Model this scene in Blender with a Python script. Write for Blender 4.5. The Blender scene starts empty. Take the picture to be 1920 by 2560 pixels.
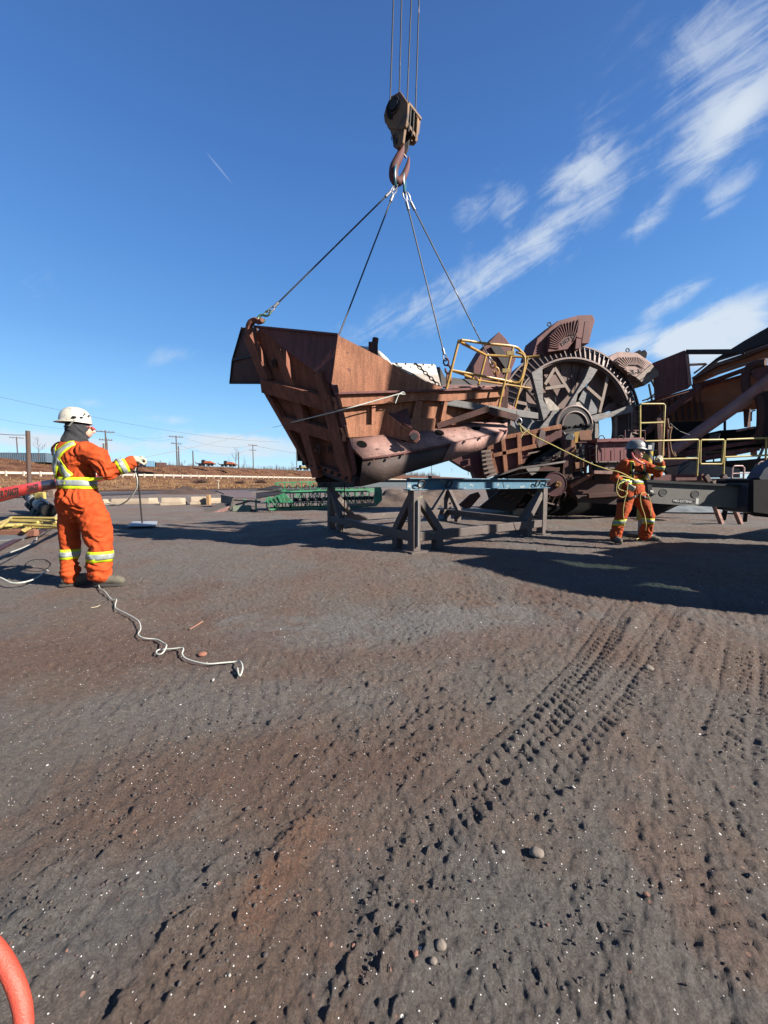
import bpy, bmesh, math, random
import numpy as np
from mathutils import Vector, Matrix, noise
from mathutils.bvhtree import BVHTree
random.seed(7)
scene = bpy.context.scene
COL = scene.collection
R = math.radians

def srgb(r, g, b):
    f = lambda c: ((c/255+.055)/1.055)**2.4 if c > 10 else c/255/12.92
    return (f(r), f(g), f(b), 1)
EXPO = 1.75
ALB = 0.50      # base colours below are scaled together to suit the exposure
# ------------------------------------------------------------------ camera
CAMH = 1.10
PITCH = math.atan(75.0/961.0)
cam_d = bpy.data.cameras.new('camera')
cam_d.sensor_fit = 'VERTICAL'; cam_d.sensor_height = 24.0
cam_d.lens = 24.0*961.0/2560.0
cam_d.clip_start = 0.02; cam_d.clip_end = 6000
cam = bpy.data.objects.new('camera', cam_d); COL.objects.link(cam)
cam.location = (0, 0, CAMH)
cam.rotation_euler = (math.pi/2 - PITCH, 0, 0)
scene.camera = cam

# ------------------------------------------------------------------ sun and sky
SUN_AZ = Vector((0.93, -0.366))          # ground direction towards the sun
SUN_EL = R(31)
sdir = Vector((SUN_AZ.x*math.cos(SUN_EL), SUN_AZ.y*math.cos(SUN_EL), math.sin(SUN_EL))).normalized()
sl = bpy.data.lights.new('sun', 'SUN'); sl.energy = 5.0; sl.angle = R(0.5); sl.color = (1.0, 0.93, 0.83)
so = bpy.data.objects.new('sun', sl); COL.objects.link(so)
so.rotation_euler = sdir.to_track_quat('Z', 'Y').to_euler()
scene.view_settings.view_transform = 'Standard'
scene.view_settings.look = 'None'
scene.view_settings.exposure = EXPO
scene.view_settings.gamma = 1.0

def pdir(px, py):
    """viewing direction of a photo pixel, scaled so that its y is 1"""
    u = (px-960)/961.0; v = (1280-py)/961.0
    y = math.cos(PITCH)+v*math.sin(PITCH); z = -math.sin(PITCH)+v*math.cos(PITCH)
    return Vector((u/y, 1.0, z/y))
def P(px, py, d):
    return Vector((0, 0, CAMH)) + pdir(px, py)*d
def G(px, py, z=0.0):
    r = pdir(px, py); t = (z-CAMH)/r.z
    return Vector((0, 0, CAMH)) + r*t

world = bpy.data.worlds.new('World'); scene.world = world; world.use_nodes = True
def build_world():
    nt = world.node_tree; nt.nodes.clear(); N = nt.nodes.new; L = nt.links.new
    out = N('ShaderNodeOutputWorld'); bg = N('ShaderNodeBackground')
    sky = N('ShaderNodeTexSky'); sky.sky_type = 'NISHITA'; sky.sun_disc = False
    sky.sun_elevation = SUN_EL
    sky.sun_rotation = math.atan2(SUN_AZ.x, SUN_AZ.y)
    sky.altitude = 400; sky.air_density = 1.0; sky.dust_density = 0.25; sky.ozone_density = 2.2
    bg.inputs['Strength'].default_value = 0.1
    geo = N('ShaderNodeTexCoord')
    D = geo.outputs['Generated']
    def math_(op, a, b=None, clamp=False):
        n = N('ShaderNodeMath'); n.operation = op; n.use_clamp = clamp
        for i, x in enumerate((a, b)):
            if x is None: continue
            if isinstance(x, (int, float)): n.inputs[i].default_value = x
            else: L(x, n.inputs[i])
        return n.outputs[0]
    def dot(v):
        n = N('ShaderNodeVectorMath'); n.operation = 'DOT_PRODUCT'; L(D, n.inputs[0]); n.inputs[1].default_value = v
        return n.outputs['Value']
    # cloud banks: pixel centre, half length, half width (pixels), tilt of the streak, amount
    banks = [(1850, 120, 230, 130, 58, .85), (1760, 370, 150, 55, 48, .65), (1810, 485, 95, 40, 35, .85),
             (1460, 420, 105, 45, 12, .72), (1180, 530, 110, 45, 45, .62), (1275, 515, 50, 40, 50, .75),
             (1615, 560, 75, 32, 25, .85), (1350, 180, 130, 30, 62, .35), (1320, 300, 60, 20, 30, .35),
             (1800, 835, 150, 75, 20, 1.7), (1680, 755, 110, 26, 27, 1.1), (1590, 870, 120, 40, 0, 1.2),
             (1330, 640, 520, 80, 22, .42), (1050, 760, 360, 60, 18, .42), (1500, 330, 260, 80, 35, .2), (1880, 300, 200, 50, 50, .45), (1150, 690, 300, 45, 20, .3), (1420, 560, 260, 40, 24, .28), (60, 700, 60, 90, 70, .3), (390, 890, 140, 26, 18, .42), 
             (420, 1048, 60, 12, 3, .8), (240, 1010, 75, 12, 0, .75), (480, 1095, 150, 22, 3, .9),
             (90, 1100, 190, 26, 0, 1.2), (660, 1115, 150, 24, 0, 1.2), (400, 1125, 300, 16, 0, .9), (60, 1040, 60, 10, 0, .6), (300, 1052, 50, 9, 0, .6), (1130, 1160, 200, 30, 0, .7),
             (390, 900, 120, 22, 20, .15), (1560, 240, 320, 110, 40, .22)]
    total = None; contrail = None
    for (cx, cy, a, b, tilt, amt) in banks+[(549, 421, 36, 2.0, -38, .9)]:
        c = pdir(cx, cy).normalized()
        s = math.cos(R(tilt)); t = math.sin(R(tilt))
        e1 = (pdir(cx+40*s, cy-40*t).normalized()-c); k1 = e1.length/40; e1.normalize()
        e2 = (pdir(cx+40*t, cy+40*s).normalized()-c); k2 = e2.length/40; e2.normalize()
        da = math_('SUBTRACT', dot(e1), c.dot(e1)); db = math_('SUBTRACT', dot(e2), c.dot(e2))
        da = math_('MULTIPLY', da, 1/(k1*a)); db = math_('MULTIPLY', db, 1/(k2*b))
        q = math_('ADD', math_('MULTIPLY', da, da), math_('MULTIPLY', db, db))
        m = math_('SUBTRACT', 1.0, math_('MULTIPLY', q, .5), True)
        front = math_('GREATER_THAN', dot(c), 0.0)
        m = math_('MULTIPLY', math_('MULTIPLY', m, amt), front)
        if b < 3: contrail = math_('MULTIPLY', m, .24); continue
        total = m if total is None else math_('ADD', total, m)
    # streaky noise, stretched along the general direction of the cirrus
    c0 = pdir(1500, 400).normalized()
    e1 = (pdir(1540, 372).normalized()-pdir(1500, 400).normalized()).normalized()
    e3 = c0; e2 = e3.cross(e1).normalized()
    comb = N('ShaderNodeCombineXYZ')
    L(math_('MULTIPLY', dot(e1), 3.6), comb.inputs[0]); L(math_('MULTIPLY', dot(e2), 17.0), comb.inputs[1]); L(math_('MULTIPLY', dot(e3), 5.0), comb.inputs[2])
    nz = N('ShaderNodeTexNoise'); nz.inputs['Scale'].default_value = 1.6; nz.inputs['Detail'].default_value = 12; nz.inputs['Roughness'].default_value = .66
    nz.inputs['Distortion'].default_value = .9
    L(comb.outputs[0], nz.inputs['Vector'])
    nz2 = N('ShaderNodeTexNoise'); nz2.inputs['Scale'].default_value = 13; nz2.inputs['Detail'].default_value = 10; nz2.inputs['Roughness'].default_value = .64; nz2.inputs['Distortion'].default_value = .4
    L(D, nz2.inputs['Vector'])
    n1 = math_('ADD', math_('MULTIPLY', nz.outputs[0], .55), math_('MULTIPLY', nz2.outputs[0], .45))
    thr = math_('SUBTRACT', .57, math_('MULTIPLY', total, .24))
    dens = math_('MULTIPLY', math_('SUBTRACT', n1, thr), 3.6, True)
    sm = N('ShaderNodeMapRange'); sm.interpolation_type = 'SMOOTHSTEP'; L(dens, sm.inputs[0])
    dens = math_('MULTIPLY', sm.outputs[0], math_('MINIMUM', math_('ADD', math_('MULTIPLY', total, .62), .02), .88))
    dens = math_('ADD', dens, contrail, True)
    # sky colour a little deeper, as the photograph shows it
    sep = N('ShaderNodeSeparateXYZ'); L(D, sep.inputs[0])
    rp = N('ShaderNodeValToRGB'); cr = rp.color_ramp
    K = 1/(.1*2**EXPO)/10
    stops = [(0.0, (176, 220, 246)), (.055, (160, 212, 246)), (.11, (142, 200, 243)), (.20, (118, 183, 238)), (.30, (93, 158, 226)), (.45, (76, 137, 211)), (.60, (63, 117, 192)), (.76, (53, 98, 166)), (1.0, (34, 66, 120))]
    while len(cr.elements) < len(stops): cr.elements.new(.5)
    for e, (p_, c_) in zip(cr.elements, stops):
        e.position = p_; l_ = srgb(*c_); e.color = (l_[0], l_[1], l_[2], 1)
    L(sep.outputs[2], rp.inputs[0])
    scl = N('ShaderNodeVectorMath'); scl.operation = 'SCALE'; L(rp.outputs[0], scl.inputs[0]); scl.inputs['Scale'].default_value = K*10
    hs = N('ShaderNodeMixRGB'); hs.inputs[0].default_value = .88; L(sky.outputs[0], hs.inputs[1]); L(scl.outputs[0], hs.inputs[2])
    mix = N('ShaderNodeMixRGB'); L(dens, mix.inputs[0]); L(hs.outputs[0], mix.inputs[1]); mix.inputs[2].default_value = (.74*K*10, .82*K*10, .90*K*10, 1)
    L(mix.outputs[0], bg.inputs['Color']); L(bg.outputs[0], out.inputs['Surface'])
build_world()

# ------------------------------------------------------------------ materials
MATS = {}
def mat(name, c1, c2=None, rough=.7, metal=0.0, scale=6.0, detail=6, bump=0.0, bscale=40.0, spots=None, spot_scale=30, spot_amt=.5, coord='Object', stretch=None, spec=.5, lo=.35, hi=.65, fine=None, streak=0):
    if name in MATS: return MATS[name]
    m = bpy.data.materials.new(name); m.use_nodes = True; nt = m.node_tree; N = nt.nodes.new; L = nt.links.new
    b = nt.nodes['Principled BSDF']; b.inputs['Roughness'].default_value = rough; b.inputs['Metallic'].default_value = metal
    b.inputs['Specular IOR Level'].default_value = spec
    if c2 is None: c2 = tuple(x*.72 for x in c1[:3])
    c1 = tuple(x*ALB for x in c1[:3])+(1,); c2 = tuple(x*ALB for x in c2[:3])+(1,)
    if spots: spots = tuple(x*ALB for x in spots[:3])
    tc = N('ShaderNodeTexCoord'); vec = tc.outputs[coord]
    if stretch:
        mp = N('ShaderNodeMapping'); L(vec, mp.inputs[0]); mp.inputs['Scale'].default_value = stretch; vec = mp.outputs[0]
    n = N('ShaderNodeTexNoise'); n.inputs['Scale'].default_value = scale; n.inputs['Detail'].default_value = detail; n.inputs['Roughness'].default_value = .6
    L(vec, n.inputs['Vector'])
    mr = N('ShaderNodeMapRange'); mr.inputs[1].default_value = lo; mr.inputs[2].default_value = hi; L(n.outputs[0], mr.inputs[0])
    mx = N('ShaderNodeMixRGB'); L(mr.outputs[0], mx.inputs[0]); mx.inputs[1].default_value = c1; mx.inputs[2].default_value = c2
    col = mx.outputs[0]
    if spots:
        n2 = N('ShaderNodeTexNoise'); n2.inputs['Scale'].default_value = spot_scale; n2.inputs['Detail'].default_value = 4; L(vec, n2.inputs['Vector'])
        m2 = N('ShaderNodeMapRange'); m2.inputs[1].default_value = 1-spot_amt; m2.inputs[2].default_value = 1-spot_amt+.08; L(n2.outputs[0], m2.inputs[0])
        x2 = N('ShaderNodeMixRGB'); L(m2.outputs[0], x2.inputs[0]); L(col, x2.inputs[1]); x2.inputs[2].default_value = tuple(spots[:3])+(1,); col = x2.outputs[0]
    if streak:
        mp2 = N('ShaderNodeMapping'); L(tc.outputs[coord], mp2.inputs[0]); mp2.inputs['Scale'].default_value = (13, 13, .9)
        n5 = N('ShaderNodeTexNoise'); n5.inputs['Scale'].default_value = 1.0; n5.inputs['Detail'].default_value = 5; n5.inputs['Roughness'].default_value = .65; L(mp2.outputs[0], n5.inputs['Vector'])
        m5 = N('ShaderNodeMapRange'); m5.inputs[1].default_value = .35; m5.inputs[2].default_value = .7; m5.inputs[3].default_value = 1+streak*.5; m5.inputs[4].default_value = 1-streak; L(n5.outputs[0], m5.inputs[0])
        x5 = N('ShaderNodeVectorMath'); x5.operation = 'SCALE'; L(col, x5.inputs[0]); L(m5.outputs[0], x5.inputs['Scale']); col = x5.outputs[0]
    if fine:
        n4 = N('ShaderNodeTexNoise'); n4.inputs['Scale'].default_value = fine[0]; n4.inputs['Detail'].default_value = 3; L(vec, n4.inputs['Vector'])
        m4 = N('ShaderNodeMapRange'); m4.inputs[1].default_value = .3; m4.inputs[2].default_value = .7; m4.inputs[3].default_value = 1-fine[1]; m4.inputs[4].default_value = 1+fine[1]; L(n4.outputs[0], m4.inputs[0])
        x4 = N('ShaderNodeVectorMath'); x4.operation = 'SCALE'; L(col, x4.inputs[0]); L(m4.outputs[0], x4.inputs['Scale']); col = x4.outputs[0]
    L(col, b.inputs['Base Color'])
    if bump:
        n3 = N('ShaderNodeTexNoise'); n3.inputs['Scale'].default_value = bscale; n3.inputs['Detail'].default_value = 6; L(vec, n3.inputs['Vector'])
        bp = N('ShaderNodeBump'); bp.inputs['Strength'].default_value = min(1, bump); bp.inputs['Distance'].default_value = .02; L(n3.outputs[0], bp.inputs['Height']); L(bp.outputs[0], b.inputs['Normal'])
    MATS[name] = m
    return m
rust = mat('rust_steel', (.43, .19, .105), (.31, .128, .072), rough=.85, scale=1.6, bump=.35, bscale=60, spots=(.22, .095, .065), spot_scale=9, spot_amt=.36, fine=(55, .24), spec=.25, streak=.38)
rust_e = mat('shade_darkened_rust', (.27, .10, .06), (.20, .075, .048), rough=.85, scale=1.8, bump=.35, bscale=60, spots=(.16, .07, .05), spot_scale=9, spot_amt=.36, fine=(55, .2), spec=.25, streak=.38)  # rust tone darkened to deepen the shade on the end face and ribs
rust_m = mat('maroon_primer_steel', (.19, .068, .062), (.14, .052, .048), rough=.75, scale=3, bump=.2, bscale=50, spots=(.16, .07, .04), spot_scale=7, spot_amt=.38, fine=(30, .15), spec=.3, streak=.3)
rust_p = mat('pinkish_primer_steel', (.44, .25, .205), (.33, .18, .15), rough=.7, scale=4, bump=.2, spots=(.12, .05, .04), spot_scale=11, spot_amt=.38, fine=(40, .12), spec=.3, streak=.3)
rust_d = mat('dark_rust_steel', (.13, .06, .048), (.075, .04, .034), rough=.85, scale=3, bump=.3, spots=(.12, .05, .03), spot_scale=12, spot_amt=.38, fine=(30, .2), spec=.25)
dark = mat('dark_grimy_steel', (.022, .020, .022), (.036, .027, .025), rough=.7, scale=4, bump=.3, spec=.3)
black = mat('black_rubber_and_shade', (.014, .014, .016), (.022, .02, .02), spec=.15, rough=.85, scale=5, bump=.2)  # rubber, and also plates and a loop blackened to stand for shade
rubber_skirt = mat('worn_rubber_skirt', (.060, .042, .040), (.10, .065, .055), rough=.75, scale=2.5, bump=.25, bscale=25, spec=.3)
wornsteel = mat('worn_plate_steel', (.27, .25, .24), (.14, .12, .115), rough=.75, metal=.0, scale=5, bump=.25, bscale=35, stretch=(1, 1, 4))
rimsteel = mat('rim_steel', (.19, .12, .105), (.13, .085, .078), rough=.6, metal=.2, scale=5, bump=.2)
bucketsteel = mat('bucket_steel', (.40, .25, .21), (.27, .155, .13), rough=.7, metal=.1, scale=3, bump=.25, spots=(.25, .16, .14), spot_scale=9, spot_amt=.42, streak=.35)
tan = mat('tan_bare_steel', (.27, .19, .145), (.20, .135, .10), rough=.7, scale=5, bump=.2)
orange_steel = mat('orange_rust_steel', (.32, .12, .035), (.17, .06, .03), rough=.75, scale=3, bump=.2)
yellow = mat('yellow_rail_paint', (.55, .30, .025), (.42, .22, .02), rough=.45, scale=9, spots=(.16, .07, .03), spot_scale=14, spot_amt=.37)
paleyellow = mat('faded_yellow_paint', (.62, .48, .13), (.5, .36, .09), rough=.6, scale=7, spots=(.2, .12, .05), spot_scale=14, spot_amt=.36)
liner = mat('white_wear_liner', (.62, .58, .50), (.52, .47, .40), rough=.7, scale=7, bump=.3, spots=(.28, .22, .17), spot_scale=20, spot_amt=.36)
blockpaint = mat('grimy_ochre_paint', (.25, .13, .045), (.12, .06, .03), rough=.75, scale=5, bump=.3, spots=(.05, .035, .03), spot_scale=6, spot_amt=.42)
hookred = mat('red_hook_paint', (.14, .022, .022), (.07, .025, .025), rough=.8, scale=7)
tealpaint = mat('teal_link_paint', (.03, .21, .27), (.02, .12, .17), rough=.35, scale=20)
greenpaint = mat('green_shackle_paint', (.035, .14, .075), (.05, .09, .05), rough=.35, metal=.2, scale=60, spots=(.25, .22, .16), spot_scale=60, spot_amt=.42)
steel = mat('bright_steel', (.40, .40, .41), (.22, .22, .24), rough=.5, metal=.6, scale=30)
wirerope = mat('wire_rope_steel', (.022, .022, .025), (.05, .05, .055), rough=.5, metal=.4, scale=4, spots=(.3, .3, .32), spot_scale=3, spot_amt=.36)
gripgreen = mat('green_conveyor_paint', (.08, .36, .17), (.05, .25, .12), rough=.5, scale=4, spots=(.12, .13, .09), spot_scale=7, spot_amt=.42)
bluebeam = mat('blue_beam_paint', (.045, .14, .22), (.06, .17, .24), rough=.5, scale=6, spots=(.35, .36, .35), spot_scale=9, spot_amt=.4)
standsteel = mat('mill_scale_steel', (.12, .088, .075), (.085, .062, .055), rough=.7, scale=5, bump=.2, bscale=60, spots=(.2, .17, .10), spot_scale=6, spot_amt=.37, fine=(30, .15))
concrete = mat('pale_concrete', (.46, .37, .27), (.36, .28, .20), rough=.9, scale=3, bump=.3)
hivis = mat('orange_coverall_cloth', (.62, .088, .016), (.52, .070, .014), rough=.85, scale=8, bump=.25, bscale=30, spots=(.40, .055, .012), spot_scale=18, spot_amt=.36, spec=.2)
lime = mat('lime_reflective_trim', (.72, .85, .02), (.60, .72, .02), rough=.6, scale=30, spec=.3)
silver = mat('silver_reflective_tape', (.26, .29, .28), (.36, .39, .37), rough=.55, scale=12, fine=(60, .15))
glove = mat('pale_leather_glove', (.62, .56, .42), (.48, .42, .30), rough=.85, scale=30)
bootm = mat('dusty_boot_leather', (.10, .085, .06), (.17, .15, .11), rough=.85, scale=15, bump=.3)
balac = mat('charcoal_knit_cloth', (.020, .021, .025), (.034, .035, .04), rough=.95, scale=12, bump=.4, bscale=20)
skin = mat('weathered_skin', (.85, .45, .32), (.75, .38, .26), rough=.6, scale=20)
helmetw = mat('scuffed_white_helmet', (.66, .62, .52), (.56, .51, .42), rough=.45, scale=9, spots=(.36, .30, .22), spot_scale=26, spot_amt=.38)
helmetg = mat('grey_helmet_shell', (.16, .165, .165), (.24, .245, .24), rough=.4, scale=9)
ropew = mat('white_rope', (.66, .67, .60), (.5, .52, .46), rough=.9, scale=60, coord='Object')
ropey = mat('yellow_rope', (.72, .60, .20), (.6, .48, .14), rough=.9, scale=60)
redtape = mat('red_danger_tape', (.62, .05, .035), (.50, .03, .025), rough=.35, scale=4)
redtube = mat('red_coated_tube', (.70, .10, .05), (.50, .06, .035), rough=.6, bump=.2, bscale=300, spots=(.35, .1, .07), spot_scale=40, spot_amt=.34, scale=9)
stickgrey = mat('pale_grey_plate', (.42, .45, .50), (.34, .37, .42), rough=.6, scale=9)
wood = mat('weathered_pole_wood', (.13, .075, .055), (.08, .05, .04), rough=.9, scale=6, stretch=(8, 8, 1), bump=.3)
polem = mat('utility_pole_wood', (.12, .085, .07), (.08, .06, .055), rough=.9, scale=3)
craneg = mat('crane_grey_paint', (.18, .17, .15), (.14, .132, .12), rough=.5, scale=3, fine=(20, .1))
cranedark = mat('crane_dark_paint', (.020, .022, .027), (.03, .032, .036), rough=.4, scale=3)
white = mat('white_marking', (.75, .75, .72), (.6, .6, .57), rough=.6, scale=20)
blackmark = mat('black_marking', (.015, .015, .015), (.02, .02, .02), rough=.6)
redbox = mat('red_hatch_paint', (.22, .035, .038), (.17, .028, .03), rough=.6, scale=4, bump=.1)
palegrey = mat('grey_painted_steel', (.20, .195, .185), (.15, .145, .14), rough=.6, scale=3, bump=.1)

# ------------------------------------------------------------------ mesh builder
def rootloc(o):
    v = Vector((0, 0, 0))
    while o is not None:
        v += o.location; o = o.parent
    return v
class MB:
    def __init__(s): s.v = []; s.f = []; s.m = []; s.mi = 0
    def add(s, vs, fs):
        n = len(s.v); s.v += [Vector(x) for x in vs]; s.f += [tuple(i+n for i in f) for f in fs]; s.m += [s.mi]*len(fs); return s
    def box(s, c, size, rot=None, taper=1.0):
        c = Vector(c); hx, hy, hz = [x/2 for x in size]; vs = []
        for z in (-1, 1):
            t = taper if z > 0 else 1
            for (x, y) in ((-1, -1), (1, -1), (1, 1), (-1, 1)):
                v = Vector((x*hx*t, y*hy*t, z*hz)); vs.append(c+(rot @ v if rot else v))
        return s.add(vs, [(3, 2, 1, 0), (4, 5, 6, 7), (0, 1, 5, 4), (1, 2, 6, 5), (2, 3, 7, 6), (3, 0, 4, 7)])
    def bar(s, p, q, w, h, up=(0, 0, 1)):
        p = Vector(p); q = Vector(q); d = (q-p); l = d.length
        if l < 1e-6: return s
        d.normalize(); up = Vector(up); side = d.cross(up)
        if side.length < 1e-3: side = d.cross(Vector((1, 0, 0)))
        side.normalize(); u = side.cross(d).normalized()
        vs = []
        for e in (p, q):
            for (a, b) in ((-1, -1), (1, -1), (1, 1), (-1, 1)): vs.append(e+side*(a*w/2)+u*(b*h/2))
        return s.add(vs, [(0, 1, 2, 3), (7, 6, 5, 4), (0, 4, 5, 1), (1, 5, 6, 2), (2, 6, 7, 3), (3, 7, 4, 0)])
    def tube(s, pts, r, seg=8, closed=False, cap=True):
        pts = [Vector(p) for p in pts]; n = len(pts)
        rr = r if isinstance(r, (list, tuple)) else [r]*n
        rings = []; prev = None
        for i in range(n):
            if closed: t = pts[(i+1) % n]-pts[i-1]
            else: t = pts[min(i+1, n-1)]-pts[max(i-1, 0)]
            if t.length < 1e-9: t = Vector((0, 0, 1))
            t.normalize()
            if prev is None:
                a = t.orthogonal().normalized()
            else:
                a = prev - t*prev.dot(t)
                a = a.normalized() if a.length > 1e-6 else t.orthogonal().normalized()
            prev = a; b = t.cross(a)
            rings.append([pts[i]+(a*math.cos(k*2*math.pi/seg)+b*math.sin(k*2*math.pi/seg))*rr[i] for k in range(seg)])
        vs = [v for ring in rings for v in ring]; fs = []
        m = n if closed else n-1
        for i in range(m):
            j = (i+1) % n
            for k in range(seg):
                k2 = (k+1) % seg
                fs.append((i*seg+k, i*seg+k2, j*seg+k2, j*seg+k))
        if cap and not closed:
            fs.append(tuple(reversed(range(seg)))); fs.append(tuple((n-1)*seg+k for k in range(seg)))
        return s.add(vs, fs)
    def cyl(s, p, q, r, seg=20): return s.tube([p, q], r, seg)
    def ball(s, c, r, seg=10, sc=(1, 1, 1), rot=None):
        c = Vector(c); vs = []; fs = []; rings = seg//2+1
        for i in range(rings+1):
            th = math.pi*i/rings
            for k in range(seg):
                ph = 2*math.pi*k/seg
                v = Vector((math.sin(th)*math.cos(ph)*sc[0], math.sin(th)*math.sin(ph)*sc[1], math.cos(th)*sc[2]))*r
                vs.append(c+(rot @ v if rot else v))
        for i in range(rings):
            for k in range(seg):
                k2 = (k+1) % seg; fs.append((i*seg+k, (i+1)*seg+k, (i+1)*seg+k2, i*seg+k2))
        return s.add(vs, fs)
    def plate(s, pts, th, away=None):
        """solid plate from an ordered outline; its outline is the face you see, its thickness goes away from `away`"""
        pts = [Vector(p) for p in pts]; n = len(pts); nm = Vector((0, 0, 0))
        for i in range(n): nm += pts[i].cross(pts[(i+1) % n])
        nm.normalize()
        ref = Vector(away) if away is not None else Vector((0, 0, CAMH))
        c = sum(pts, Vector())/n
        if nm.dot(ref-c) < 0: nm = -nm; pts = pts[::-1]
        vs = pts+[p-nm*th for p in pts]
        from mathutils.geometry import tessellate_polygon
        tris = tessellate_polygon([pts])
        fs = []
        for t in tris:
            a, b, c2 = t
            tn = (pts[b]-pts[a]).cross(pts[c2]-pts[a])
            if tn.dot(nm) < 0: t = (a, c2, b)
            fs.append(tuple(t)); fs.append((t[0]+n, t[2]+n, t[1]+n))
        for i in range(n):
            j = (i+1) % n; fs.append((i, i+n, j+n, j))
        return s.add(vs, fs)
    def ribbon(s, pts, ups, w, th=.001):
        """a flat strip through pts; ups give its width direction"""
        n = len(pts); vs = []
        for p, u in zip(pts, ups):
            p = Vector(p); u = Vector(u).normalized()
            vs += [p-u*w/2, p+u*w/2]
        fs = [(2*i, 2*i+1, 2*i+3, 2*i+2) for i in range(n-1)]
        return s.add(vs, fs)
    def build(s, name, m, parent=None, bevel=0.0, smooth=35, local=False, origin=None, solid=0):
        me = bpy.data.meshes.new(name)
        off = Vector((0, 0, 0))
        loc = Vector((0, 0, 0))
        if parent is not None and not local: off = rootloc(parent)
        elif parent is None:
            if origin is not None: loc = Vector(origin)
            else:
                xs = [v.x for v in s.v]; ys = [v.y for v in s.v]; zs = [v.z for v in s.v]
                loc = Vector(((min(xs)+max(xs))/2, (min(ys)+max(ys))/2, min(zs)))
            off = loc
        me.from_pydata([tuple(v-off) for v in s.v], [], s.f); me.update()
        ml = m if isinstance(m, (list, tuple)) else [m]
        for x in ml: me.materials.append(x)
        if len(ml) > 1: me.polygons.foreach_set('material_index', s.m)
        if smooth:
            me.polygons.foreach_set('use_smooth', [True]*len(me.polygons))
            me.set_sharp_from_angle(angle=R(smooth))
        o = bpy.data.objects.new(name, me); COL.objects.link(o)
        if parent is not None: o.parent = parent
        else: o.location = loc
        if solid:
            md = o.modifiers.new('solid', 'SOLIDIFY'); md.thickness = solid; md.offset = 0
        if bevel:
            md = o.modifiers.new('bevel', 'BEVEL'); md.width = bevel; md.segments = 2; md.limit_method = 'ANGLE'; md.angle_limit = R(40)
        return o
def tag(o, label=None, cat=None, group=None, kind=None):
    if label: o['label'] = label
    if cat: o['category'] = cat
    if group: o['group'] = group
    if kind: o['kind'] = kind
    return o
def thing(name, loc, label, cat, group=None, rz=0.0):
    o = bpy.data.objects.new(name, None); COL.objects.link(o); o.location = loc; o.rotation_euler.z = rz
    o.empty_display_size = .2
    return tag(o, label, cat, group)
def spline(pts, n=8, closed=False):
    pts = [Vector(p) for p in pts]; out = []; m = len(pts)
    rng = range(m if closed else m-1)
    for i in rng:
        p0 = pts[i-1] if (closed or i > 0) else pts[0]; p1 = pts[i]; p2 = pts[(i+1) % m]
        p3 = pts[(i+2) % m] if (closed or i+2 < m) else pts[-1]
        for k in range(n):
            t = k/n
            out.append(.5*((2*p1)+(p2-p0)*t+(2*p0-5*p1+4*p2-p3)*t*t+(3*p1-p0-3*p2+p3)*t**3))
    if not closed: out.append(pts[-1])
    return out
def text_mesh(body, name, size, m, parent, center, xdir, ydir, extrude=.001, bold=True):
    """flat lettering as a real mesh, laid at `center` with its baseline along xdir"""
    cu = bpy.data.curves.new(name, 'FONT'); cu.body = body; cu.size = size; cu.extrude = extrude; cu.align_x = 'CENTER'; cu.align_y = 'CENTER'
    if bold: cu.offset = size*.02
    tmp = bpy.data.objects.new('tmp', cu); COL.objects.link(tmp)
    dg = bpy.context.evaluated_depsgraph_get(); me = bpy.data.meshes.new_from_object(tmp.evaluated_get(dg))
    bpy.data.objects.remove(tmp)
    x = Vector(xdir).normalized(); y = Vector(ydir); y = (y-x*y.dot(x)).normalized(); z = x.cross(y)
    c = Vector(center)-(rootloc(parent) if parent else Vector())
    me.transform(Matrix(((x.x, y.x, z.x, c.x), (x.y, y.y, z.y, c.y), (x.z, y.z, z.z, c.z), (0, 0, 0, 1))))
    me.materials.clear(); me.materials.append(m)
    o = bpy.data.objects.new(name, me); COL.objects.link(o); o.parent = parent
    return o
# ------------------------------------------------------------------ ground
def vnoise(x, y, seed=0):
    xi = np.floor(x).astype(np.int64); yi = np.floor(y).astype(np.int64); fx = x-xi; fy = y-yi
    def h(a, b):
        n = (a*374761393+b*668265263+seed*974634777) & 0xffffffff
        n = ((n ^ (n >> 13))*1274126177) & 0xffffffff
        n = (n ^ (n >> 16)) & 0xffff
        return n/65535.0
    u = fx*fx*(3-2*fx); v = fy*fy*(3-2*fy)
    return (h(xi, yi)*(1-u)+h(xi+1, yi)*u)*(1-v)+(h(xi, yi+1)*(1-u)+h(xi+1, yi+1)*u)*v
def fbm(x, y, oct=4, seed=0):
    s = 0; a = .5
    for i in range(oct):
        s = s+a*(vnoise(x, y, seed+i)-.5); x = x*2.03+7.1; y = y*2.03+3.7; a *= .5
    return s
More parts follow.
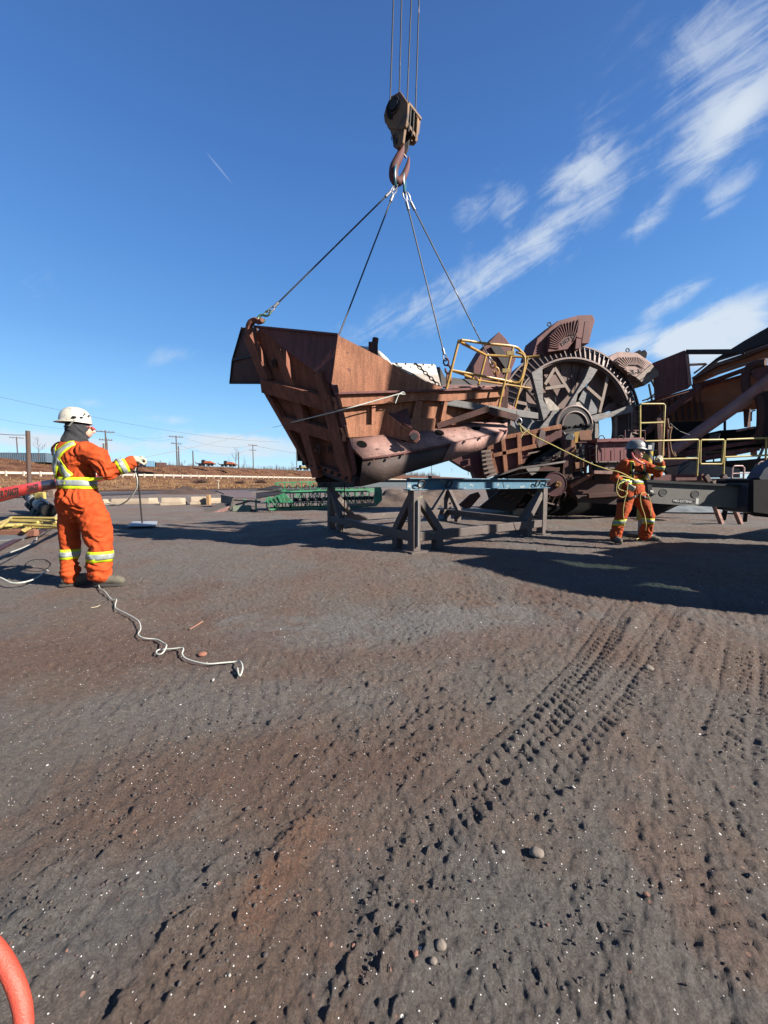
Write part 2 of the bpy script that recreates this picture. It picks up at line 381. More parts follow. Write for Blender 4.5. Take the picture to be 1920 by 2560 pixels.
# tyre tracks: (x0,y0)->(x1,y1), width, cleat spacing
def gxy(px, py):
    g = G(px, py); return (g.x, g.y)
TRACKS = [(gxy(1070, 2040), gxy(1600, 1470), .24, .062, 1.0), (gxy(1250, 2000), gxy(1700, 1500), .20, .062, .8), (gxy(1800, 1900), gxy(1850, 1500), .34, .062, 1.0), (gxy(1700, 1750), gxy(1600, 1480), .26, .06, .5),
          (gxy(1900, 2540), gxy(1790, 2050), .30, .055, .8), (gxy(1330, 2420), gxy(1560, 1960), .22, .05, .35), (gxy(1150, 2560), gxy(1330, 2180), .2, .045, .35),
          (gxy(40, 1960), gxy(760, 1640), .35, .09, .5), (gxy(0, 1800), gxy(900, 1560), .35, .09, .45), (gxy(120, 2500), gxy(520, 1980), .26, .06, .35), (gxy(600, 2560), gxy(900, 2000), .26, .06, .3)]
def track_h(x, y):
    h = np.zeros_like(x); m = np.zeros_like(x)
    for (a, b, w, sp, amp) in TRACKS:
        ax, ay = a; bx, by = b; L_ = math.hypot(bx-ax, by-ay); dx, dy = (bx-ax)/L_, (by-ay)/L_
        s = (x-ax)*dx+(y-ay)*dy; t = -(x-ax)*dy+(y-ay)*dx
        t = t+.04*np.sin(s*1.3)+.010*(vnoise(x*9, y*9, 78)-.5)
        ends = np.clip((s+.3)/.5, 0, 1)*np.clip((L_-s+.3)/.5, 0, 1)
        env = ends*np.clip((w/2+.02-np.abs(t))/.02, 0, 1)
        wear = np.clip(-.15+1.6*vnoise(x*1.5, y*1.5, 77)+.5*(vnoise(x*6, y*6, 76)-.5), .05, 1)
        ph = ((s+np.abs(t)*.6+.012*vnoise(x*11, y*11, 79))/sp) % 1.0
        lug = np.clip((.5-np.abs(ph-.5)-.16)/.07, 0, 1)
        gro = np.clip((np.abs(np.abs(t)-w*.24)-.008)/.010, 0, 1)
        h = h+env*wear*amp*(lug*gro*.0135-.0115)
        e2 = ends*np.exp(-((np.abs(t)-w/2-.035)/.022)**2)
        h = h+e2*wear*.012*amp*vnoise(x*9, y*9, 88)
        m = np.maximum(m, env*wear)
    return h, m
def ground_h(x, y):
    x = np.asarray(x, dtype=float); y = np.asarray(y, dtype=float)
    r = np.sqrt(x*x+y*y)
    near = np.clip(1-(r-11)/14, 0, 1)
    h0 = fbm(x*.45, y*.45, 3, 11)*.07*np.clip(r/4, .3, 1)
    h = h0
    h = h+fbm(x*2.3, y*2.3, 3, 5)*.050*near
    rough = np.clip(.35+2.2*fbm(x*.6+4, y*.6, 3, 90), .18, 1)
    h = h+fbm(x*8, y*8, 3, 21)*.034*near*rough
    c = vnoise(x*26, y*26, 31)*vnoise(x*13+3, y*13, 37)
    h = h+np.clip(c-.36, 0, .08)*.04*near*rough
    h = h+fbm(x*47, y*47, 3, 55)*.010*near
    pat = np.clip(.15+2.6*fbm(x*.9+20, y*.9, 3, 44), 0, 1)
    h = h+(np.abs(vnoise(x*17, y*17, 61)-.5)+.6*np.abs(vnoise(x*37, y*37, 63)-.5)+.4*np.abs(vnoise(x*71, y*71, 64)-.5))*.030*pat*near
    th, tm = track_h(x, y)
    h = h*(1-.55*tm)+h0*.55*tm+th
    # low spoil ridge on the left behind the stand
    return h
def worley(x, y, cell, seed, keep, rmax):
    gx = x/cell; gy = y/cell; xi = np.floor(gx); yi = np.floor(gy); out = np.zeros_like(x)
    def hh(a, b, s):
        n = (a.astype(np.int64)*374761393+b.astype(np.int64)*668265263+(seed*7+s)*974634777) & 0xffffffff
        n = ((n ^ (n >> 13))*1274126177) & 0xffffffff
        return ((n ^ (n >> 16)) & 0xffff)/65535.0
    for dx in (-1, 0, 1):
        for dy in (-1, 0, 1):
            a = xi+dx; b = yi+dy; px = a+hh(a, b, 1); py = b+hh(a, b, 2); k = hh(a, b, 3); r = rmax*(.35+.65*hh(a, b, 4)); an = hh(a, b, 5)*3.14; st = 1+hh(a, b, 6)*.9
            ux = gx-px; uy = gy-py; c, s = np.cos(an), np.sin(an); u = (ux*c+uy*s)*st; v = (-ux*s+uy*c)
            q = 1-(np.abs(u)**2.4+np.abs(v)**2.4)**(1/2.4)/r
            out = np.maximum(out, np.where(k < keep, np.clip(q*2.2, 0, 1)*r*.55*cell, 0))
    return out
def build_ground():
    rs = [0.0, .25]
    while rs[-1] < 16: rs.append(rs[-1]*1.0068+.0006)
    while rs[-1] < 3000: rs.append(rs[-1]*1.10)
    angs = list(np.linspace(R(-64), R(64), 620))+list(np.linspace(R(66), R(294), 60))
    A = np.array(angs); Rr = np.array(rs[1:])
    X = Rr[:, None]*np.sin(A)[None, :]; Y = Rr[:, None]*np.cos(A)[None, :]
    Z = ground_h(X, Y)
    nr_ = np.clip(1-(np.sqrt(X*X+Y*Y)-9)/9, 0, 1)*(1-.75*np.clip(track_h(X, Y)[1], 0, 1))
    m1 = np.clip(.10+2.4*fbm(X*.8+31, Y*.8, 3, 144), .05, .8); m2 = np.clip(.25+2.4*fbm(X*1.4+3, Y*1.4+9, 3, 145), .1, .95)
    Z = Z+worley(X, Y, .10, 1, m1*.55, .34)*nr_*.6+worley(X, Y, .07, 9, m1*.5, .38)*nr_*.7+worley(X, Y, .045, 2, m2, .46)*nr_+worley(X, Y, .022, 3, m2, .5)*nr_
    ca, sa = math.cos(R(35)), math.sin(R(35)); U = X*ca-Y*sa; Vv = X*sa+Y*ca
    Z = Z+(np.abs(fbm(U*22, Vv*7, 3, 201))*-.030+np.abs(fbm(U*48, Vv*17, 2, 203))*-.016)*nr_
    fall = np.clip(1-(Rr-200)/400, 0, 1)[:, None]
    Z = Z*fall
    nr, na = X.shape
    verts = np.stack([X, Y, Z], -1).reshape(-1, 3)
    i = np.arange(nr-1)[:, None]; k = np.arange(na)[None, :]; k2 = (k+1) % na
    q = np.stack([i*na+k, i*na+k2, (i+1)*na+k2, (i+1)*na+k], -1).reshape(-1, 4)
    q = q[:, ::-1]
    me = bpy.data.meshes.new('ground')
    verts = np.vstack([verts, [[0, 0, 0]]]); cidx = len(verts)-1
    cap = np.stack([np.full(na, cidx), (np.arange(na)+1) % na, np.arange(na)], -1)
    me.vertices.add(len(verts)); me.vertices.foreach_set('co', verts.ravel())
    nl = q.size+cap.size; me.loops.add(nl)
    me.loops.foreach_set('vertex_index', np.concatenate([q.ravel(), cap.ravel()]))
    starts = np.concatenate([np.arange(len(q))*4, len(q)*4+np.arange(len(cap))*3])
    me.polygons.add(len(starts)); me.polygons.foreach_set('loop_start', starts)
    me.update(calc_edges=True); me.validate()
    me.polygons.foreach_set('use_smooth', [True]*len(me.polygons))
    o = bpy.data.objects.new('ground', me); COL.objects.link(o); tag(o, kind='structure')
    # material
    m = bpy.data.materials.new('dark_ore_dirt'); m.use_nodes = True; nt = m.node_tree; N = nt.nodes.new; L = nt.links.new
    b = nt.nodes['Principled BSDF']; b.inputs['Roughness'].default_value = .8; b.inputs['Specular IOR Level'].default_value = .35
    tc = N('ShaderNodeTexCoord'); V = tc.outputs['Object']
    def nz(scale, det=5, rough=.6, dist=0, vec=None):
        n = N('ShaderNodeTexNoise'); n.inputs['Scale'].default_value = scale; n.inputs['Detail'].default_value = det; n.inputs['Roughness'].default_value = rough; n.inputs['Distortion'].default_value = dist
        L(vec or V, n.inputs['Vector']); return n.outputs[0]
    def mr(x, a, b_, c=0, d=1):
        n = N('ShaderNodeMapRange'); n.inputs[1].default_value = a; n.inputs[2].default_value = b_; n.inputs[3].default_value = c; n.inputs[4].default_value = d; L(x, n.inputs[0]); return n.outputs[0]
    def mix(f, a, b_):
        n = N('ShaderNodeMixRGB'); L(f, n.inputs[0])
        for i_, x in ((1, a), (2, b_)):
            if isinstance(x, tuple): n.inputs[i_].default_value = x
            else: L(x, n.inputs[i_])
        return n.outputs[0]
    brown = (.132, .086, .063, 1); maroon = (.112, .060, .042, 1); grey = (.124, .112, .101, 1); light = (.19, .175, .16, 1); ochre = (.165, .084, .05, 1)
    c = mix(mr(nz(.55, 5), .42, .60), brown, grey)
    c = mix(mr(nz(.9, 6, .6, .5), .52, .68), c, maroon)
    mp = N('ShaderNodeMapping'); mp.inputs['Rotation'].default_value = (0, 0, R(-38)); mp.inputs['Scale'].default_value = (2.2, .35, 1); L(V, mp.inputs[0])
    c = mix(mr(nz(1.0, 6, .6, .3, mp.outputs[0]), .50, .66, 0, .75), c, grey)
    wob = nz(3.0, 5)
    for (px_, py_, rx_, ry_, an_, col_, am_) in ((1000, 1560, 1.5, .42, 8, (.150, .146, .142, 1), .85), (560, 1760, .9, .22, 12, (.135, .128, .122, 1), .7), (260, 2260, .42, .16, 20, (.115, .112, .110, 1), .8), (1500, 2350, .5, .3, 10, (.118, .112, .106, 1), .7), (1180, 2250, .35, .2, 0, (.118, .112, .106, 1), .6),
                                         (200, 1640, 1.4, .35, 5, maroon, .8), (680, 1950, .8, .22, 15, (.115, .066, .046, 1), .8), (1180, 1600, .9, .2, 20, (.125, .068, .048, 1), .6), (690, 2190, .09, .07, 40, ochre, .9), (770, 2080, .10, .05, 20, ochre, .8), (650, 2260, .07, .12, 0, ochre, .8), (1740, 2230, .1, .2, 0, ochre, .5)):
        g_ = G(px_, py_); mp_ = N('ShaderNodeMapping'); mp_.vector_type = 'TEXTURE'; mp_.inputs['Location'].default_value = (g_.x, g_.y, 0); mp_.inputs['Rotation'].default_value = (0, 0, R(an_)); mp_.inputs['Scale'].default_value = (rx_, ry_, 1e6); L(V, mp_.inputs[0])
        ln = N('ShaderNodeVectorMath'); ln.operation = 'LENGTH'; L(mp_.outputs[0], ln.inputs[0])
        ad = N('ShaderNodeMath'); ad.operation = 'ADD'; L(ln.outputs['Value'], ad.inputs[0]); L(mr(wob, .25, .75, -.9, .9), ad.inputs[1])
        c = mix(mr(ad.outputs[0], 1.25, .55, 0, am_), c, col_)
    c = mix(mr(nz(2.7, 5), .62, .72, 0, .5), c, ochre)
    c = mix(mr(nz(7, 5), .60, .72, 0, .5), c, light)
    c = mix(mr(nz(38, 6, .7), .48, .66, .0, .55), c, (.045, .032, .027, 1))
    c = mix(mr(nz(140, 4, .7), .40, .62, .0, .6), c, (.040, .030, .026, 1))
    c = mix(mr(nz(85, 4, .7), .56, .70, .0, .5), c, (.20, .185, .165, 1))
    # reddish and pale pebbles, and ore glints painted as near-white specks
    vo = N('ShaderNodeTexVoronoi'); vo.inputs['Scale'].default_value = 40; L(V, vo.inputs['Vector'])
    sepc = N('ShaderNodeSeparateColor'); L(vo.outputs['Color'], sepc.inputs[0])
    peb = N('ShaderNodeMath'); peb.operation = 'MULTIPLY'; L(mr(vo.outputs['Distance'], .22, .16), peb.inputs[0]); L(mr(sepc.outputs[0], .965, .97), peb.inputs[1])
    c = mix(peb.outputs[0], c, (.27, .15, .11, 1))
    vo2 = N('ShaderNodeTexVoronoi'); vo2.inputs['Scale'].default_value = 150; L(V, vo2.inputs['Vector'])
    sp2 = N('ShaderNodeSeparateColor'); L(vo2.outputs['Color'], sp2.inputs[0])
    gl = N('ShaderNodeMath'); gl.operation = 'MULTIPLY'; L(mr(vo2.outputs['Distance'], .27, .2), gl.inputs[0]); L(mr(sp2.outputs[1], .958, .963), gl.inputs[1])
    c = mix(gl.outputs[0], c, (.95, .93, .9, 1))
    vo3 = N('ShaderNodeTexVoronoi'); vo3.inputs['Scale'].default_value = 34; L(V, vo3.inputs['Vector'])
    sp3 = N('ShaderNodeSeparateColor'); L(vo3.outputs['Color'], sp3.inputs[0])
    gl3 = N('ShaderNodeMath'); gl3.operation = 'MULTIPLY'; L(mr(vo3.outputs['Distance'], .16, .12), gl3.inputs[0]); L(mr(sp3.outputs[1], .988, .99), gl3.inputs[1])
    c = mix(gl3.outputs[0], c, (.95, .93, .9, 1))
    L(c, b.inputs['Base Color'])
    ba = N('ShaderNodeMath'); ba.operation = 'ADD'; L(mr(nz(110, 8, .82), 0, 1, 0, 1.6), ba.inputs[0]); L(mr(nz(24, 6, .7), 0, 1, 0, 1.2), ba.inputs[1])
    bp = N('ShaderNodeBump'); bp.inputs['Strength'].default_value = .9; bp.inputs['Distance'].default_value = .026; L(ba.outputs[0], bp.inputs['Height']); L(bp.outputs[0], b.inputs['Normal'])
    me.materials.append(m)
    return o
ground_ob = build_ground()
def gz(x, y): return float(ground_h(np.array([x]), np.array([y]))[0])

# loose stones and crumbs: nobody could count them
def stones():
    rng = np.random.default_rng(3); mb = MB(); base = []
    def rock(c, r, k):
        n = 6; vs = []; fs = []
        rot = Matrix.Rotation(rng.uniform(0, 6.28), 3, 'Z')
        sx, sy, sz = rng.uniform(.7, 1.4), rng.uniform(.6, 1.1), rng.uniform(.35, .7)
        lat = [(.0, 1), (.8, .55), (1, -.1), (.7, -.7)]
        for (rr, zz) in lat[1:]:
            for j in range(n):
                a = j*2*math.pi/n+rng.uniform(-.3, .3); q = rr*rng.uniform(.75, 1.2)
                vs.append(Vector(c)+rot @ Vector((math.cos(a)*q*sx*r, math.sin(a)*q*sy*r, zz*sz*r*rng.uniform(.8, 1.2))))
        vs.append(Vector(c)+Vector((0, 0, sz*r)))
        for i in range(2):
            for j in range(n):
                j2 = (j+1) % n; fs.append((i*n+j, (i+1)*n+j, (i+1)*n+j2, i*n+j2))
        for j in range(n): fs.append((3*n, j, (j+1) % n))
        mb.mi = k; mb.add(vs, fs)
    N_ = 13000
    for i in range(N_):
        d = .75*math.exp(rng.uniform(0, 1)*2.7); a = rng.uniform(-50, 50)
        x = d*math.tan(R(a)); y = d
        r = abs(rng.normal(0, 1))*.0020+.0016
        if rng.uniform() < .03: r *= 1.8
        if d > 4: r *= 1.5
        dens = vnoise(np.array([x*1.1]), np.array([y*1.1]), 66)[0]
        if dens < .42 and rng.uniform() < .7: continue
        k = 0 if rng.uniform() < .955 else (1 if rng.uniform() < .7 else 2)
        rock((x, y, gz(x, y)+r*.15), r, k)
    ms = [mat('dirt_crumb', (.085, .055, .045), (.10, .09, .085), rough=.9, scale=3), mat('red_pebble', (.26, .13, .09), (.2, .1, .07), rough=.9, scale=3), mat('pale_pebble', (.5, .47, .42), (.4, .37, .33), rough=.8, scale=3)]
    o = mb.build('gravel', ms, smooth=0, origin=(0, 0, 0)); tag(o, 'small stones and crumbs strewn over the dark dirt yard', 'gravel', kind='stuff')
stones()

# a few single stones and sticks the photo shows clearly
def big_stone(px, py, r, m, label, flat=.5, nm='stone'):
    g = G(px, py); mb = MB(); mb.ball((g.x, g.y, gz(g.x, g.y)+r*flat*.5), r, 14, (1, .85, flat))
    for i, v in enumerate(mb.v):
        n = noise.noise(v*(1.2/r))*.25*r; mb.v[i] = v+Vector((n, n*.6, n*.3))
    o = mb.build(nm, m, smooth=60); tag(o, label, 'stone')
redstone = mat('brick_red_stone', (.36, .14, .09), (.28, .11, .07), rough=.9, scale=20)
palestone = mat('tan_stone', (.26, .21, .17), (.2, .16, .13), rough=.9, scale=30, bump=.3)
big_stone(505, 1640, .030, redstone, 'brick red stone beside the white rope on the dirt', .4)
big_stone(1342, 2142, .021, palestone, 'round tan stone in the middle of the right foreground')
big_stone(1622, 1672, .028, palestone, 'pale stone lying in the lit track on the right')
big_stone(1102, 2372, .014, palestone, 'small pale stone near the bottom centre, the upper of two', .6)
big_stone(1083, 2412, .009, palestone, 'small pale stone near the bottom centre, the lower of two', .6)
def stick(a, b, r, m, label, nm='stick'):
    p = G(*a); q = G(*b); mb = MB()
    pts = [p.lerp(q, t) for t in (0, .33, .66, 1)]
    pts = [Vector((v.x+random.uniform(-.004, .004), v.y+random.uniform(-.004, .004), gz(v.x, v.y)+r+.002)) for v in pts]
    mb.tube(pts, r, 6); o = mb.build(nm, m); tag(o, label, 'stick')
stickm = mat('pale_wood_splinter', (.34, .17, .11), (.28, .13, .09), rough=.9)
stick((475, 1578), (508, 1558), .006, stickm, 'pinkish wood splinter in the dirt right of the white rope')
stick((229, 1530), (252, 1524), .004, mat('straw', (.5, .42, .28), (.4, .33, .2), rough=.9), 'straw coloured splinter left of the white rope')

# ------------------------------------------------------------------ far road strip, berm, plateau
def lerp_path(t, off, z):
    """a point along the road line; off is metres away from the camera side"""
    d = Vector((23, 50)).normalized(); n = Vector((-50, 23)).normalized()
    p = Vector((-60, 60))+Vector((23, 50))*t+n*off
    return Vector((p.x, p.y, z))
def build_berm():
    prof = [(-40, -.3, 0), (-35, .03, .1), (-28, .22, .25), (-21, .42, .3), (-15, .75, .25), (-9, 1.25, .2), (-4, 1.85, .15), (-1.6, 2.0, .05), (1.5, 2.0, .04), (4, 2.3, .1), (9, 4.2, .3), (14, 5.4, .2), (17, 5.7, .1), (40, 5.6, .3), (160, 5.4, .3), (700, 5.2, 0)]
    P2 = []
    for i in range(len(prof)-1):
        a, b = prof[i], prof[i+1]; n = 5 if i < 12 else 3
        for k in range(n): t = k/n; P2.append(tuple(a[j]*(1-t)+b[j]*t for j in range(3)))
    P2.append(prof[-1])
    ts = list(np.linspace(-2.2, 4.5, 260))+list(np.linspace(4.6, 30, 60))
    vs = []
    for t in ts:
        for (o_, z, j) in P2:
            v = lerp_path(t, o_, z)
            nn = noise.fractal(Vector((v.x*.12, v.y*.12, 3.1)), 1, 2, 4)*1.2+noise.noise(Vector((v.x*.6, v.y*.6, 9)))*.5
            v.z += nn*j
            if o_ < -37: v.z = min(v.z, .0)
            vs.append(v)
    m_ = len(P2); fs = []
    for i in range(len(ts)-1):
        for k in range(m_-1): fs.append((i*m_+k, (i+1)*m_+k, (i+1)*m_+k+1, i*m_+k+1))
    mb = MB(); mb.add(vs, fs)
    m = bpy.data.materials.new('dry_grass_slope'); m.use_nodes = True; nt = m.node_tree; N = nt.nodes.new; L = nt.links.new
    b = nt.nodes['Principled BSDF']; b.inputs['Roughness'].default_value = .95; b.inputs['Specular IOR Level'].default_value = .1
    tc = N('ShaderNodeTexCoord')
    def nz(s, d=6, st=(1, 1, 1)):
        mp = N('ShaderNodeMapping'); mp.inputs['Scale'].default_value = st; L(tc.outputs['Object'], mp.inputs[0])
        n = N('ShaderNodeTexNoise'); n.inputs['Scale'].default_value = s; n.inputs['Detail'].default_value = d; n.inputs['Roughness'].default_value = .65; L(mp.outputs[0], n.inputs['Vector']); return n.outputs[0]
    def ramp(x, els):
        r = N('ShaderNodeValToRGB'); r.color_ramp.elements[0].position = els[0][0]; r.color_ramp.elements[0].color = els[0][1]+(1,)
        r.color_ramp.elements[1].position = els[-1][0]; r.color_ramp.elements[1].color = els[-1][1]+(1,)
        for p_, c_ in els[1:-1]:
            e = r.color_ramp.elements.new(p_); e.color = c_+(1,)
        L(x, r.inputs[0]); return r.outputs[0]
    low = ramp(nz(.35), [(.33, (.055, .026, .016)), (.46, (.125, .062, .031)), (.56, (.19, .115, .06)), (.68, (.10, .048, .026))])
    high = ramp(nz(.5), [(.35, (.045, .02, .014)), (.5, (.085, .04, .024)), (.65, (.115, .062, .036))])
    sep = N('ShaderNodeSeparateXYZ'); L(tc.outputs['Object'], sep.inputs[0])
    zr = N('ShaderNodeMapRange'); zr.inputs[1].default_value = 1.2; zr.inputs[2].default_value = 2.2; L(sep.outputs[2], zr.inputs[0])
    mx = N('ShaderNodeMixRGB'); L(zr.outputs[0], mx.inputs[0]); L(low, mx.inputs[1]); L(high, mx.inputs[2])
    z2 = N('ShaderNodeMapRange'); z2.inputs[1].default_value = .25; z2.inputs[2].default_value = .02; L(sep.outputs[2], z2.inputs[0])
    m3 = N('ShaderNodeMixRGB'); L(z2.outputs[0], m3.inputs[0]); L(mx.outputs[0], m3.inputs[1]); m3.inputs[2].default_value = (.035, .02, .016, 1)
    fr = N('ShaderNodeMapRange'); fr.inputs[1].default_value = .3; fr.inputs[2].default_value = .7; fr.inputs[3].default_value = .55; fr.inputs[4].default_value = 1.35; L(nz(3.5, 8), fr.inputs[0])
    sc = N('ShaderNodeVectorMath'); sc.operation = 'SCALE'; L(m3.outputs[0], sc.inputs[0]); L(fr.outputs[0], sc.inputs['Scale'])
    L(sc.outputs[0], b.inputs['Base Color'])
    bp = N('ShaderNodeBump'); bp.inputs['Distance'].default_value = .35; L(nz(2.2, 8), bp.inputs['Height']); L(bp.outputs[0], b.inputs['Normal'])
    o = mb.build('hillside', m, origin=(0, 0, 0), smooth=60); tag(o, kind='structure')
build_berm()
# tufts of dry grass on the slope
def grass():
    mb = MB(); rng = random.Random(5)
    for i in range(16000):
        t = -1.0+rng.random()**.8*4.5; off = rng.choice((rng.uniform(-34, -3), rng.uniform(-34, -3), rng.uniform(3, 16)))
        prof = [(-40, -.3), (-35, .03), (-28, .22), (-21, .42), (-15, .75), (-9, 1.25), (-4, 1.85), (-1.6, 2.0), (1.5, 2.0), (4, 2.3), (9, 4.2), (14, 5.4), (17, 5.7)]
        for a, b in zip(prof, prof[1:]):
            if a[0] <= off <= b[0]: z = a[1]+(b[1]-a[1])*(off-a[0])/(b[0]-a[0])
        p = lerp_path(t, off, z-.05)
        n_ = noise.noise(Vector((p.x*.15, p.y*.15, 0)))
        if n_ < -.15: continue
        for k in range(3):
            h = rng.uniform(.15, .5); a = rng.uniform(0, 6.28); w = .05
            q = p+Vector((rng.uniform(-.3, .3), rng.uniform(-.3, .3), 0)); l = Vector((rng.uniform(-.2, .2), rng.uniform(-.2, .2), h))
            mb.mi = rng.choice((0, 0, 1))
            mb.add([q+Vector((math.cos(a)*w, math.sin(a)*w, 0)), q-Vector((math.cos(a)*w, math.sin(a)*w, 0)), q+l], [(0, 1, 2)])
    o = mb.build('dry_grass', [mat('straw_grass', (.42, .25, .12), (.3, .17, .08), rough=.95, spec=.1), mat('brown_grass', (.16, .075, .045), (.1, .05, .03), rough=.95, spec=.1)], smooth=0, origin=(0, 0, 0))
    tag(o, 'dry brown grass growing on the slope below and above the guardrail', 'grass', kind='stuff')
grass()
# roadway in front of the berm
mb = MB()
vs = []; ts = np.linspace(-2, 20, 60)
for t in ts: vs += [lerp_path(t, -38, .045), lerp_path(t, -46, .045)]
mb.add(vs, [(2*i, 2*i+1, 2*i+3, 2*i+2) for i in range(len(ts)-1)])
o = mb.build('road', mat('wet_dark_road', (.045, .03, .026), (.06, .045, .04), rough=.7, scale=.6), origin=(0, 0, 0)); tag(o, kind='structure')

# guardrail: one thing with posts as parts
def guardrail():
    root = thing('guardrail', lerp_path(0, -1.6, 2.0), 'long white guardrail on short posts running along the brown slope', 'guardrail')
    step = .0395; n = 92; mb = MB()
    t0 = -.35
    pts = [lerp_path(t0+step*i, -1.6, 2.0) for i in range(n)]
    wm = mat('white_guardrail', (.72, .62, .50), (.6, .5, .4), rough=.6)
    for i in range(n-1):
        a, b = pts[i]+Vector((0, 0, .55)), pts[i+1]+Vector((0, 0, .55))
        mb.bar(a+(b-a)*.05, b-(b-a)*.02, .06, .32)
    mb.build('rail', wm, root)
    for i in range(0, n):
        p = MB(); p.bar(pts[i]+Vector((.12, -.06, -.2)), pts[i]+Vector((.12, -.06, .82)), .2, .2); p.build('post', wm, root, smooth=0)
guardrail()

# utility poles on the plateau
def upole(px, ytop, d, ybot=None, arms=1, tr=False, label=''):
    top = P(px, ytop, d); base = Vector((top.x, top.y, 5.3))
    root = thing('utility_pole', base, label, 'utility pole', 'utility poles beyond the slope')
    mb = MB(); mb.tube([base-Vector((0, 0, .5)), top], [.17, .12], 8); mb.build('shaft', polem, root)
    ax = Vector((.8, .6, 0))
    for k in range(arms):
        c = top-Vector((0, 0, .3+k*1.6)); w = 1.5-.4*k
        a = MB(); a.bar(c-ax*w, c+ax*w, .14, .16); a.build('crossarm', polem, root)
        for s in (-.9, -.45, .45, .9):
            i_ = MB(); i_.cyl(c+ax*w*s+Vector((0, 0, .08)), c+ax*w*s+Vector((0, 0, .3)), .06, 6); i_.build('insulator', palegrey, root)
    if tr:
        c = top-Vector((.35, 0, 2.6)); a = MB(); a.cyl(c, c-Vector((0, 0, 1.2)), .28, 10); a.build('transformer', palegrey, root)
    return top
tops = [upole(263, 1076, 78, arms=2, tr=True, label='utility pole with crossarms and a transformer right of the worker in the white helmet'),
        upole(440, 1089, 92, arms=2, label='tall utility pole with two crossarms left of the white barriers end'),
        upole(632, 1111, 128, arms=2, label='utility pole with two crossarms just left of the hanging chute')]
upole(41, 1092, 110, arms=1, label='distant utility pole behind the leftmost rusty post')
for (px, yt, d, lb) in ((446, 1115, 90, 'bare pole without arms close beside the tall double armed pole'), (482, 1127, 96, 'bare pole without arms left of the orange machines'), (596, 1129, 122, 'bare pole without arms beside the tall bare tree'),
                        (266, 1095, 79, 'short brace pole at the foot of the transformer pole'), (741, 1120, 150, 'thin bare pole standing right below the end of the chute'), (1079, 1160, 190, 'thin bare pole seen under the chute, the left one'), (1171, 1160, 200, 'thin bare pole seen under the chute, the right one')):
    top = P(px, yt, d); mb = MB(); mb.tube([Vector((top.x, top.y, 4.6)), top], [.17, .13], 8); o = mb.build('pole', polem); tag(o, lb, 'pole')
# overhead wires
def wire(name, a, b, sag, r, label, m=polem):
    pts = [a.lerp(b, t)-Vector((0, 0, sag*4*t*(1-t))) for t in np.linspace(0, 1, 24)]
    mb = MB(); mb.tube(pts, r, 5); o = mb.build(name, m); tag(o, label, 'wire', 'overhead power lines')
dk = mat('wire_black', (.02, .02, .02), (.03, .03, .03), rough=.6)
wire('power_line', tops[0]+Vector((-.8, -.6, 0)), tops[1]+Vector((-.8, -.6, 0)), 1.2, .016, 'overhead line between the transformer pole and the tall pole, on the near side', dk)
wire('power_line', tops[0]+Vector((.8, .6, 0)), tops[1]+Vector((.8, .6, 0)), 1.6, .016, 'overhead line between the transformer pole and the tall pole, on the far side', dk)
wire('power_line', tops[1]+Vector((-.8, -.6, -1.6)), tops[2]+Vector((-.6, -.5, -1.6)), 2.2, .016, 'overhead line between the two double armed poles, from the lower arms', dk)
wire('power_line', tops[1]+Vector((.8, .6, -.2)), tops[2]+Vector((.6, .5, -.2)), 1.5, .016, 'overhead line between the two double armed poles, from the upper arms', dk)
wire('power_line', tops[2]+Vector((0, 0, -.3)), P(1000, 1150, 200), 2, .035, 'overhead line running on behind the chute from the rightmost armed pole', dk)
wire('power_line', P(-160, 1010, 70), tops[0]+Vector((0, 0, -.2)), 1.0, .016, 'overhead line coming in from the left to the transformer pole', dk)
wire('power_line', P(-160, 955, 60), P(700, 1105, 140), 2.0, .025, 'highest faint overhead line sloping down from the left edge', dk)

# bare trees and brush on the plateau
bark = mat('bare_twig_bark', (.16, .10, .08), (.11, .07, .06), rough=.9)
def bare_tree(px, yt, d, spread, label, n=7, seed=0, grp=None):
    rng = random.Random(seed); top = P(px, yt, d); base = Vector((top.x, top.y, 5.2)); H = top.z-base.z
    root = thing('bare_tree', base, label, 'tree', grp)
    tr = MB(); lean = Vector((rng.uniform(-.05, .05), 0, 0))*H
    tp = [base.lerp(top, t)+lean*t*t for t in np.linspace(0, 1, 6)]
    r0 = max(.05, H*.016); tr.tube(tp, [r0*(1-.85*t) for t in np.linspace(0, 1, 6)], 6); tr.build('trunk', bark, root)
    cr = MB()
    def br(p, dr, l, r, k):
        q = p+dr*l; mid = p.lerp(q, .5)+Vector((rng.uniform(-.1, .1), rng.uniform(-.1, .1), rng.uniform(0, .1)))*l
        cr.tube([p, mid, q], [r, r*.7, r*.4], 4)
        if k > 0:
            for _ in range(3):
                f = rng.uniform(.35, 1); nd = (dr+Vector((rng.uniform(-.8, .8), rng.uniform(-.8, .8), rng.uniform(-.1, .7)))).normalized()
                br(p.lerp(q, f), nd, l*rng.uniform(.35, .6), r*.5, k-1)
    for i in range(n):
        t = rng.uniform(.25, .97); p = base.lerp(top, t)+lean*t*t; a = rng.uniform(0, 6.28)
        dr = Vector((math.cos(a)*spread, math.sin(a)*spread, rng.uniform(.5, 1.1))).normalized()
        br(p, dr, H*(.42-.3*t)*rng.uniform(.7, 1.2), r0*.45*(1.1-t), 2)
    cr.build('crown', bark, root)
GT = 'bare trees along the top of the slope'
bare_tree(94, 1092, 70, .8, 'leafless bushy tree right of the rusty post at far left', 14, 1, GT)
bare_tree(588, 1119, 112, .6, 'tallest thin leafless tree between the orange machine and the bare pole', 16, 2, GT)
bare_tree(611, 1140, 118, .5, 'small slender leafless tree left of the rightmost armed pole', 9, 3, GT)
bare_tree(572, 1140, 115, .7, 'small leafless tree just behind the right orange machine', 9, 4, GT)
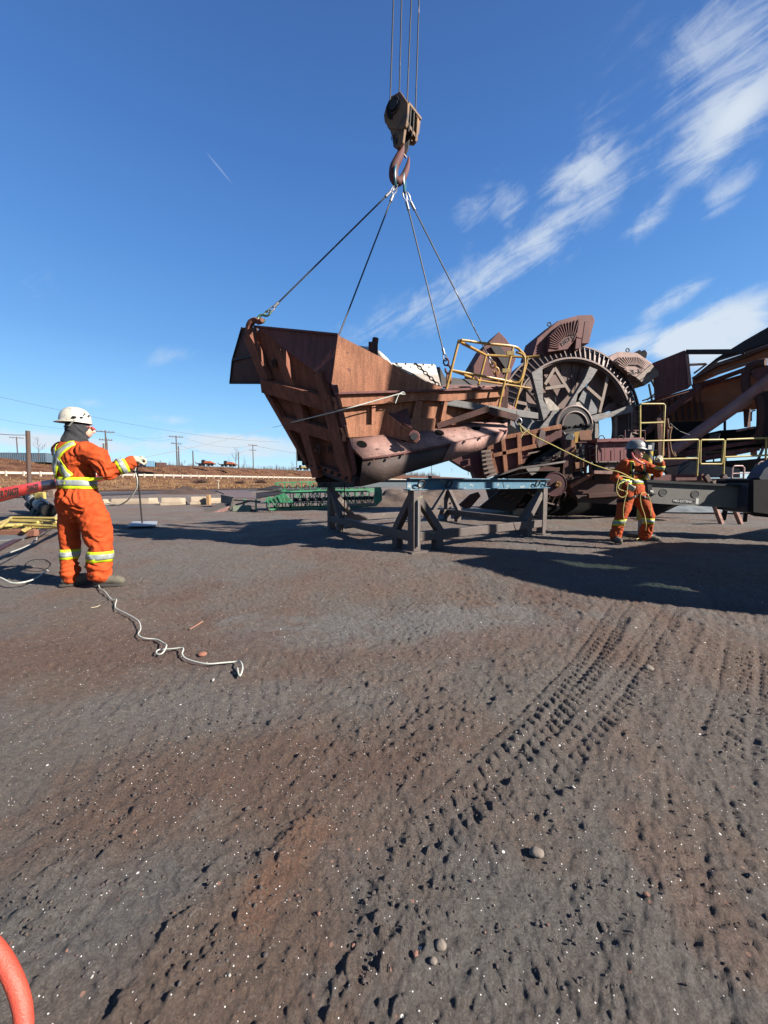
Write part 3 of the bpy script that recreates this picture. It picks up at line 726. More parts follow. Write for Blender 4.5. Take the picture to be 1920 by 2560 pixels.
bare_tree(730, 1152, 118, 1.2, 'spreading leafless shrub beside the yellow machine below the chute', 16, 5, GT)
bare_tree(400, 1150, 84, 1.5, 'wide low leafless tree right of the outstretched glove', 18, 6, GT)
bare_tree(462, 1150, 88, 1.2, 'low leafless tree right of the tall double armed pole', 14, 7, GT)
bare_tree(302, 1143, 84, 1.2, 'low leafless tree above the outstretched orange sleeve', 12, 8, GT)
bare_tree(1130, 1168, 170, 1.3, 'tiny leafless tree seen under the chute above the blue beam', 14, 9, GT)
bare_tree(22, 1125, 80, 1.0, 'low leafless tree at the far left edge above the container', 10, 10, GT)
# scrub as one mass
mb = MB(); rng = random.Random(8)
for i in range(1500):
    t = rng.uniform(-1.2, 5.5); off = rng.uniform(16, 40); p = lerp_path(t, off, 5.3); h = rng.uniform(.4, 1.9)*(1+max(0, t)*.35)
    for k in range(4):
        q = p+Vector((rng.uniform(-.5, .5), rng.uniform(-.5, .5), 0)); w = .05
        mb.add([q-Vector((w, 0, 0)), q+Vector((w, 0, 0)), q+Vector((rng.uniform(-.4, .4), rng.uniform(-.4, .4), h))], [(0, 1, 2)])
o = mb.build('scrub', bark, smooth=0, origin=(0, 0, 0)); tag(o, 'leafless scrub along the skyline above the slope', 'scrub', kind='stuff')
# darker shrubs on the slope
def shrub(px, py, d, z, s, label, seed):
    rng = random.Random(seed); c = P(px, py, d); c.z = z; mb = MB()
    for i in range(160):
        a = rng.uniform(0, 6.28); e = rng.uniform(.1, 1.3); l = s*rng.uniform(.5, 1.1)
        q = c+Vector((math.cos(a)*math.cos(e)*1.6, math.sin(a)*math.cos(e)*1.6, math.sin(e)*.8))*l
        mb.tube([c+Vector((rng.uniform(-s, s)*.6, rng.uniform(-s, s)*.6, 0)), q], [.03, .01], 3)
    o = mb.build('shrub', mat('dark_red_twigs', (.07, .03, .025), (.1, .05, .035), rough=.95), smooth=0); tag(o, label, 'shrub', 'dark shrubs on the slope')
shrub(650, 1212, 75, .9, 1.3, 'dark leafless shrub on the slope nearest the chute', 1)
shrub(500, 1210, 62, .9, 1.2, 'dark leafless shrub on the slope above the white marker post', 2)
shrub(600, 1215, 68, .8, .9, 'dark leafless shrub in the middle of the three on the slope', 3)

# containers, sheds and machines on the skyline
def container(px0, px1, yt, d, h, m, label, name='shipping_container'):
    a = P(px0, yt, d); b = P(px1, yt, d*1.02); root = thing(name, Vector(((a.x+b.x)/2, (a.y+b.y)/2, a.z-h)), label, 'container' if 'container' in name else 'shed')
    w = (b-a).length; dr = (b-a); dr.z = 0; dr.normalize(); nn = Vector((-dr.y, dr.x, 0)); c = (a+b)/2+nn*1.2
    rot = Matrix((dr, nn, Vector((0, 0, 1)))).transposed()
    mb = MB(); z0 = a.z-h
    mb.box((c.x, c.y, z0+h/2), (w, 2.4, h), rot)
    k = int(w/.35)
    for i in range(k): mb.box(Vector((a.x, a.y, z0+h/2))+dr*(i+.5)*w/k-nn*.03, (.16, .08, h*.9), rot)
    mb.build('body', m, root, smooth=0)
    f = MB()
    for z in (z0+.06, z0+h-.06): f.box((c.x, c.y, z), (w+.06, 2.5, .12), rot)
    f.build('frame', m, root, smooth=0)
bl = mat('slate_blue_container', (.10, .15, .20), (.13, .18, .23), rough=.6, scale=1)
container(-40, 115, 1131, 72, 1.75, bl, 'long slate blue container standing on the slope behind the rusty post')
container(364, 387, 1152, 84, 1.2, mat('blue_container', (.08, .2, .33), (.1, .24, .36), rough=.6), 'short blue container right behind the outstretched glove')
container(390, 416, 1156, 86, .95, rust_d, 'low dark brown shed right of the blue container', 'shed')
def far_machine(px, py, d, s, label, m):
    c = P(px, py, d); base = Vector((c.x, c.y, 5.4)); root = thing('earthmover', base, label, 'machine')
    b = MB(); b.box(base+Vector((.6, 0, 1.45))*s, (2.6*s, 1.6*s, .8*s), taper=.85); b.box(base+Vector((2.2, 0, 1.1))*s, (1.2*s, 1.4*s, .5*s)); b.build('body', m, root, smooth=0)
    k = MB(); k.box(base+Vector((-1.2, 0, 1.7))*s, (1.2*s, 1.3*s, 1.3*s), taper=.8); k.build('cab', dark, root, smooth=0)
    f = MB(); f.bar(base+Vector((-3.6, 0, .9))*s, base+Vector((3.4, 0, .75))*s, .8*s, .35*s); f.build('frame', rust_d, root, smooth=0)
    for x in (-2.2, -.9, 1.0, 2.3):
        w = MB(); w.cyl(base+Vector((x, -.9, .55))*s, base+Vector((x, -.5, .55))*s, .55*s, 14); w.build('wheel', black, root)
    a = MB(); a.bar(base+Vector((-3.6, 0, .9))*s, base+Vector((-4.4, 0, 1.6))*s, .3*s, .25*s); a.build('arm', palegrey, root, smooth=0)
oran = mat('orange_machine_paint', (.55, .14, .05), (.45, .10, .04), rough=.5)
far_machine(517, 1165, 105, .72, 'orange earthmover on the skyline, the left of two', oran)
far_machine(572, 1168, 110, .72, 'orange earthmover on the skyline, the right of two', oran)
far_machine(757, 1176, 140, .75, 'pale yellow earthmover on the skyline just below the chute', paleyellow)
# marker post
g = G(545, 1218)
mb = MB(); c = P(545, 1203, 46); mb.cyl((c.x, c.y, .3), c, .09, 8); mb.ball(c, .22, 8, (1, 1, .6)); o = mb.build('marker_post', concrete); tag(o, 'small white capped marker post on the slope above the barriers', 'post')
for (px, yt, yb, d) in ((672, 1184, 1196, 90), (492, 1178, 1190, 80), (720, 1200, 1232, 60)):
    c = P(px, yt, d); e = P(px, yb, d); mb = MB(); mb.cyl(e, c, .05, 6); o = mb.build('stake', concrete)
    tag(o, {672: 'thin stake behind the guardrail below the rightmost armed pole', 492: 'thin stake behind the guardrail below the orange machines', 720: 'thin tall stake in front of the guardrail beside the chute'}[px], 'stake')

# low concrete barriers in a row
spans = [(262, 278, 1249, 1259, 18.6), (273, 371, 1248, 1261, 18.4), (371, 399, 1246, 1260, 19), (400, 453, 1246, 1264, 18.2), (455, 471, 1246, 1262, 18.6), (475, 520, 1243, 1262, 18.0), (524, 560, 1246, 1259, 18.8)]
names = ['leftmost pale concrete barrier partly behind the orange coverall', 'longest pale concrete barrier in the row behind the thin rod', 'short pale barrier with a slanted joint left of the square ended one',
         'square ended pale barrier in the middle of the row', 'short barrier stub right of the square ended one', 'barrier with an upright wooden block on its right end', 'rightmost tan barrier next to the green conveyors']
for (x0, x1, yt, yb, d), lb in zip(spans, names):
    a = G(x0, yb); b = G(x1, yb-1); h = (yb-yt)/961*a.y*1.05; dr = (b-a); ln = dr.length; dr.normalize(); nn = Vector((-dr.y, dr.x, 0)); mb = MB()
    for (z0, z1, w0, w1) in ((0, .35, .42, .40), (.35, 1, .34, .22)):
        e = Vector((0, 0, h)); vs = []
        for q, w, z in ((a, w0, z0), (b, w0, z0), (a, w1, z1), (b, w1, z1)):
            sh = .0 if z0 == 0 else .04
            k = dr*(sh if q is a else -sh)
            vs += [q+k-nn*w/2+nn*.25+e*z, q+k+nn*w/2+nn*.25+e*z]
        mb.add(vs, [(0, 2, 3, 1), (4, 5, 7, 6), (0, 4, 6, 2), (1, 3, 7, 5), (0, 1, 5, 4), (2, 6, 7, 3)])
    o = mb.build('concrete_barrier', concrete, smooth=0, bevel=.015); tag(o, lb, 'barrier', 'low concrete barriers in a row')
c = G(517, 1262); mb = MB(); mb.box((c.x, c.y+.2, .22), (.16, .2, .5)); o = mb.build('wooden_block', mat('raw_timber', (.5, .3, .14), (.4, .22, .1), rough=.9), bevel=.01); tag(o, 'upright wooden block standing behind the end of a barrier', 'block')

# spoil mounds
def mound(px, py, w, dpt, h, m, label, seed, nm='dirt_mound', st='structure'):
    g = G(px, py); mb = MB(); n = 40; vs = []
    for i in range(n+1):
        for j in range(n+1):
            a, b = i/n*2-1, j/n*2-1; r = math.sqrt(a*a+b*b); f = max(0, 1-r)
            z = h*(f**.8)*(1+.5*noise.fractal(Vector((a*3+seed, b*3, 0)), 1, 2, 4))-.05*(f <= 0)
            vs.append(Vector((g.x+a*w, g.y+b*dpt+dpt, z-.02)))
    fs = [(i*(n+1)+j, (i+1)*(n+1)+j, (i+1)*(n+1)+j+1, i*(n+1)+j+1) for i in range(n) for j in range(n)]
    mb.add(vs, fs); o = mb.build(nm, m, smooth=60); tag(o, label, 'mound')
spoil = mat('spoil_dirt', (.14, .095, .07), (.09, .06, .048), rough=.95, scale=3, bump=1, bscale=9)
mound(1005, 1268, 2.6, 1.6, .75, spoil, 'grey brown spoil heap behind the stand, seen through its legs', 1)
mound(1090, 1250, 3.2, 2.0, .8, spoil, 'second spoil heap right of the first under the blue beam', 5)
mound(446, 1236, 3.0, 1.5, .6, mat('dark_spoil', (.06, .035, .028), (.09, .05, .038), rough=.95, scale=2, bump=1, bscale=8), 'small dark heap at the foot of the grassy slope', 9)
mound(1745, 1284, 1.9, 1.2, .38, mat('blue_grey_fines', (.15, .17, .19), (.12, .14, .155), rough=.9, scale=3), 'blue grey heap of fines seen beneath the outrigger beam', 12)
# a pale wet flat beyond the crane beam
a = [G(1590, 1283), G(2200, 1290), G(2200, 1240), G(1590, 1240)]
mb = MB(); mb.add([Vector((v.x, v.y, .05)) for v in a], [(0, 1, 2, 3)]); o = mb.build('pale_ground', mat('pale_grey_fines', (.27, .28, .29), (.12, .13, .14), rough=.6, scale=1.2, stretch=(1, 5, 1)), origin=(0, 0, 0)); tag(o, kind='structure')
# ------------------------------------------------------------------ hanging chute
def PP(lst): return [P(*a) for a in lst]
chute = thing('transfer_chute', P(890, 1205, 6.3), 'large rust brown steel chute hanging from the crane by four wire ropes above the stand', 'chute')
# end face (ribbed, in shade, faces the camera's left and leans outwards)
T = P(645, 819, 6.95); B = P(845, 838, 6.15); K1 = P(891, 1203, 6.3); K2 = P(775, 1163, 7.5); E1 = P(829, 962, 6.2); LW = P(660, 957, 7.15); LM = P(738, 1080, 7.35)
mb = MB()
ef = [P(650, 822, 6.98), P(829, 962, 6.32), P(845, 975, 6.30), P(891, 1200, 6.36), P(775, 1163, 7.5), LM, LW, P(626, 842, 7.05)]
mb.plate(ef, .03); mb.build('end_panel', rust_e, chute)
# the smooth upper corner panel that overhangs the ribs
mb = MB(); mb.plate([P(640, 818, 6.93), B, P(829, 962, 6.2), P(806, 945, 6.22), P(741, 895, 6.5), P(705, 868, 6.68), P(680, 846, 6.8)], .025)
mb.bar(P(636, 816, 6.93), P(846, 836.5, 6.13), .04, .03); mb.build('corner_panel', rust_m, chute)
# ribs of the end face
nrm = (P(829, 962, 6.3)-P(738, 1080, 7.3)).cross(P(845, 975, 6.3)-P(775, 1163, 7.45)).normalized()
if nrm.dot(P(780, 1000, 6.5)-Vector((0, 0, CAMH))) > 0: nrm = -nrm
ribs = [((628, 836, 7.0), (676, 952, 7.05), .20), ((706, 876, 6.72), (752, 1000, 6.85), .19), ((752, 1000, 6.85), (800, 1190, 7.1), .19), ((806, 930, 6.28), (824, 1000, 6.33), .17), ((824, 990, 6.33), (878, 1190, 6.42), .24),
        ((664, 962, 7.12), (846, 1012, 6.31), .24), ((718, 1052, 7.28), (868, 1092, 6.36), .22), ((668, 965, 7.15), (782, 1165, 7.45), .10), ((785, 1160, 7.4), (890, 1196, 6.36), .16)]
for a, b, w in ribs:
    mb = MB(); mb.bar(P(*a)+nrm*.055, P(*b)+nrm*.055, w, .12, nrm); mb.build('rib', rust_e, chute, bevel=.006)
# bolted foot beam
mb = MB(); mb.bar(P(781, 1163, 7.35), P(893, 1205, 6.28), .12, .16); mb.build('foot_beam', dark, chute, bevel=.005)
for i in range(7):
    t = i/6; q = P(785, 1150, 7.3).lerp(P(884, 1186, 6.3), t)+nrm*.16; b_ = MB(); b_.cyl(q, q+nrm*.05, .03, 6); b_.build('bolt', dark, chute, smooth=0)
for (px, py, d) in ((688, 906, 6.85), (798, 1122, 6.85), (828, 1120, 6.6)):
    q = P(px, py, d)+nrm*.02; b_ = MB(); b_.box(q, (.07, .05, .15)); b_.cyl(q, q+nrm*.08, .035, 8); b_.build('bracket_stud', rust_d, chute)
# slotted edge flange between the end and the long side
mb = MB(); mb.plate([P(826, 963, 6.18), P(842, 962, 6.12), P(846, 1000, 6.13), P(862, 1052, 6.16), P(880, 1110, 6.2), P(890, 1178, 6.28), P(884, 1196, 6.3), P(868, 1106, 6.22), P(850, 1052, 6.17), P(838, 990, 6.13)], .05)
mb.build('edge_flange', rust_m, chute)
for (x0, y0, x1, y1) in ((829, 992, 843, 1024), (849, 1070, 866, 1102)):
    mb = MB(); mb.plate([P(x0, y0, 6.17), P(x0+9, y0+2, 6.14), P(x0+16, y0+22, 6.14), P(x0+14, y0+34, 6.15), P(x0+6, y0+32, 6.17), P(x0+7, y0+14, 6.17)], .03); mb.build('gusset', rust, chute)
# hood on the far left
mb = MB()
mb.plate([P(605, 819, 7.55), P(640, 818, 6.98), P(650, 860, 7.05), P(672, 957, 7.2), P(575, 958, 7.85), P(581, 902, 7.8)], .03); mb.build('hood', rust_d, chute)
mb = MB(); mb.tube([P(605, 818, 7.5), P(581, 901, 7.75), P(575, 958, 7.8), P(660, 958, 7.2)], .018, 6); mb.bar(P(584, 900, 7.7), P(636, 888, 7.2), .05, .05); mb.build('hood_rim', dark, chute)
# curved lifting horn
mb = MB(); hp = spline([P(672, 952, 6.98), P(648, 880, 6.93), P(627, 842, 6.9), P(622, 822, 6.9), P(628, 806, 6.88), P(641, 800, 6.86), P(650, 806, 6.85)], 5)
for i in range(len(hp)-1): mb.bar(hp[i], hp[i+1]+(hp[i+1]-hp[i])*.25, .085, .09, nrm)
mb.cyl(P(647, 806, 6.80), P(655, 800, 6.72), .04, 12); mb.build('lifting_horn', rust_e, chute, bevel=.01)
# dark chute mouth below left
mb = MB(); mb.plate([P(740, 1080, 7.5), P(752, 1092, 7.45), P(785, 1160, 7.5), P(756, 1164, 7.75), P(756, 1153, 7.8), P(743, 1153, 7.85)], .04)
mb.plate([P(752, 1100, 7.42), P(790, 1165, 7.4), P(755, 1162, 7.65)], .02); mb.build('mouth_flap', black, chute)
# long side wall
def SW(px, py, off=0.0):
    """a point on the long side plane for a photo pixel; off > 0 is outward"""
    o = Vector((0, 0, CAMH)); r = pdir(px, py)
    a = Vector((.883, .469, 0)); n = Vector((.469, -.883, .0)); n = (n+Vector((0, 0, -.10))).normalized()
    p0 = Vector((-.46, 6.30, 1.1))+n*off
    t = (p0-o).dot(n)/r.dot(n); return o+r*t
mb = MB(); mb.plate([SW(845, 838), SW(968, 901), SW(980, 912), SW(1060, 951), SW(1102, 967), SW(1099, 974), SW(848, 983), SW(844, 962), SW(829, 961)], .02); mb.build('upper_side_panel', rust, chute)
mb = MB(); mb.plate([SW(848, 984), SW(1100, 972), SW(1262, 968), SW(1262, 1068), SW(906, 1146), SW(885, 1130)], .03); mb.build('side_panel', rust, chute)
def slab(pts, off, name='side_rib', m=rust, bev=.004):
    q = [SW(x, y, off) for (x, y) in pts]; b_ = MB(); b_.plate(q, off+.001); return b_.build(name, m, chute, bevel=bev)
slab([(846, 980), (1100, 973), (1266, 965), (1263, 972), (1100, 978), (847, 986)], .16, 'top_flange', rust_m)
slab([(849, 986), (1100, 978), (1262, 971), (1261, 991), (1118, 1003), (1060, 1001), (856, 1018)], .10, 'belt_band')
slab([(866, 1062), (934, 1062), (936, 1090), (872, 1094)], .09, 'lower_band')
slab([(1012, 1048), (1052, 1045), (1090, 1046), (1086, 1075), (1040, 1080)], .09, 'lower_band')
slab([(1040, 1003), (1056, 1002), (1050, 1046), (1030, 1048)], .09)
slab([(1112, 1003), (1120, 1003), (1112, 1050), (1102, 1050)], .09)
slab([(930, 1014), (940, 1013), (937, 1062), (929, 1062)], .07)
# folded skirt: bulging plate with round holes above a rubber curtain
fold_top = [(873, 1095), (935, 1090), (1010, 1083), (1085, 1073), (1180, 1055), (1262, 1042)]
fold_mid = [(880, 1118), (940, 1112), (1015, 1102), (1092, 1090), (1185, 1073), (1268, 1053)]
fold_bot = [(907, 1147), (966, 1138), (1040, 1125), (1105, 1112), (1190, 1094), (1268, 1074)]
def striprows(rows, offs, name, m, th=.02, sub=1):
    vs = []; k = len(rows[0]); global LAST
    for row, o_ in zip(rows, offs): vs += [SW(x, y, o_) for (x, y) in row]
    n = len(vs); b_ = MB(); fs = [(r*k+i, r*k+i+1, (r+1)*k+i+1, (r+1)*k+i) for r in range(len(rows)-1) for i in range(k-1)]
    b_.add(vs, fs); LAST = BVHTree.FromPolygons([tuple(v) for v in vs], fs); return b_.build(name, m, chute, smooth=8, solid=th)
striprows([fold_top, fold_mid, fold_bot], [.06, .22, .42], 'folded_skirt', rust_p); SKB = LAST
edge2 = [(x, y+5) for (x, y) in fold_bot]
striprows([fold_bot, edge2], [.44, .44], 'skirt_seam', rust_m, .03)
curt = [(899, 1217), (960, 1203), (1012, 1184), (1060, 1170), (1128, 1150), (1192, 1127)]
curt_t = [(906, 1150), (966, 1141), (1035, 1129), (1085, 1119), (1150, 1107), (1215, 1093)]
striprows([curt_t, curt], [.43, .40], 'rubber_curtain', rubber_skirt, .012)
striprows([[(1128, 1108), (1190, 1096), (1268, 1078)], [(1105, 1155), (1192, 1128), (1262, 1098)]], [.46, .42], 'end_skirt_plate', rust_p, .015)
for (x, y, r_) in ((904, 1112, .085), (1098, 1083, .085), (1188, 1070, .095), (1253, 1056, .07), (1010, 1100, .06)):
    o0 = Vector((0, 0, CAMH)); h_ = SKB.ray_cast(o0, (P(x, y, 6)-o0).normalized()); ax = h_[1] if h_[1].dot(o0-h_[0]) > 0 else -h_[1]; b_ = MB(); b_.cyl(h_[0]-ax*.03, h_[0]+ax*.013, r_, 24); b_.build('inspection_hole', mat('hole_black', (.004, .004, .004), (.006, .006, .006), rough=.95, spec=.05), chute)
for i in range(9):
    t = (i+.5)/9; x = 915+t*340; y = 1150-t*72; c = SW(x, y+6, .46); b_ = MB(); b_.cyl(c-Vector((.0, .02, 0)), c+Vector((.01, -.03, 0)), .022, 6); b_.build('bolt', rust_d, chute, smooth=0)
# clevis arm
mb = MB(); pv = P(1040, 1088, 6.15)
mb.plate([P(936, 1008, 6.52), P(1006, 1062, 6.25), P(1030, 1073, 6.12), P(1046, 1085, 6.08), P(1047, 1098, 6.08), P(1038, 1106, 6.08), P(1022, 1103, 6.12), P(934, 1082, 6.5)], .04); mb.build('clevis_side', rust, chute)
mb = MB(); mb.plate([P(955, 1018, 6.75), P(1003, 983, 6.95), P(1010, 984, 6.95), P(1031, 1072, 6.15), P(985, 1046, 6.4), P(937, 1008, 6.55)], .03); mb.build('clevis_top', rust_m, chute)
for dd in (0.0, .3):
    mb = MB(); c = P(1035, 1091, 6.08+dd); mb.cyl(c+Vector((0, -.015, 0)), c+Vector((0, .06, 0)), .092, 24); mb.build('clevis_boss', rust_m, chute, bevel=.008)
mb = MB(); mb.plate([P(860, 1105, 6.75), P(912, 1140, 6.75), P(925, 1205, 6.8), P(884, 1203, 6.8)], .03); mb.build('dark_fill_plate', black, chute)  # black plate added to darken the gap beside the curtain
mb = MB(); c = P(1035, 1091, 6.0); mb.cyl(c, c+Vector((0, .1, 0)), .055, 18); mb.build('pivot_bore', blackmark, chute)
# white wear liners inside the far wall
mb = MB(); mb.plate([P(892, 864, 7.1), P(924, 867, 7.3), P(950, 878, 7.3), P(970, 896, 7.3), P(981, 912, 7.3), P(930, 890, 7.1)], .03)
mb.plate([P(968, 900, 7.3), P(980, 909, 7.4), P(978, 925, 7.2), P(966, 922, 7.2)], .02); mb.build('liner_plate', liner, chute)
mb = MB(); mb.plate([P(976, 907, 8.1), P(1088, 911, 8.7), P(1096, 940, 8.5), P(1034, 934, 8.2)], .03); mb.build('liner_plate', liner, chute)
mb = MB(); mb.plate([P(1030, 933, 8.1), P(1096, 938, 8.5), P(1103, 967, 8.2), P(1080, 962, 7.9)], .03); mb.build('liner_plate', mat('grey_wear_liner', (.42, .36, .31), (.34, .29, .25), rough=.8, scale=9, bump=.3), chute)
for i in range(5):
    c = P(992+i*22, 909+i*.8, 8.0+i*.13); b_ = MB(); b_.ball(c, .02, 6); b_.build('liner_bolt', rust_d, chute)
for i in range(4):
    a = P(962+i*4, 908, 7.0); q = P(960+i*5+(i % 2)*4, 930-(i % 2)*5, 6.95); b_ = MB(); b_.tube([a, a.lerp(q, .6)+Vector((.02, -.02, 0)), q], .014, 6); b_.build('loose_tie', liner, chute)
# far wall and top deck
mb = MB(); mb.plate([P(1093, 917, 8.7), P(1100, 918, 8.6), P(1112, 942, 8.5), P(1190, 950, 9.0), P(1266, 958, 9.4), P(1266, 972, 9.3), P(1104, 968, 8.3)], .03); mb.build('far_wall', dark, chute)
mb = MB(); mb.plate([SW(1100, 967), SW(1266, 964), P(1262, 962, 9.2), P(1112, 962, 8.4)], .02); mb.build('top_deck', rust_p, chute)
mb = MB(); mb.cyl(P(934, 885, 6.9), P(939, 845, 6.9), .055, 14); mb.box(P(933, 872, 6.9), (.16, .14, .2)); mb.build('stub_post', rust_d, chute, bevel=.01)
mb = MB(); mb.bar(SW(1263, 968, .02), SW(1260, 1040, .02), .12, .05); mb.build('end_post', rust_p, chute)
mb = MB(); mb.bar(P(1215, 990, 7.6), P(1290, 1040, 7.75), .12, .2); mb.build('sloping_stringer', rust_p, chute, bevel=.005)
# chain lying over the liner
mb = MB()
for i in range(9):
    t = i/8; c = P(1042+t*58, 912+t*55, 7.9-t*.3)
    ax = (P(1100, 967, 7.6)-P(1042, 912, 7.9)).normalized(); sd = ax.cross(Vector((0, 1, 0))).normalized() if i % 2 else Vector((0, 1, 0))
    lk = [c+ax*math.cos(a)*.055+sd*math.sin(a)*.03 for a in np.linspace(0, 2*math.pi, 12, endpoint=False)]
    mb.tube(lk, .011, 5, closed=True)
o = mb.build('chain', dark); tag(o, 'dark chain draped over the white liner of the chute', 'chain')

# access platform on the side of the chute (it is part of the chute: it hangs with it)
T1, T3, T2, T4 = P(1147, 852, 6.9), P(1283, 866, 7.18), P(1215, 888, 7.68), P(1320, 893, 7.8)
B1, B3, B2, B4 = P(1108, 1004, 6.9), P(1244, 1026, 7.18), P(1183, 1014, 7.68), P(1281, 1040, 7.8)
plat = MB(); ex = (B3-B1); ey = (B2-B1)
for (a, b) in ((B1-ex*.04, B3+ex*.35), (B3+ex*.35, B3+ex*.35+ey), (B1-ex*.04+ey, B3+ex*.35+ey), (B1-ex*.04, B1-ex*.04+ey)): plat.bar(a, b, .05, .12)
pf = plat.build('platform_frame', mat('dim_grey_channel', (.13, .12, .11), (.09, .085, .08), rough=.6), chute, bevel=.004)
gr = MB()
nb = 44
for i in range(nb):
    t = -.02+i/(nb-1)*1.34; gr.bar(B1+ex*t+Vector((0, 0, .02)), B1+ex*t+ey+Vector((0, 0, .02)), .008, .035)
for k in range(6):
    gr.bar(B1-ex*.02+ey*(k/5)+Vector((0, 0, .02)), B1+ex*1.32+ey*(k/5)+Vector((0, 0, .02)), .014, .03)
gr.build('grating', dark, chute, smooth=0)
mb = MB(); mb.bar(SW(1092, 1066, .05), P(1222, 1022, 6.95), .07, .10); mb.bar(P(1222, 1026, 7.0), P(1294, 1046, 7.15), .06, .12); mb.bar(SW(1215, 1060, .05), B3+Vector((0, 0, -.05)), .07, .09); mb.build('platform_bracket', rust_d, chute, bevel=.004)
cdir = (B3-B1).normalized()
text_mesh('CUSTOMER PLATFORMS  DIVISION', 'stamped_lettering', .045, palegrey, chute, B1.lerp(B3, .42)+Vector((.01, -.035, -.045)), cdir, Vector((0, 0, 1)), extrude=.001)
for a, b in ((B1, T1), (B2, T2), (B3, T3), (B4, T4)):
    rl = MB(); rl.tube([a, b], .024, 10); rl.build('railing_post', yellow, chute)
rl = MB()
rl.tube(spline([T2, T1, T1.lerp(T3, .5), T3, P(1301, 877, 7.3), P(1311, 888, 7.36), P(1311, 900, 7.38)], 4), .023, 10)
rl.tube([T1, T2, T4, T4+(T4-T2).normalized()*.2+Vector((0, -.1, 0))], .023, 10)
rl.build('top_rail', yellow, chute)
rl = MB(); M1, M2, M3, M4 = B1.lerp(T1, .52), B2.lerp(T2, .50), B3.lerp(T3, .47), B4.lerp(T4, .50)
rl.tube([M2, M1, M3, P(1285, 957, 7.35)], .022, 10); rl.tube([M2, M4, M4+(M4-M2).normalized()*.22], .022, 10); rl.build('mid_rail', yellow, chute)
rl = MB(); rl.tube(spline([P(1290, 880, 7.3), P(1308, 888, 7.3), P(1312, 905, 7.3), P(1305, 940, 7.3), P(1297, 955, 7.3), P(1285, 957, 7.3), P(1272, 950, 7.3)], 6), .022, 10); rl.build('gate_loop', yellow, chute)
for (x, y) in ((1276, 883), (1265, 927)):
    mb = MB(); c = P(x, y, 7.12); mb.box(c, (.14, .03, .075)); mb.build('hinge_plate', mat('brass_yellow', (.45, .30, .06), (.3, .2, .05), rough=.5), chute, bevel=.004)
mb = MB(); c = P(1296, 1054, 7.0); mb.tube([c+Vector((math.cos(a)*.055, 0, math.sin(a)*.06)) for a in np.linspace(0, 6.283, 14, endpoint=False)], .014, 8, closed=True); o = mb.build('shackle', steel); tag(o, 'small bright shackle at the outer corner of the platform tied to the yellow rope', 'shackle')

# ------------------------------------------------------------------ hook block, hoist ropes, slings
HD = 7.5
block = thing('crane_hook_block', P(990, 320, HD), 'grimy ochre crane hook block with a red hook, hung on four hoist ropes', 'hook block')
ch = [(976, 241), (985, 236), (1000, 227), (1020, 256), (1018, 292), (1014, 315), (1006, 324), (985, 322), (972, 320), (961, 305), (959, 288), (964, 268)]
CK = lambda x: -(x-990)*.0056
mb = MB(); mb.plate([P(x, y, HD+CK(x)) for x, y in ch], .06); mb.build('cheek_plate', blockpaint, block, bevel=.012)
mb = MB(); mb.plate([P(x+24, y+36, HD+.42+CK(x)) for x, y in ch], .06); mb.build('cheek_plate', blockpaint, block, bevel=.012)
mb = MB(); mb.plate([P(x+7, y+12, HD+.14+CK(x)) for x, y in ch], .03); mb.plate([P(x+15, y+23, HD+.27+CK(x)) for x, y in ch], .03); mb.build('divider_plate', dark, block, bevel=.006)
for k, dd in enumerate((.07, .20, .33)):
    c = P(990+8*k+3, 272+11*k+3, HD+dd); mb = MB(); mb.cyl(c-Vector((0, .03, 0)), c+Vector((0, .03, 0)), .20, 28); mb.build('sheave', black, block, bevel=.008)
mb = MB(); c = P(986, 264, HD+CK(986)-.012); rr = [c+Vector((math.cos(a)*.10*.8, -math.cos(a)*.10*.6, math.sin(a)*.13)) for a in np.linspace(0, 6.283, 28, endpoint=False)]; mb.tube(rr, .02, 8, closed=True); mb.cyl(c+Vector((-.02, -.025, 0)), c+Vector((.02, .03, 0)), .085, 20); mb.build('hub_ring', dark, block)
mb = MB(); mb.bar(P(1020, 258, HD+.0), P(1051, 298, HD+.42), .05, .05); mb.bar(P(1016, 312, HD), P(1040, 350, HD+.42), .08, .07); mb.plate([P(1019, 262, HD+.02), P(1028, 276, HD+.1), P(1022, 326, HD+.1), P(1012, 312, HD+.02)], .03)
mb.plate([P(1046, 296, HD+.36), P(1052, 300, HD+.42), P(1048, 334, HD+.42), P(1030, 354, HD+.3), P(1026, 346, HD+.28)], .04); mb.build('side_frame', blockpaint, block, bevel=.006)
mb = MB(); mb.plate([P(x, y, HD+.02+CK(x)) for x, y in ((972, 316), (1012, 318), (1007, 355), (1000, 366), (991, 371), (983, 366), (980, 345))], .06); mb.build('lower_cheek', blockpaint, block, bevel=.01)
mb = MB(); mb.plate([P(1006, 330, HD+.2), P(1024, 345, HD+.2), P(1022, 370, HD+.2), P(1014, 386, HD+.2), P(1006, 380, HD+.2)], .05); mb.build('lower_cheek', dark, block, bevel=.01)
mb = MB(); c = P(993, 350, HD-.01); mb.cyl(c, c+Vector((0, .03, 0)), .045, 14); mb.build('pin', dark, block)
text_mesh('13 - 17', 'plate_digits', .10, dark, block, P(992, 336, HD+.002), Vector((.8, -.6, .15)), Vector((0, 0, 1)))
hk = spline([P(1004, 362, HD+.1), P(1002, 382, HD+.1), P(995, 398, HD+.08), P(985, 420, HD+.06), P(984, 442, HD+.05), P(993, 455, HD+.05), P(1006, 446, HD+.08), P(1016, 425, HD+.12), P(1021, 405, HD+.15), P(1022, 392, HD+.16)], 5)
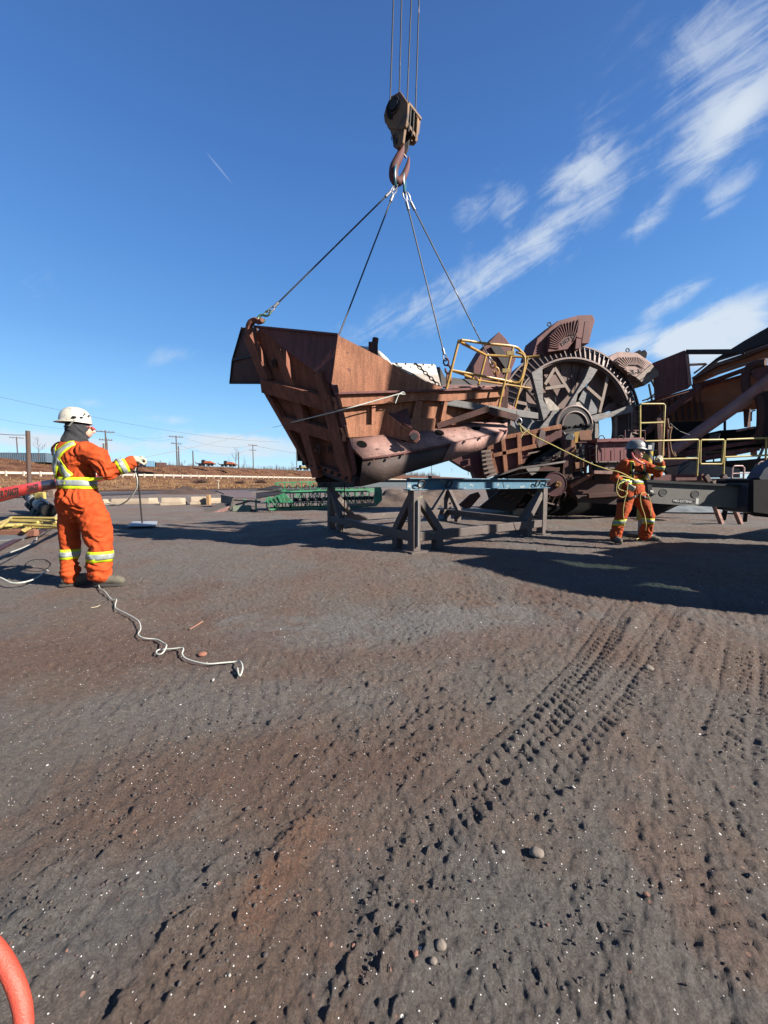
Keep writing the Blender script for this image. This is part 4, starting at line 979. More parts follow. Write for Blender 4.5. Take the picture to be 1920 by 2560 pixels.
mb = MB(); nn = len(hk); mb.tube(hk, [.055+.030*math.sin(math.pi*min(1, i/(nn*.75)))-(.05*max(0, (i/nn-.75)/.25)) for i in range(nn)], 12); mb.build('hook', hookred, block)
mb = MB(); mb.bar(P(1005, 380, HD+.09), P(1016, 395, HD+.14), .03, .02); mb.build('hook_latch', mat('rusty_latch', (.25, .1, .07), (.18, .07, .05), rough=.6), block)
hr = [((975, 243, HD+.05), (985, -60, HD+.1)), ((998, 231, HD+.12), (1005, -60, HD+.15)), ((1017, 256, HD+.25), (1030, -60, HD+.3)), ((1038, 284, HD+.36), (1049, -60, HD+.4))]
rn = ['leftmost hoist rope running up from the hook block', 'second hoist rope from the left above the hook block', 'third hoist rope from the left above the hook block', 'rightmost hoist rope running up from the hook block']
BOOM_TIP = Vector((.45, 7.95, 28.5))
for (a, b), lb in zip(hr, rn):
    p = P(*a); q = P(*b); q = p+(q-p)*((BOOM_TIP.z-p.z)/(q.z-p.z)); mb = MB(); mb.tube([p-Vector((0, 0, .15)), q], .013, 8); o = mb.build('hoist_rope', wirerope); tag(o, lb, 'wire rope', 'hoist ropes of the crane')
def ring(c, ax1, ax2, a, b, r, seg=24):
    m_ = MB(); m_.tube([c+ax1*math.cos(t)*a+ax2*math.sin(t)*b for t in np.linspace(0, 2*math.pi, seg, endpoint=False)], r, 8, closed=True); return m_
X = Vector((1, 0, 0)); Y = Vector((0, 1, 0)); Z = Vector((0, 0, 1))
o = ring(P(990, 442, HD+.02), Z, (X*.25+Y).normalized(), .17, .09, .022).build('master_link', tealpaint); tag(o, 'teal master link on the red hook carrying the two left slings', 'link', 'teal master links')
o = ring(P(1011, 456, HD+.12), Z, (X*.2+Y).normalized(), .17, .09, .020).build('master_link', tealpaint); tag(o, 'teal master link behind the hook carrying the two right slings', 'link', 'teal master links')
def sling(top, bot, label, split=.06, end='hook', hookm=greenpaint, hside=1, r=.0135):
    root = thing('wire_rope_sling', bot, label, 'sling', 'wire rope slings holding the chute')
    d = (bot-top); L_ = d.length; d.normalize(); sd = d.cross(Y).normalized()
    mb = MB(); a = top+d*.22; b = bot-d*(.34 if end else 0); mb.tube([a, b], r, 8); mb.build('rope', wirerope, root)
    mb = MB(); lp = [top+d*.0, top+d*.05+sd*.03, top+d*.12+sd*.03, top+d*.22, top+d*.12-sd*.03, top+d*.05-sd*.03]; mb.tube(lp, .012, 6, closed=True); mb.build('top_eye', steel, root)
    mb = MB(); mb.cyl(top+d*.20, top+d*.34, .026, 12); mb.build('ferrule', steel, root)
    if end:
        mb = MB(); mb.cyl(bot-d*.42, bot-d*.30, .026, 12); mb.build('ferrule', steel, root)
        mb = MB(); c = bot-d*.24; mb.tube([c+d*math.cos(t)*.07+sd*math.sin(t)*.032 for t in np.linspace(0, 6.283, 16, endpoint=False)], .013, 6, closed=True); mb.build('thimble', steel, root)
        mb = MB(); c = bot-d*.15; s2 = d.cross(sd).normalized()*.5+sd; s2.normalize(); mb.tube([c+d*math.cos(t)*.07+s2*math.sin(t)*.055 for t in np.linspace(0, 6.283, 8, endpoint=False)], .017, 8, closed=True); mb.build('swivel_bow', hookm, root)
        mb = MB(); hp_ = spline([bot-d*.10, bot-d*.05+sd*.05*hside, bot+d*.02+sd*.055*hside, bot+d*.07+sd*.0, bot+d*.03-sd*.05*hside, bot-d*.04-sd*.045*hside], 5); mb.tube(hp_, [.018+.008*math.sin(math.pi*i/(len(hp_)-1)) for i in range(len(hp_))], 8); mb.build('sling_hook', hookm, root)
    return root
sling(P(994, 462, HD), P(654, 798, 6.85), 'left front sling with a green swivel hook on the curved horn of the chute', hside=-1)
sling(P(990, 468, HD+.02), P(843, 850, 6.6), 'second sling from the left, going down behind the peak of the chute', end=None)
sling(P(1009, 476, HD+.1), P(1120, 924, 7.9), 'third sling from the left with a red hook left of the yellow railing', hookm=hookred)
sling(P(1013, 478, HD+.12), P(1240, 928, 8.6), 'rightmost sling passing through the yellow railing to a yellow hook', hookm=yellow)
mb = MB(); mb.box(P(1122, 945, 8.0), (.10, .08, .22)); o = mb.build('lug_plate', rust, chute, bevel=.01)
mb = MB(); mb.bar(P(1240, 930, 8.6), P(1246, 955, 8.6), .12, .05); mb.build('lug_plate', rust, chute)

# ------------------------------------------------------------------ stand with blue beams
NL, RL, BL, LL = G(1035, 1380), G(1353, 1336), G(1118, 1300), G(829, 1322)
stand = thing('steel_stand', (NL+BL)/2, 'square brown steel stand with braced corner posts under the hanging chute', 'stand')
HT = .97; PW = .15
corner = {'n': NL, 'r': RL, 'b': BL, 'l': LL}
ctr = (NL+BL)/2
dA = (RL-NL).normalized(); dB = (LL-NL).normalized()
for k, c in corner.items():
    mb = MB(); mb.bar(c+Vector((0, 0, -.02)), c+Vector((0, 0, HT)), PW, PW, dA); mb.build('post', standsteel, stand, bevel=.012)
    mb = MB(); mb.box(c+Vector((0, 0, .015)), (.34, .30, .03), Matrix.Rotation(math.atan2(dA.y, dA.x), 3, 'Z')); mb.build('foot_plate', standsteel, stand)
for a, b in (('n', 'r'), ('l', 'b'), ('n', 'l'), ('r', 'b')):
    p, q = corner[a]+Vector((0, 0, .24)), corner[b]+Vector((0, 0, .24)); dr = (q-p).normalized()
    mb = MB(); mb.bar(p+dr*PW*.51, q-dr*PW*.51, .125, .15); mb.build('rail', standsteel, stand, bevel=.01)
    for e, s in ((p, 1), (q, -1)):
        mb = MB(); mb.bar(e+dr*s*.55+Vector((0, 0, .05)), e+dr*s*(PW*.45)+Vector((0, 0, .62)), .11, .12); mb.build('brace', standsteel, stand, bevel=.008)
        mb = MB(); f = e+dr*s*.50; mb.box((f.x, f.y, .085), (.15, .13, .17), Matrix.Rotation(math.atan2(dr.y, dr.x), 3, 'Z')); mb.build('foot_block', standsteel, stand, bevel=.006)
mb = MB(); u = NL+(Vector((0, 0, 0))-NL).normalized()*.085; mb.bar(NL+Vector((.045, -.085, .1)), NL+Vector((.045, -.085, .82)), .055, .03, dA); mb.build('post_strip', palegrey, stand, bevel=.004)
def ibeam(p, q, h, w, name, m, label, group=None, rings=()):
    d = (q-p).normalized(); mb = MB()
    mb.bar(p+Z*(h/2-.008), q+Z*(h/2-.008), w, .016); mb.bar(p-Z*(h/2-.008), q-Z*(h/2-.008), w, .016); mb.bar(p, q, .012, h-.032)
    root = thing(name, (p+q)/2, label, 'beam', group)
    mb.build('i_section', m, root, bevel=.003)
    sd = d.cross(Z)
    for t in rings:
        c = p.lerp(q, t)+sd*(w/2+.0)-Z*.0; r_ = MB(); r_.tube([c+(d*math.cos(a)+sd*.45*math.sin(a))*.065+Z*math.sin(a)*.055 for a in np.linspace(0, 6.283, 16, endpoint=False)], .014, 7, closed=True); r_.build('lifting_eye', dark, root)
    return root
e1 = dA*.30
hb = .19
b1a = NL-dA*.16+Z*(HT+hb/2+.002); b1b = RL+dA*.14+Z*(HT+hb/2+.002)
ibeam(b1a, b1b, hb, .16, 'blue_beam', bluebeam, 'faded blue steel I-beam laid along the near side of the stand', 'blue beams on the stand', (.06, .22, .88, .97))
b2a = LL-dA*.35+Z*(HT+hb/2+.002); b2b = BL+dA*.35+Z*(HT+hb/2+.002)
ibeam(b2a, b2b, hb, .16, 'blue_beam', mat('shaded_blue_beam', (.035, .06, .08), (.05, .07, .09), rough=.5), 'dark blue steel I-beam along the far side of the stand, behind the near beam', 'blue beams on the stand', (.05,))  # copy of the beam blue, darkened to look shaded
mb = MB(); c = b2b-dA*.9+Z*(hb/2+.055); mb.box(c, (.30, .16, .11), Matrix.Rotation(math.atan2(dA.y, dA.x), 3, 'Z')); o = mb.build('timber_block', rust_d, bevel=.006); tag(o, 'small dark block resting on the far beam of the stand', 'block')
mb = MB(); c = G(1295, 1292); mb.box((c.x, c.y, .1), (.26, .2, .2)); mb.build
root = thing('lath_bundle', Vector((c.x, c.y, 0)), 'small pale stack of boards on the ground behind the right leg of the stand', 'stack')
for i in range(5):
    m_ = MB(); m_.box((c.x, c.y, .02+i*.042), (.28-.01*(i % 2), .2, .034)); m_.build('board', concrete, root, bevel=.003)
# dark cable hanging beside the left leg
mb = MB(); mb.tube(spline([P(860, 1196, 7.2), P(861, 1235, 7.6), P(860, 1290, 8.2), G(856, 1330)], 6), .011, 6); o = mb.build('hanging_cable', black); tag(o, 'thin black cable hanging down beside the left post of the stand', 'cable')
# hook ring at the chute foot
o = ring(P(797, 1199, 7.5), X, Z, .055, .05, .018).build('lifting_eye', dark, chute)
mb = MB(); mb.box(P(826, 1190, 7.3), (.5, .3, .22)); mb.build('foot_block', black, chute, bevel=.02)
# ------------------------------------------------------------------ bucket wheel machine
mach = thing('bucket_wheel_reclaimer', P(1430, 1290, 12.5), 'huge rusty bucket wheel machine with ribbed rim, sloping boom and yellow handrails', 'machine')
WC = P(1430, 1066, 12.5); WN = Vector((.16, -1, 0)).normalized(); WX = Vector((1, .16, 0)).normalized(); WZ = Vector((0, 0, 1))
def W(px, py, off=0.0):
    o = Vector((0, 0, CAMH)); r = pdir(px, py); p0 = WC+WN*off; t = (p0-o).dot(WN)/r.dot(WN); return o+r*t
def wr(ang, rad, off=0): return WC+WX*math.cos(ang)*rad+WZ*math.sin(ang)*rad+WN*off
def WD(px, d):
    return d-max(0, px-1640)*.008*min(1.2, max(0, (d-11.3)/2))
def part(name, m, th, d, pts, bevel=0, parent=None):
    """a plate of the machine; pts are (px, py) or (px, py, own depth)"""
    mb = MB(); mb.plate([P(p[0], p[1], WD(p[0], p[2] if len(p) > 2 else d)) for p in pts], th); return mb.build(name, m, parent or mach, bevel=bevel)
def beam(name, m, a, b, w, h, parent=None):
    mb = MB(); mb.bar(P(a[0], a[1], WD(a[0], a[2])), P(b[0], b[1], WD(b[0], b[2])), w, h); return mb.build(name, m, parent or mach, bevel=.006)
def pipe(name, m, pts, r, n=4, parent=None, seg=10):
    mb = MB(); q = [P(p[0], p[1], WD(p[0], p[2])) for p in pts]; mb.tube(spline(q, n) if n > 1 and len(q) > 2 else q, r, seg); return mb.build(name, m, parent or mach)
# wheel: rim ring, slats, dark web, hub, spokes
wheel = MB(); RO, RI = 2.55, 2.17
NS = 84
vs = []; fs = []
for i in range(NS):
    a = i*2*math.pi/NS
    vs += [wr(a, RI, .0), wr(a, RO-.03, -.14), wr(a, RO-.03, -.75), wr(a, RI-.12, -.75), wr(a, RI-.12, -.02)]
for i in range(NS):
    j = (i+1) % NS
    for k in range(5): k2 = (k+1) % 5; fs.append((i*5+k, j*5+k, j*5+k2, i*5+k2))
wheel.add(vs, fs); wh = wheel.build('wheel_rim', rimsteel, mach, smooth=30)
sl_ = MB()
for i in range(NS):
    a = i*2*math.pi/NS; tn = (WX*-math.sin(a)+WZ*math.cos(a))
    sl_.bar(wr(a, RI-.01, .03), wr(a, RO-.01, -.11), .028, .08, WN)
for i in range(NS*2):
    a = i*math.pi/NS; b = (i+1)*math.pi/NS
    sl_.bar(wr(a, RI-.05, .02), wr(b, RI-.05, .02), .05, .07, WN); sl_.bar(wr(a, RO+.0, -.10), wr(b, RO+.0, -.10), .045, .09, WN)
sl_.build('rim_slats', rimsteel, wh, smooth=0)
# web behind: wedge shaped worn plates, some missing on the right where one looks through
web = MB()
for a0, a1, m_ in ((100, 165, 0), (165, 262, 0), (262, 300, 0), (60, 100, 1), (20, 34, 1)):
    n = 8; pts = [wr(R(a0+(a1-a0)*i/n), RI-.1, -.55) for i in range(n+1)]+[wr(R(a1), .5, -.45), wr(R(a0), .5, -.45)]
    web.plate(pts, .03)
web.build('wheel_web', rust_d, wh)
for i, (a0, a1, r0, r1) in enumerate(((168, 190, .6, 2.0), (192, 214, .6, 2.0), (216, 238, .5, 2.0), (104, 116, .6, 1.5), (86, 102, .55, 1.45), (42, 54, .7, 1.6), (30, 40, .7, 1.5))):
    mb = MB(); n = 4; mb.plate([wr(R(a0+(a1-a0)*k/n), r1, -.42) for k in range(n+1)]+[wr(R(a1-1), r0, -.36), wr(R(a0+1), r0, -.36)], .03); mb.build('worn_plate', wornsteel if i < 3 else dark, wh)
hub = MB(); hub.cyl(wr(0, 0, -.3), wr(0, 0, .12), .62, 40); hub.build('hub', dark, wh, bevel=.02)
hub2 = MB(); hub2.tube([wr(t, .62, .1) for t in np.linspace(0, 2*math.pi, 40, endpoint=False)], .05, 8, closed=True); hub2.tube([wr(t, .44, .13) for t in np.linspace(0, 2*math.pi, 40, endpoint=False)], .035, 8, closed=True); hub2.build('hub_ring', rimsteel, wh)
wb = mat('brown_web_plate', (.20, .11, .09), (.13, .075, .062), rough=.75, scale=3, bump=.2); wg = mat('grey_web_plate', (.20, .20, .215), (.13, .13, .14), rough=.7, scale=3, bump=.2, stretch=(1, 1, 6))
for k, (q, m_) in enumerate((([(1332, 926), (1300, 946), (1284, 965), (1270, 990), (1352, 1018)], wb), ([(1284, 962), (1264, 1000), (1260, 1040), (1358, 1050), (1350, 1016)], wg), ([(1262, 1030), (1352, 1022), (1364, 1052), (1338, 1086), (1290, 1086), (1266, 1062)], wg),
                       ([(1360, 918), (1400, 903), (1440, 903), (1476, 914), (1438, 985), (1416, 1020), (1378, 1026), (1357, 985)], wb), ([(1360, 976), (1408, 968), (1424, 1000), (1412, 1022), (1378, 1026), (1362, 1000)], wg), ([(1362, 914), (1386, 906), (1400, 955), (1362, 968)], wg),
                       ([(1463, 966), (1502, 1004), (1494, 1032), (1474, 1038), (1444, 1004)], wg), ([(1500, 925), (1530, 940), (1520, 975), (1496, 998), (1468, 962)], wb), ([(1520, 1010), (1575, 990), (1583, 1012), (1500, 1034)], wb), ([(1540, 1042), (1586, 1030), (1588, 1070), (1560, 1060)], wb))):
    mb = MB(); mb.plate([W(x, y, -.26-.012*k) for x, y in q], .03); mb.build('web_plate', m_, wh)
for a, b in (((1300, 950), (1350, 1012)), ((1282, 975), (1348, 1030)), ((1266, 1010), (1352, 1050)), ((1385, 980), (1392, 1020)), ((1402, 930), (1398, 905)), ((1430, 905), (1428, 960)), ((1452, 910), (1436, 975)), ((1290, 1045), (1330, 1082))):
    mb = MB(); mb.bar(W(a[0], a[1], -.24), W(b[0], b[1], -.24), .018, .02, WN); mb.build('plate_seam', dark, wh)
hs = MB(); hs.plate([W(1336, 1086, .02), W(1360, 1056, .02), W(1374, 1040, .02), W(1380, 1028, .02), W(1411, 1025, .02), W(1437, 1017, .02), W(1470, 1042, .02), W(1488, 1056, .02), W(1488, 1100, .02), W(1340, 1100, .02)], .08); hs.build('hub_star', wornsteel, wh, bevel=.01)
for i, q in enumerate([[(1329, 930), (1356, 918), (1358, 1000), (1376, 1028), (1359, 1052), (1346, 1000)], [(1474, 916), (1494, 924), (1478, 950), (1445, 985), (1438, 1014), (1416, 1020), (1437, 986), (1462, 945)],
           [(1474, 1040), (1500, 1034), (1536, 1028), (1580, 1010), (1584, 1030), (1540, 1040), (1512, 1046), (1488, 1056)], [(1336, 1084), (1300, 1060), (1308, 1075), (1330, 1096)], [(1488, 1058), (1496, 1060), (1498, 1096), (1487, 1096)]]):
    mb = MB(); mb.plate([W(x, y, .10) for x, y in q], .16); mb.build('spoke', wornsteel, wh, bevel=.01)
for a, b in (((1385, 920), (1428, 990)), ((1385, 922), (1361, 962)), ((1362, 972), (1410, 965)), ((1466, 968), (1502, 1000)), ((1518, 942), (1497, 1032)), ((1538, 1040), (1538, 1098)), ((1265, 1000), (1350, 1018)), ((1322, 1014), (1298, 1042)), ((1556, 1010), (1580, 1000))):
    mb = MB(); mb.bar(W(a[0], a[1], -.1), W(b[0], b[1], -.1), .10, .08, WN); mb.build('web_stiffener', tan, wh, bevel=.005)
for q in ([(1360, 994), (1376, 998), (1404, 1026), (1372, 1027)], [(1440, 1006), (1448, 1004), (1474, 1036), (1466, 1042), (1438, 1018)]):
    mb = MB(); mb.plate([W(x, y, -.05) for x, y in q], .05); mb.build('bright_patch', mat('polished_wear_steel', (.55, .47, .38), (.3, .25, .2), rough=.7, scale=9), wh)
back = MB(); back.plate([wr(R(a), 2.0, -1.3) for a in range(-70, 40, 10)]+[wr(R(36), 1.1, -1.3), wr(R(50), .6, -1.3), wr(R(90), .5, -1.3), wr(R(200), .4, -1.3)], .05); back.plate([wr(R(a), 2.0, -1.35) for a in (46, 52, 60, 70, 80)]+[wr(R(60), .6, -1.35)], .05); back.build('dark_backing', black, mach)  # black plates added behind the wheel to keep its openings dark
# buckets
def bucket(outline, face, focus, strip=None, mouth=None, m=bucketsteel, d=.15, txt=None, tp=None, ns=26, eye=None, tsz=.2, tilt=(1, 0, 0)):
    b_ = MB(); b_.plate([W(x, y, -.05) for x, y in outline], .75); bo = b_.build('bucket', m, mach, bevel=.02)
    if face:
        f = MB(); f.plate([W(x, y, .12) for x, y in face], .16); f.build('side_face', m, bo, bevel=.01)
        g = MB(); fx, fy = focus
        n = len(face); per = []
        for i in range(n):
            a, c = face[i], face[(i+1) % n]
            per.append((a, c))
        for k in range(ns):
            a = k/(ns-1)
            # ray from the focus to the upper outline of the face
            ang = math.pi*(.04+.92*a); dx, dy = -math.cos(ang), -math.sin(ang); best = None
            for (p, q) in per:
                ex, ey = q[0]-p[0], q[1]-p[1]; den = dx*ey-dy*ex
                if abs(den) < 1e-6: continue
                t = ((p[0]-fx)*ey-(p[1]-fy)*ex)/den; s = ((p[0]-fx)*dy-(p[1]-fy)*dx)/den
                if t > 0 and 0 <= s <= 1 and (best is None or t > best): best = t
            if best and best > 20: g.bar(W(fx+dx*best*.5, fy+dy*best*.5, .135), W(fx+dx*(best-2), fy+dy*(best-2), .135), .022, .04, WN)
        g.build('ribbing', m, bo, smooth=0)
    if strip:
        for k, q in enumerate(strip):
            f = MB(); f.plate([W(x, y, .15) for x, y in q], .2); f.build('lip_strip', tan if m is bucketsteel else m, bo, bevel=.008)
    if mouth:
        f = MB(); f.plate([W(x, y, .02) for x, y in mouth], .06); f.build('mouth', rust_m, bo)
    if txt: text_mesh(txt, 'cast_mark', tsz, mat('mark_dark', (.05, .03, .03), rough=.8), bo, W(tp[0], tp[1], .13), WX*tilt[0]+WZ*tilt[1], WZ, .003)
    if eye:
        e = MB(); c = W(eye[0], eye[1], -.3); e.tube([c+WX*math.cos(t)*.06+WZ*math.sin(t)*.06 for t in np.linspace(0, 6.283, 16, endpoint=False)], .018, 6, closed=True); e.build('lifting_eye', dark, bo)
    return bo
b1 = [(1330, 890), (1344, 844), (1395, 802), (1446, 788), (1481, 787), (1488, 799), (1472, 859), (1454, 860), (1453, 878), (1380, 884)]
bucket(b1, [(1370, 880), (1373, 841), (1407, 807), (1447, 797), (1441, 844), (1419, 873)], (1424, 874), [[(1448, 797), (1462, 800), (1455, 846), (1441, 843)], [(1441, 845), (1454, 847), (1452, 870), (1438, 873)]], [(1463, 803), (1486, 801), (1472, 858), (1455, 858)], m=rust_m, txt='P2K2 69', tp=(1421, 849), eye=(1373, 811), tsz=.17, tilt=(.8, .6))
b2 = [(1519, 893), (1547, 879), (1594, 882), (1630, 907), (1658, 934), (1610, 965), (1595, 957), (1585, 955), (1560, 930), (1535, 908)]
bucket(b2, [(1536, 905), (1552, 891), (1597, 891), (1629, 909), (1590, 943), (1573, 935)], (1588, 934), [[(1630, 910), (1640, 922), (1599, 951), (1590, 944)], [(1640, 923), (1656, 934), (1611, 962), (1600, 952)]], txt='P2L-3', tp=(1584, 930), eye=(1569, 876), tsz=.20, tilt=(1, .12))
b0 = [(1183, 914), (1213, 863), (1225, 852), (1248, 829), (1266, 847), (1276, 862), (1290, 898), (1281, 920), (1275, 950), (1183, 950)]
bo = bucket(b0, None, None, None, None, m=rust_m, eye=(1180, 920))
mb = MB(); mb.plate([W(1226, 866, .02), W(1246, 858, .02), (W(1278, 905, .02)), W(1270, 930, .02)], .03); mb.build('inner_face', dark, bo)
pr = [(1592, 878), (1600, 874), (1606, 882), (1612, 874), (1618, 882), (1616, 894), (1608, 896)]
part('sheave_pair', black, .2, 13.2, pr)
# lower left: discharge chute lattice
part('lattice_panel', rust_m, .05, 11.7, [(1222, 1094), (1330, 1078), (1404, 1062), (1406, 1104), (1345, 1142), (1300, 1174), (1240, 1186), (1226, 1130)])
for a, b, w in (((1232, 1139), (1352, 1112), .11), ((1228, 1100), (1402, 1066), .08), ((1256, 1096), (1264, 1180), .11), ((1296, 1086), (1300, 1172), .10), ((1334, 1080), (1336, 1120), .07), ((1226, 1130), (1240, 1184), .09)):
    beam('lattice_rib', rust, (a[0], a[1], 11.62), (b[0], b[1], 11.62), w, .12)
part('catch_box', rust_m, .5, 11.9, [(1129, 1150), (1150, 1142), (1206, 1122), (1228, 1112), (1238, 1185), (1214, 1197), (1190, 1197), (1184, 1180), (1165, 1172)])
lad = MB()
rungs = [((1203, 1129), (1227, 1127)), ((1204, 1140), (1228, 1137)), ((1205, 1151), (1229, 1147)), ((1206, 1162), (1231, 1157)), ((1208, 1173), (1234, 1167)), ((1210, 1184), (1238, 1176)), ((1216, 1194), (1241, 1184))]
lad.plate([P(x, y, 11.55) for x, y in [r[0] for r in rungs]+[r[1] for r in rungs][::-1]], .05); sp_ = lad.build('slatted_strip', rimsteel, mach)
for r in rungs: beam('slat', tan, (r[0][0], r[0][1], 11.48), (r[1][0], r[1][1], 11.48), .04, .06, sp_)
part('debris_shelf', dark, .3, 11.7, [(1336, 1122), (1404, 1098), (1470, 1090), (1472, 1160), (1400, 1168), (1340, 1158), (1300, 1172)])
part('shelf_edge', tan, .03, 11.6, [(1320, 1132), (1352, 1126), (1352, 1129), (1320, 1136)])
part('shelf_edge', tan, .03, 11.6, [(1334, 1157), (1412, 1143), (1412, 1146), (1334, 1160)])
part('torn_plate', rimsteel, .03, 11.55, [(1352, 1072), (1364, 1080), (1362, 1104), (1348, 1120), (1344, 1112)])
part('torn_plate', rust, .03, 11.6, [(1220, 1112), (1234, 1110), (1234, 1122), (1218, 1126)])
for i in range(16):
    rx = 1358+random.random()*52; q = P(rx, 1148-(rx-1358)*.10-random.random()*4, 11.5)
    mb = MB(); mb.box(q, (random.uniform(.03, .12), random.uniform(.03, .1), random.uniform(.02, .06)), Matrix.Rotation(random.random()*3, 3, 'Y')); mb.build('debris_lump', tan if i % 2 else rust_d, mach, smooth=0)
# rim debris on the trough lip
lip = MB()
lip.bar(P(1200, 1103, 11.9), P(1330, 1082, 11.8), .10, .10); lip.bar(P(1330, 1082, 11.8), P(1480, 1066, 11.8), .12, .14); lip.build('trough_lip', dark, mach)
for i in range(26):
    x = 1345+random.random()*130; q = P(x, 1079-(x-1345)*.09-random.random()*5-4*math.exp(-((x-1435)/30)**2), 11.75)
    mb = MB(); mb.ball(q, random.uniform(.03, .09), 6, (1.3, 1, .7)); mb.build('spillage_lump', black, mach, smooth=0)
part('trough_mouth', black, .1, 12.0, [(1265, 1092), (1262, 1052), (1300, 1078), (1330, 1080)])
# belt and head pulley
bl_ = MB(); prof = [(1230, 1197), (1262, 1184), (1300, 1172), (1360, 1164), (1412, 1155)]
vs = [];
for (x, y) in prof: vs += [P(x, y, 10.6), P(x+6, y-7, 12.2)]
bl_.add(vs, [(2*i, 2*i+1, 2*i+3, 2*i+2) for i in range(4)]); bl_.build('belt', mat('dusty_belt', (.16, .12, .10), (.05, .04, .04), rough=.8, scale=4), mach, solid=.03)
pc = P(1386, 1211, 10.4); mb = MB(); mb.cyl(pc, pc+Vector((.05, 1.2, 0)), .33, 36); mb.build('head_pulley', black, mach, bevel=.01)
mb = MB(); mb.cyl(pc-Vector((0, .02, 0)), pc+Vector((0, .01, 0)), .30, 36); mb.tube([pc+Vector((math.cos(t)*.31, -.02, math.sin(t)*.31)) for t in np.linspace(0, 6.283, 36, endpoint=False)], .015, 6, closed=True); mb.build('pulley_face', mat('dark_red_disc', (.10, .012, .015), (.05, .012, .012), rough=.5), mach)
mb = MB(); c = P(1396, 1211, 10.3); mb.cyl(c, c+Vector((0, .1, 0)), .085, 16)
for k in range(6): mb.ball(c+Vector((math.cos(k*1.047)*.055, -.01, math.sin(k*1.047)*.055)), .02, 6)
mb.build('brass_hub', mat('brass_hub', (.42, .22, .08), (.25, .12, .05), rough=.45, metal=.4), mach)
bl2 = MB(); pts = [P(1250, 1197, 10.5), P(1300, 1184, 10.5), P(1350, 1178, 10.5)]+[pc+Vector((math.sin(a)*.36, .1, math.cos(a)*.36)) for a in (R(0), R(30), R(60))]
vs = []
for p in pts: vs += [p, p+Vector((0, 1.3, 0))]
bl2.add(vs, [(2*i, 2*i+1, 2*i+3, 2*i+2) for i in range(len(pts)-1)]); bl2.build('belt_wrap', black, mach, solid=.02)
# dark underbelly and undercarriage
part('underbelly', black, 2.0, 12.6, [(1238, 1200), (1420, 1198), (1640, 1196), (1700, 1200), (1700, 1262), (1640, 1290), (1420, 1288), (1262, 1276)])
part('sloping_skid', rust_d, .1, 11.9, [(1148, 1262), (1176, 1236), (1196, 1230), (1202, 1240), (1176, 1270), (1160, 1272)])
part('skid_plate', dark, .08, 12.0, [(1196, 1270), (1262, 1216), (1330, 1216), (1280, 1280)])
for i in range(7): beam('track_cleat', rust_d, (1226+i*12, 1222+i*7, 11.8), (1240+i*12, 1216+i*7, 11.8), .07, .05)
part('chassis', rust_d, .4, 11.4, [(1420, 1196), (1490, 1180), (1560, 1184), (1562, 1262), (1460, 1256), (1430, 1232)])
beam('diagonal_strut', rust, (1424, 1216, 11.2), (1482, 1184, 11.2), .13, .10)
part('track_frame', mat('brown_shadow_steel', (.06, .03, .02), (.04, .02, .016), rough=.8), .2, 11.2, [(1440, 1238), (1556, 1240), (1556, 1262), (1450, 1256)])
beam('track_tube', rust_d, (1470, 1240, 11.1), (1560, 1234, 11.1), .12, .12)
# columns, ladder cage and small hardware between the wheel and the hatch
for a, b, w, m_ in (((1410, 1196), (1418, 1100), .20, rust_d), ((1424, 1196), (1430, 1104), .12, rust_d), ((1438, 1178), (1437, 1112), .05, orange_steel), ((1452, 1180), (1450, 1112), .04, tan), ((1462, 1200), (1466, 1106), .07, rust_d),
                    ((1476, 1196), (1474, 1110), .06, rust_m), ((1487, 1200), (1488, 1100), .09, dark), ((1432, 1194), (1450, 1192), .03, tan), ((1434, 1178), (1464, 1174), .03, orange_steel), ((1400, 1138), (1480, 1130), .04, rust_d),
                    ((1410, 1200), (1432, 1196), .06, tan), ((1440, 1106), (1495, 1106), .03, rust_m), ((1446, 1130), (1500, 1128), .03, tan), ((1440, 1150), (1464, 1148), .03, orange_steel)):
    beam('hardware_bar', m_, (a[0], a[1], 11.2), (b[0], b[1], 11.2), w, w)
part('orange_panel', orange_steel, .05, 11.1, [(1429, 1100), (1438, 1098), (1436, 1140), (1430, 1146)])
part('orange_panel', orange_steel, .05, 11.0, [(1438, 1156), (1460, 1154), (1460, 1168), (1440, 1172)])
part('orange_panel', orange_steel, .05, 11.6, [(1446, 1078), (1478, 1074), (1480, 1102), (1452, 1104)])
part('drive_guard', mat('blue_grey_guard', (.055, .065, .075), (.04, .045, .05), rough=.5), .35, 11.3, [(1412, 1104), (1414, 1090), (1424, 1082), (1434, 1084), (1440, 1096), (1440, 1110), (1416, 1114)], .02)
part('yellow_bracket', yellow, .04, 11.0, [(1434, 1082), (1448, 1078), (1446, 1092), (1444, 1106), (1436, 1108), (1438, 1092)])
for i in range(6):
    mb = MB(); c = P(1452+(i % 2)*6, 1112+i*7, 11.0); mb.cyl(c, c+Vector((0, .06, .0)), .04, 10); mb.build('valve', palegrey if i % 2 else dark, mach)
for i, (x, y) in enumerate(((1480, 1122), (1478, 1140), (1470, 1118))):
    pipe('hose', palegrey, [(x, y, 11.0), (x+10, y-4, 10.95), (x+18, y-2, 11.0)], .012, 4)
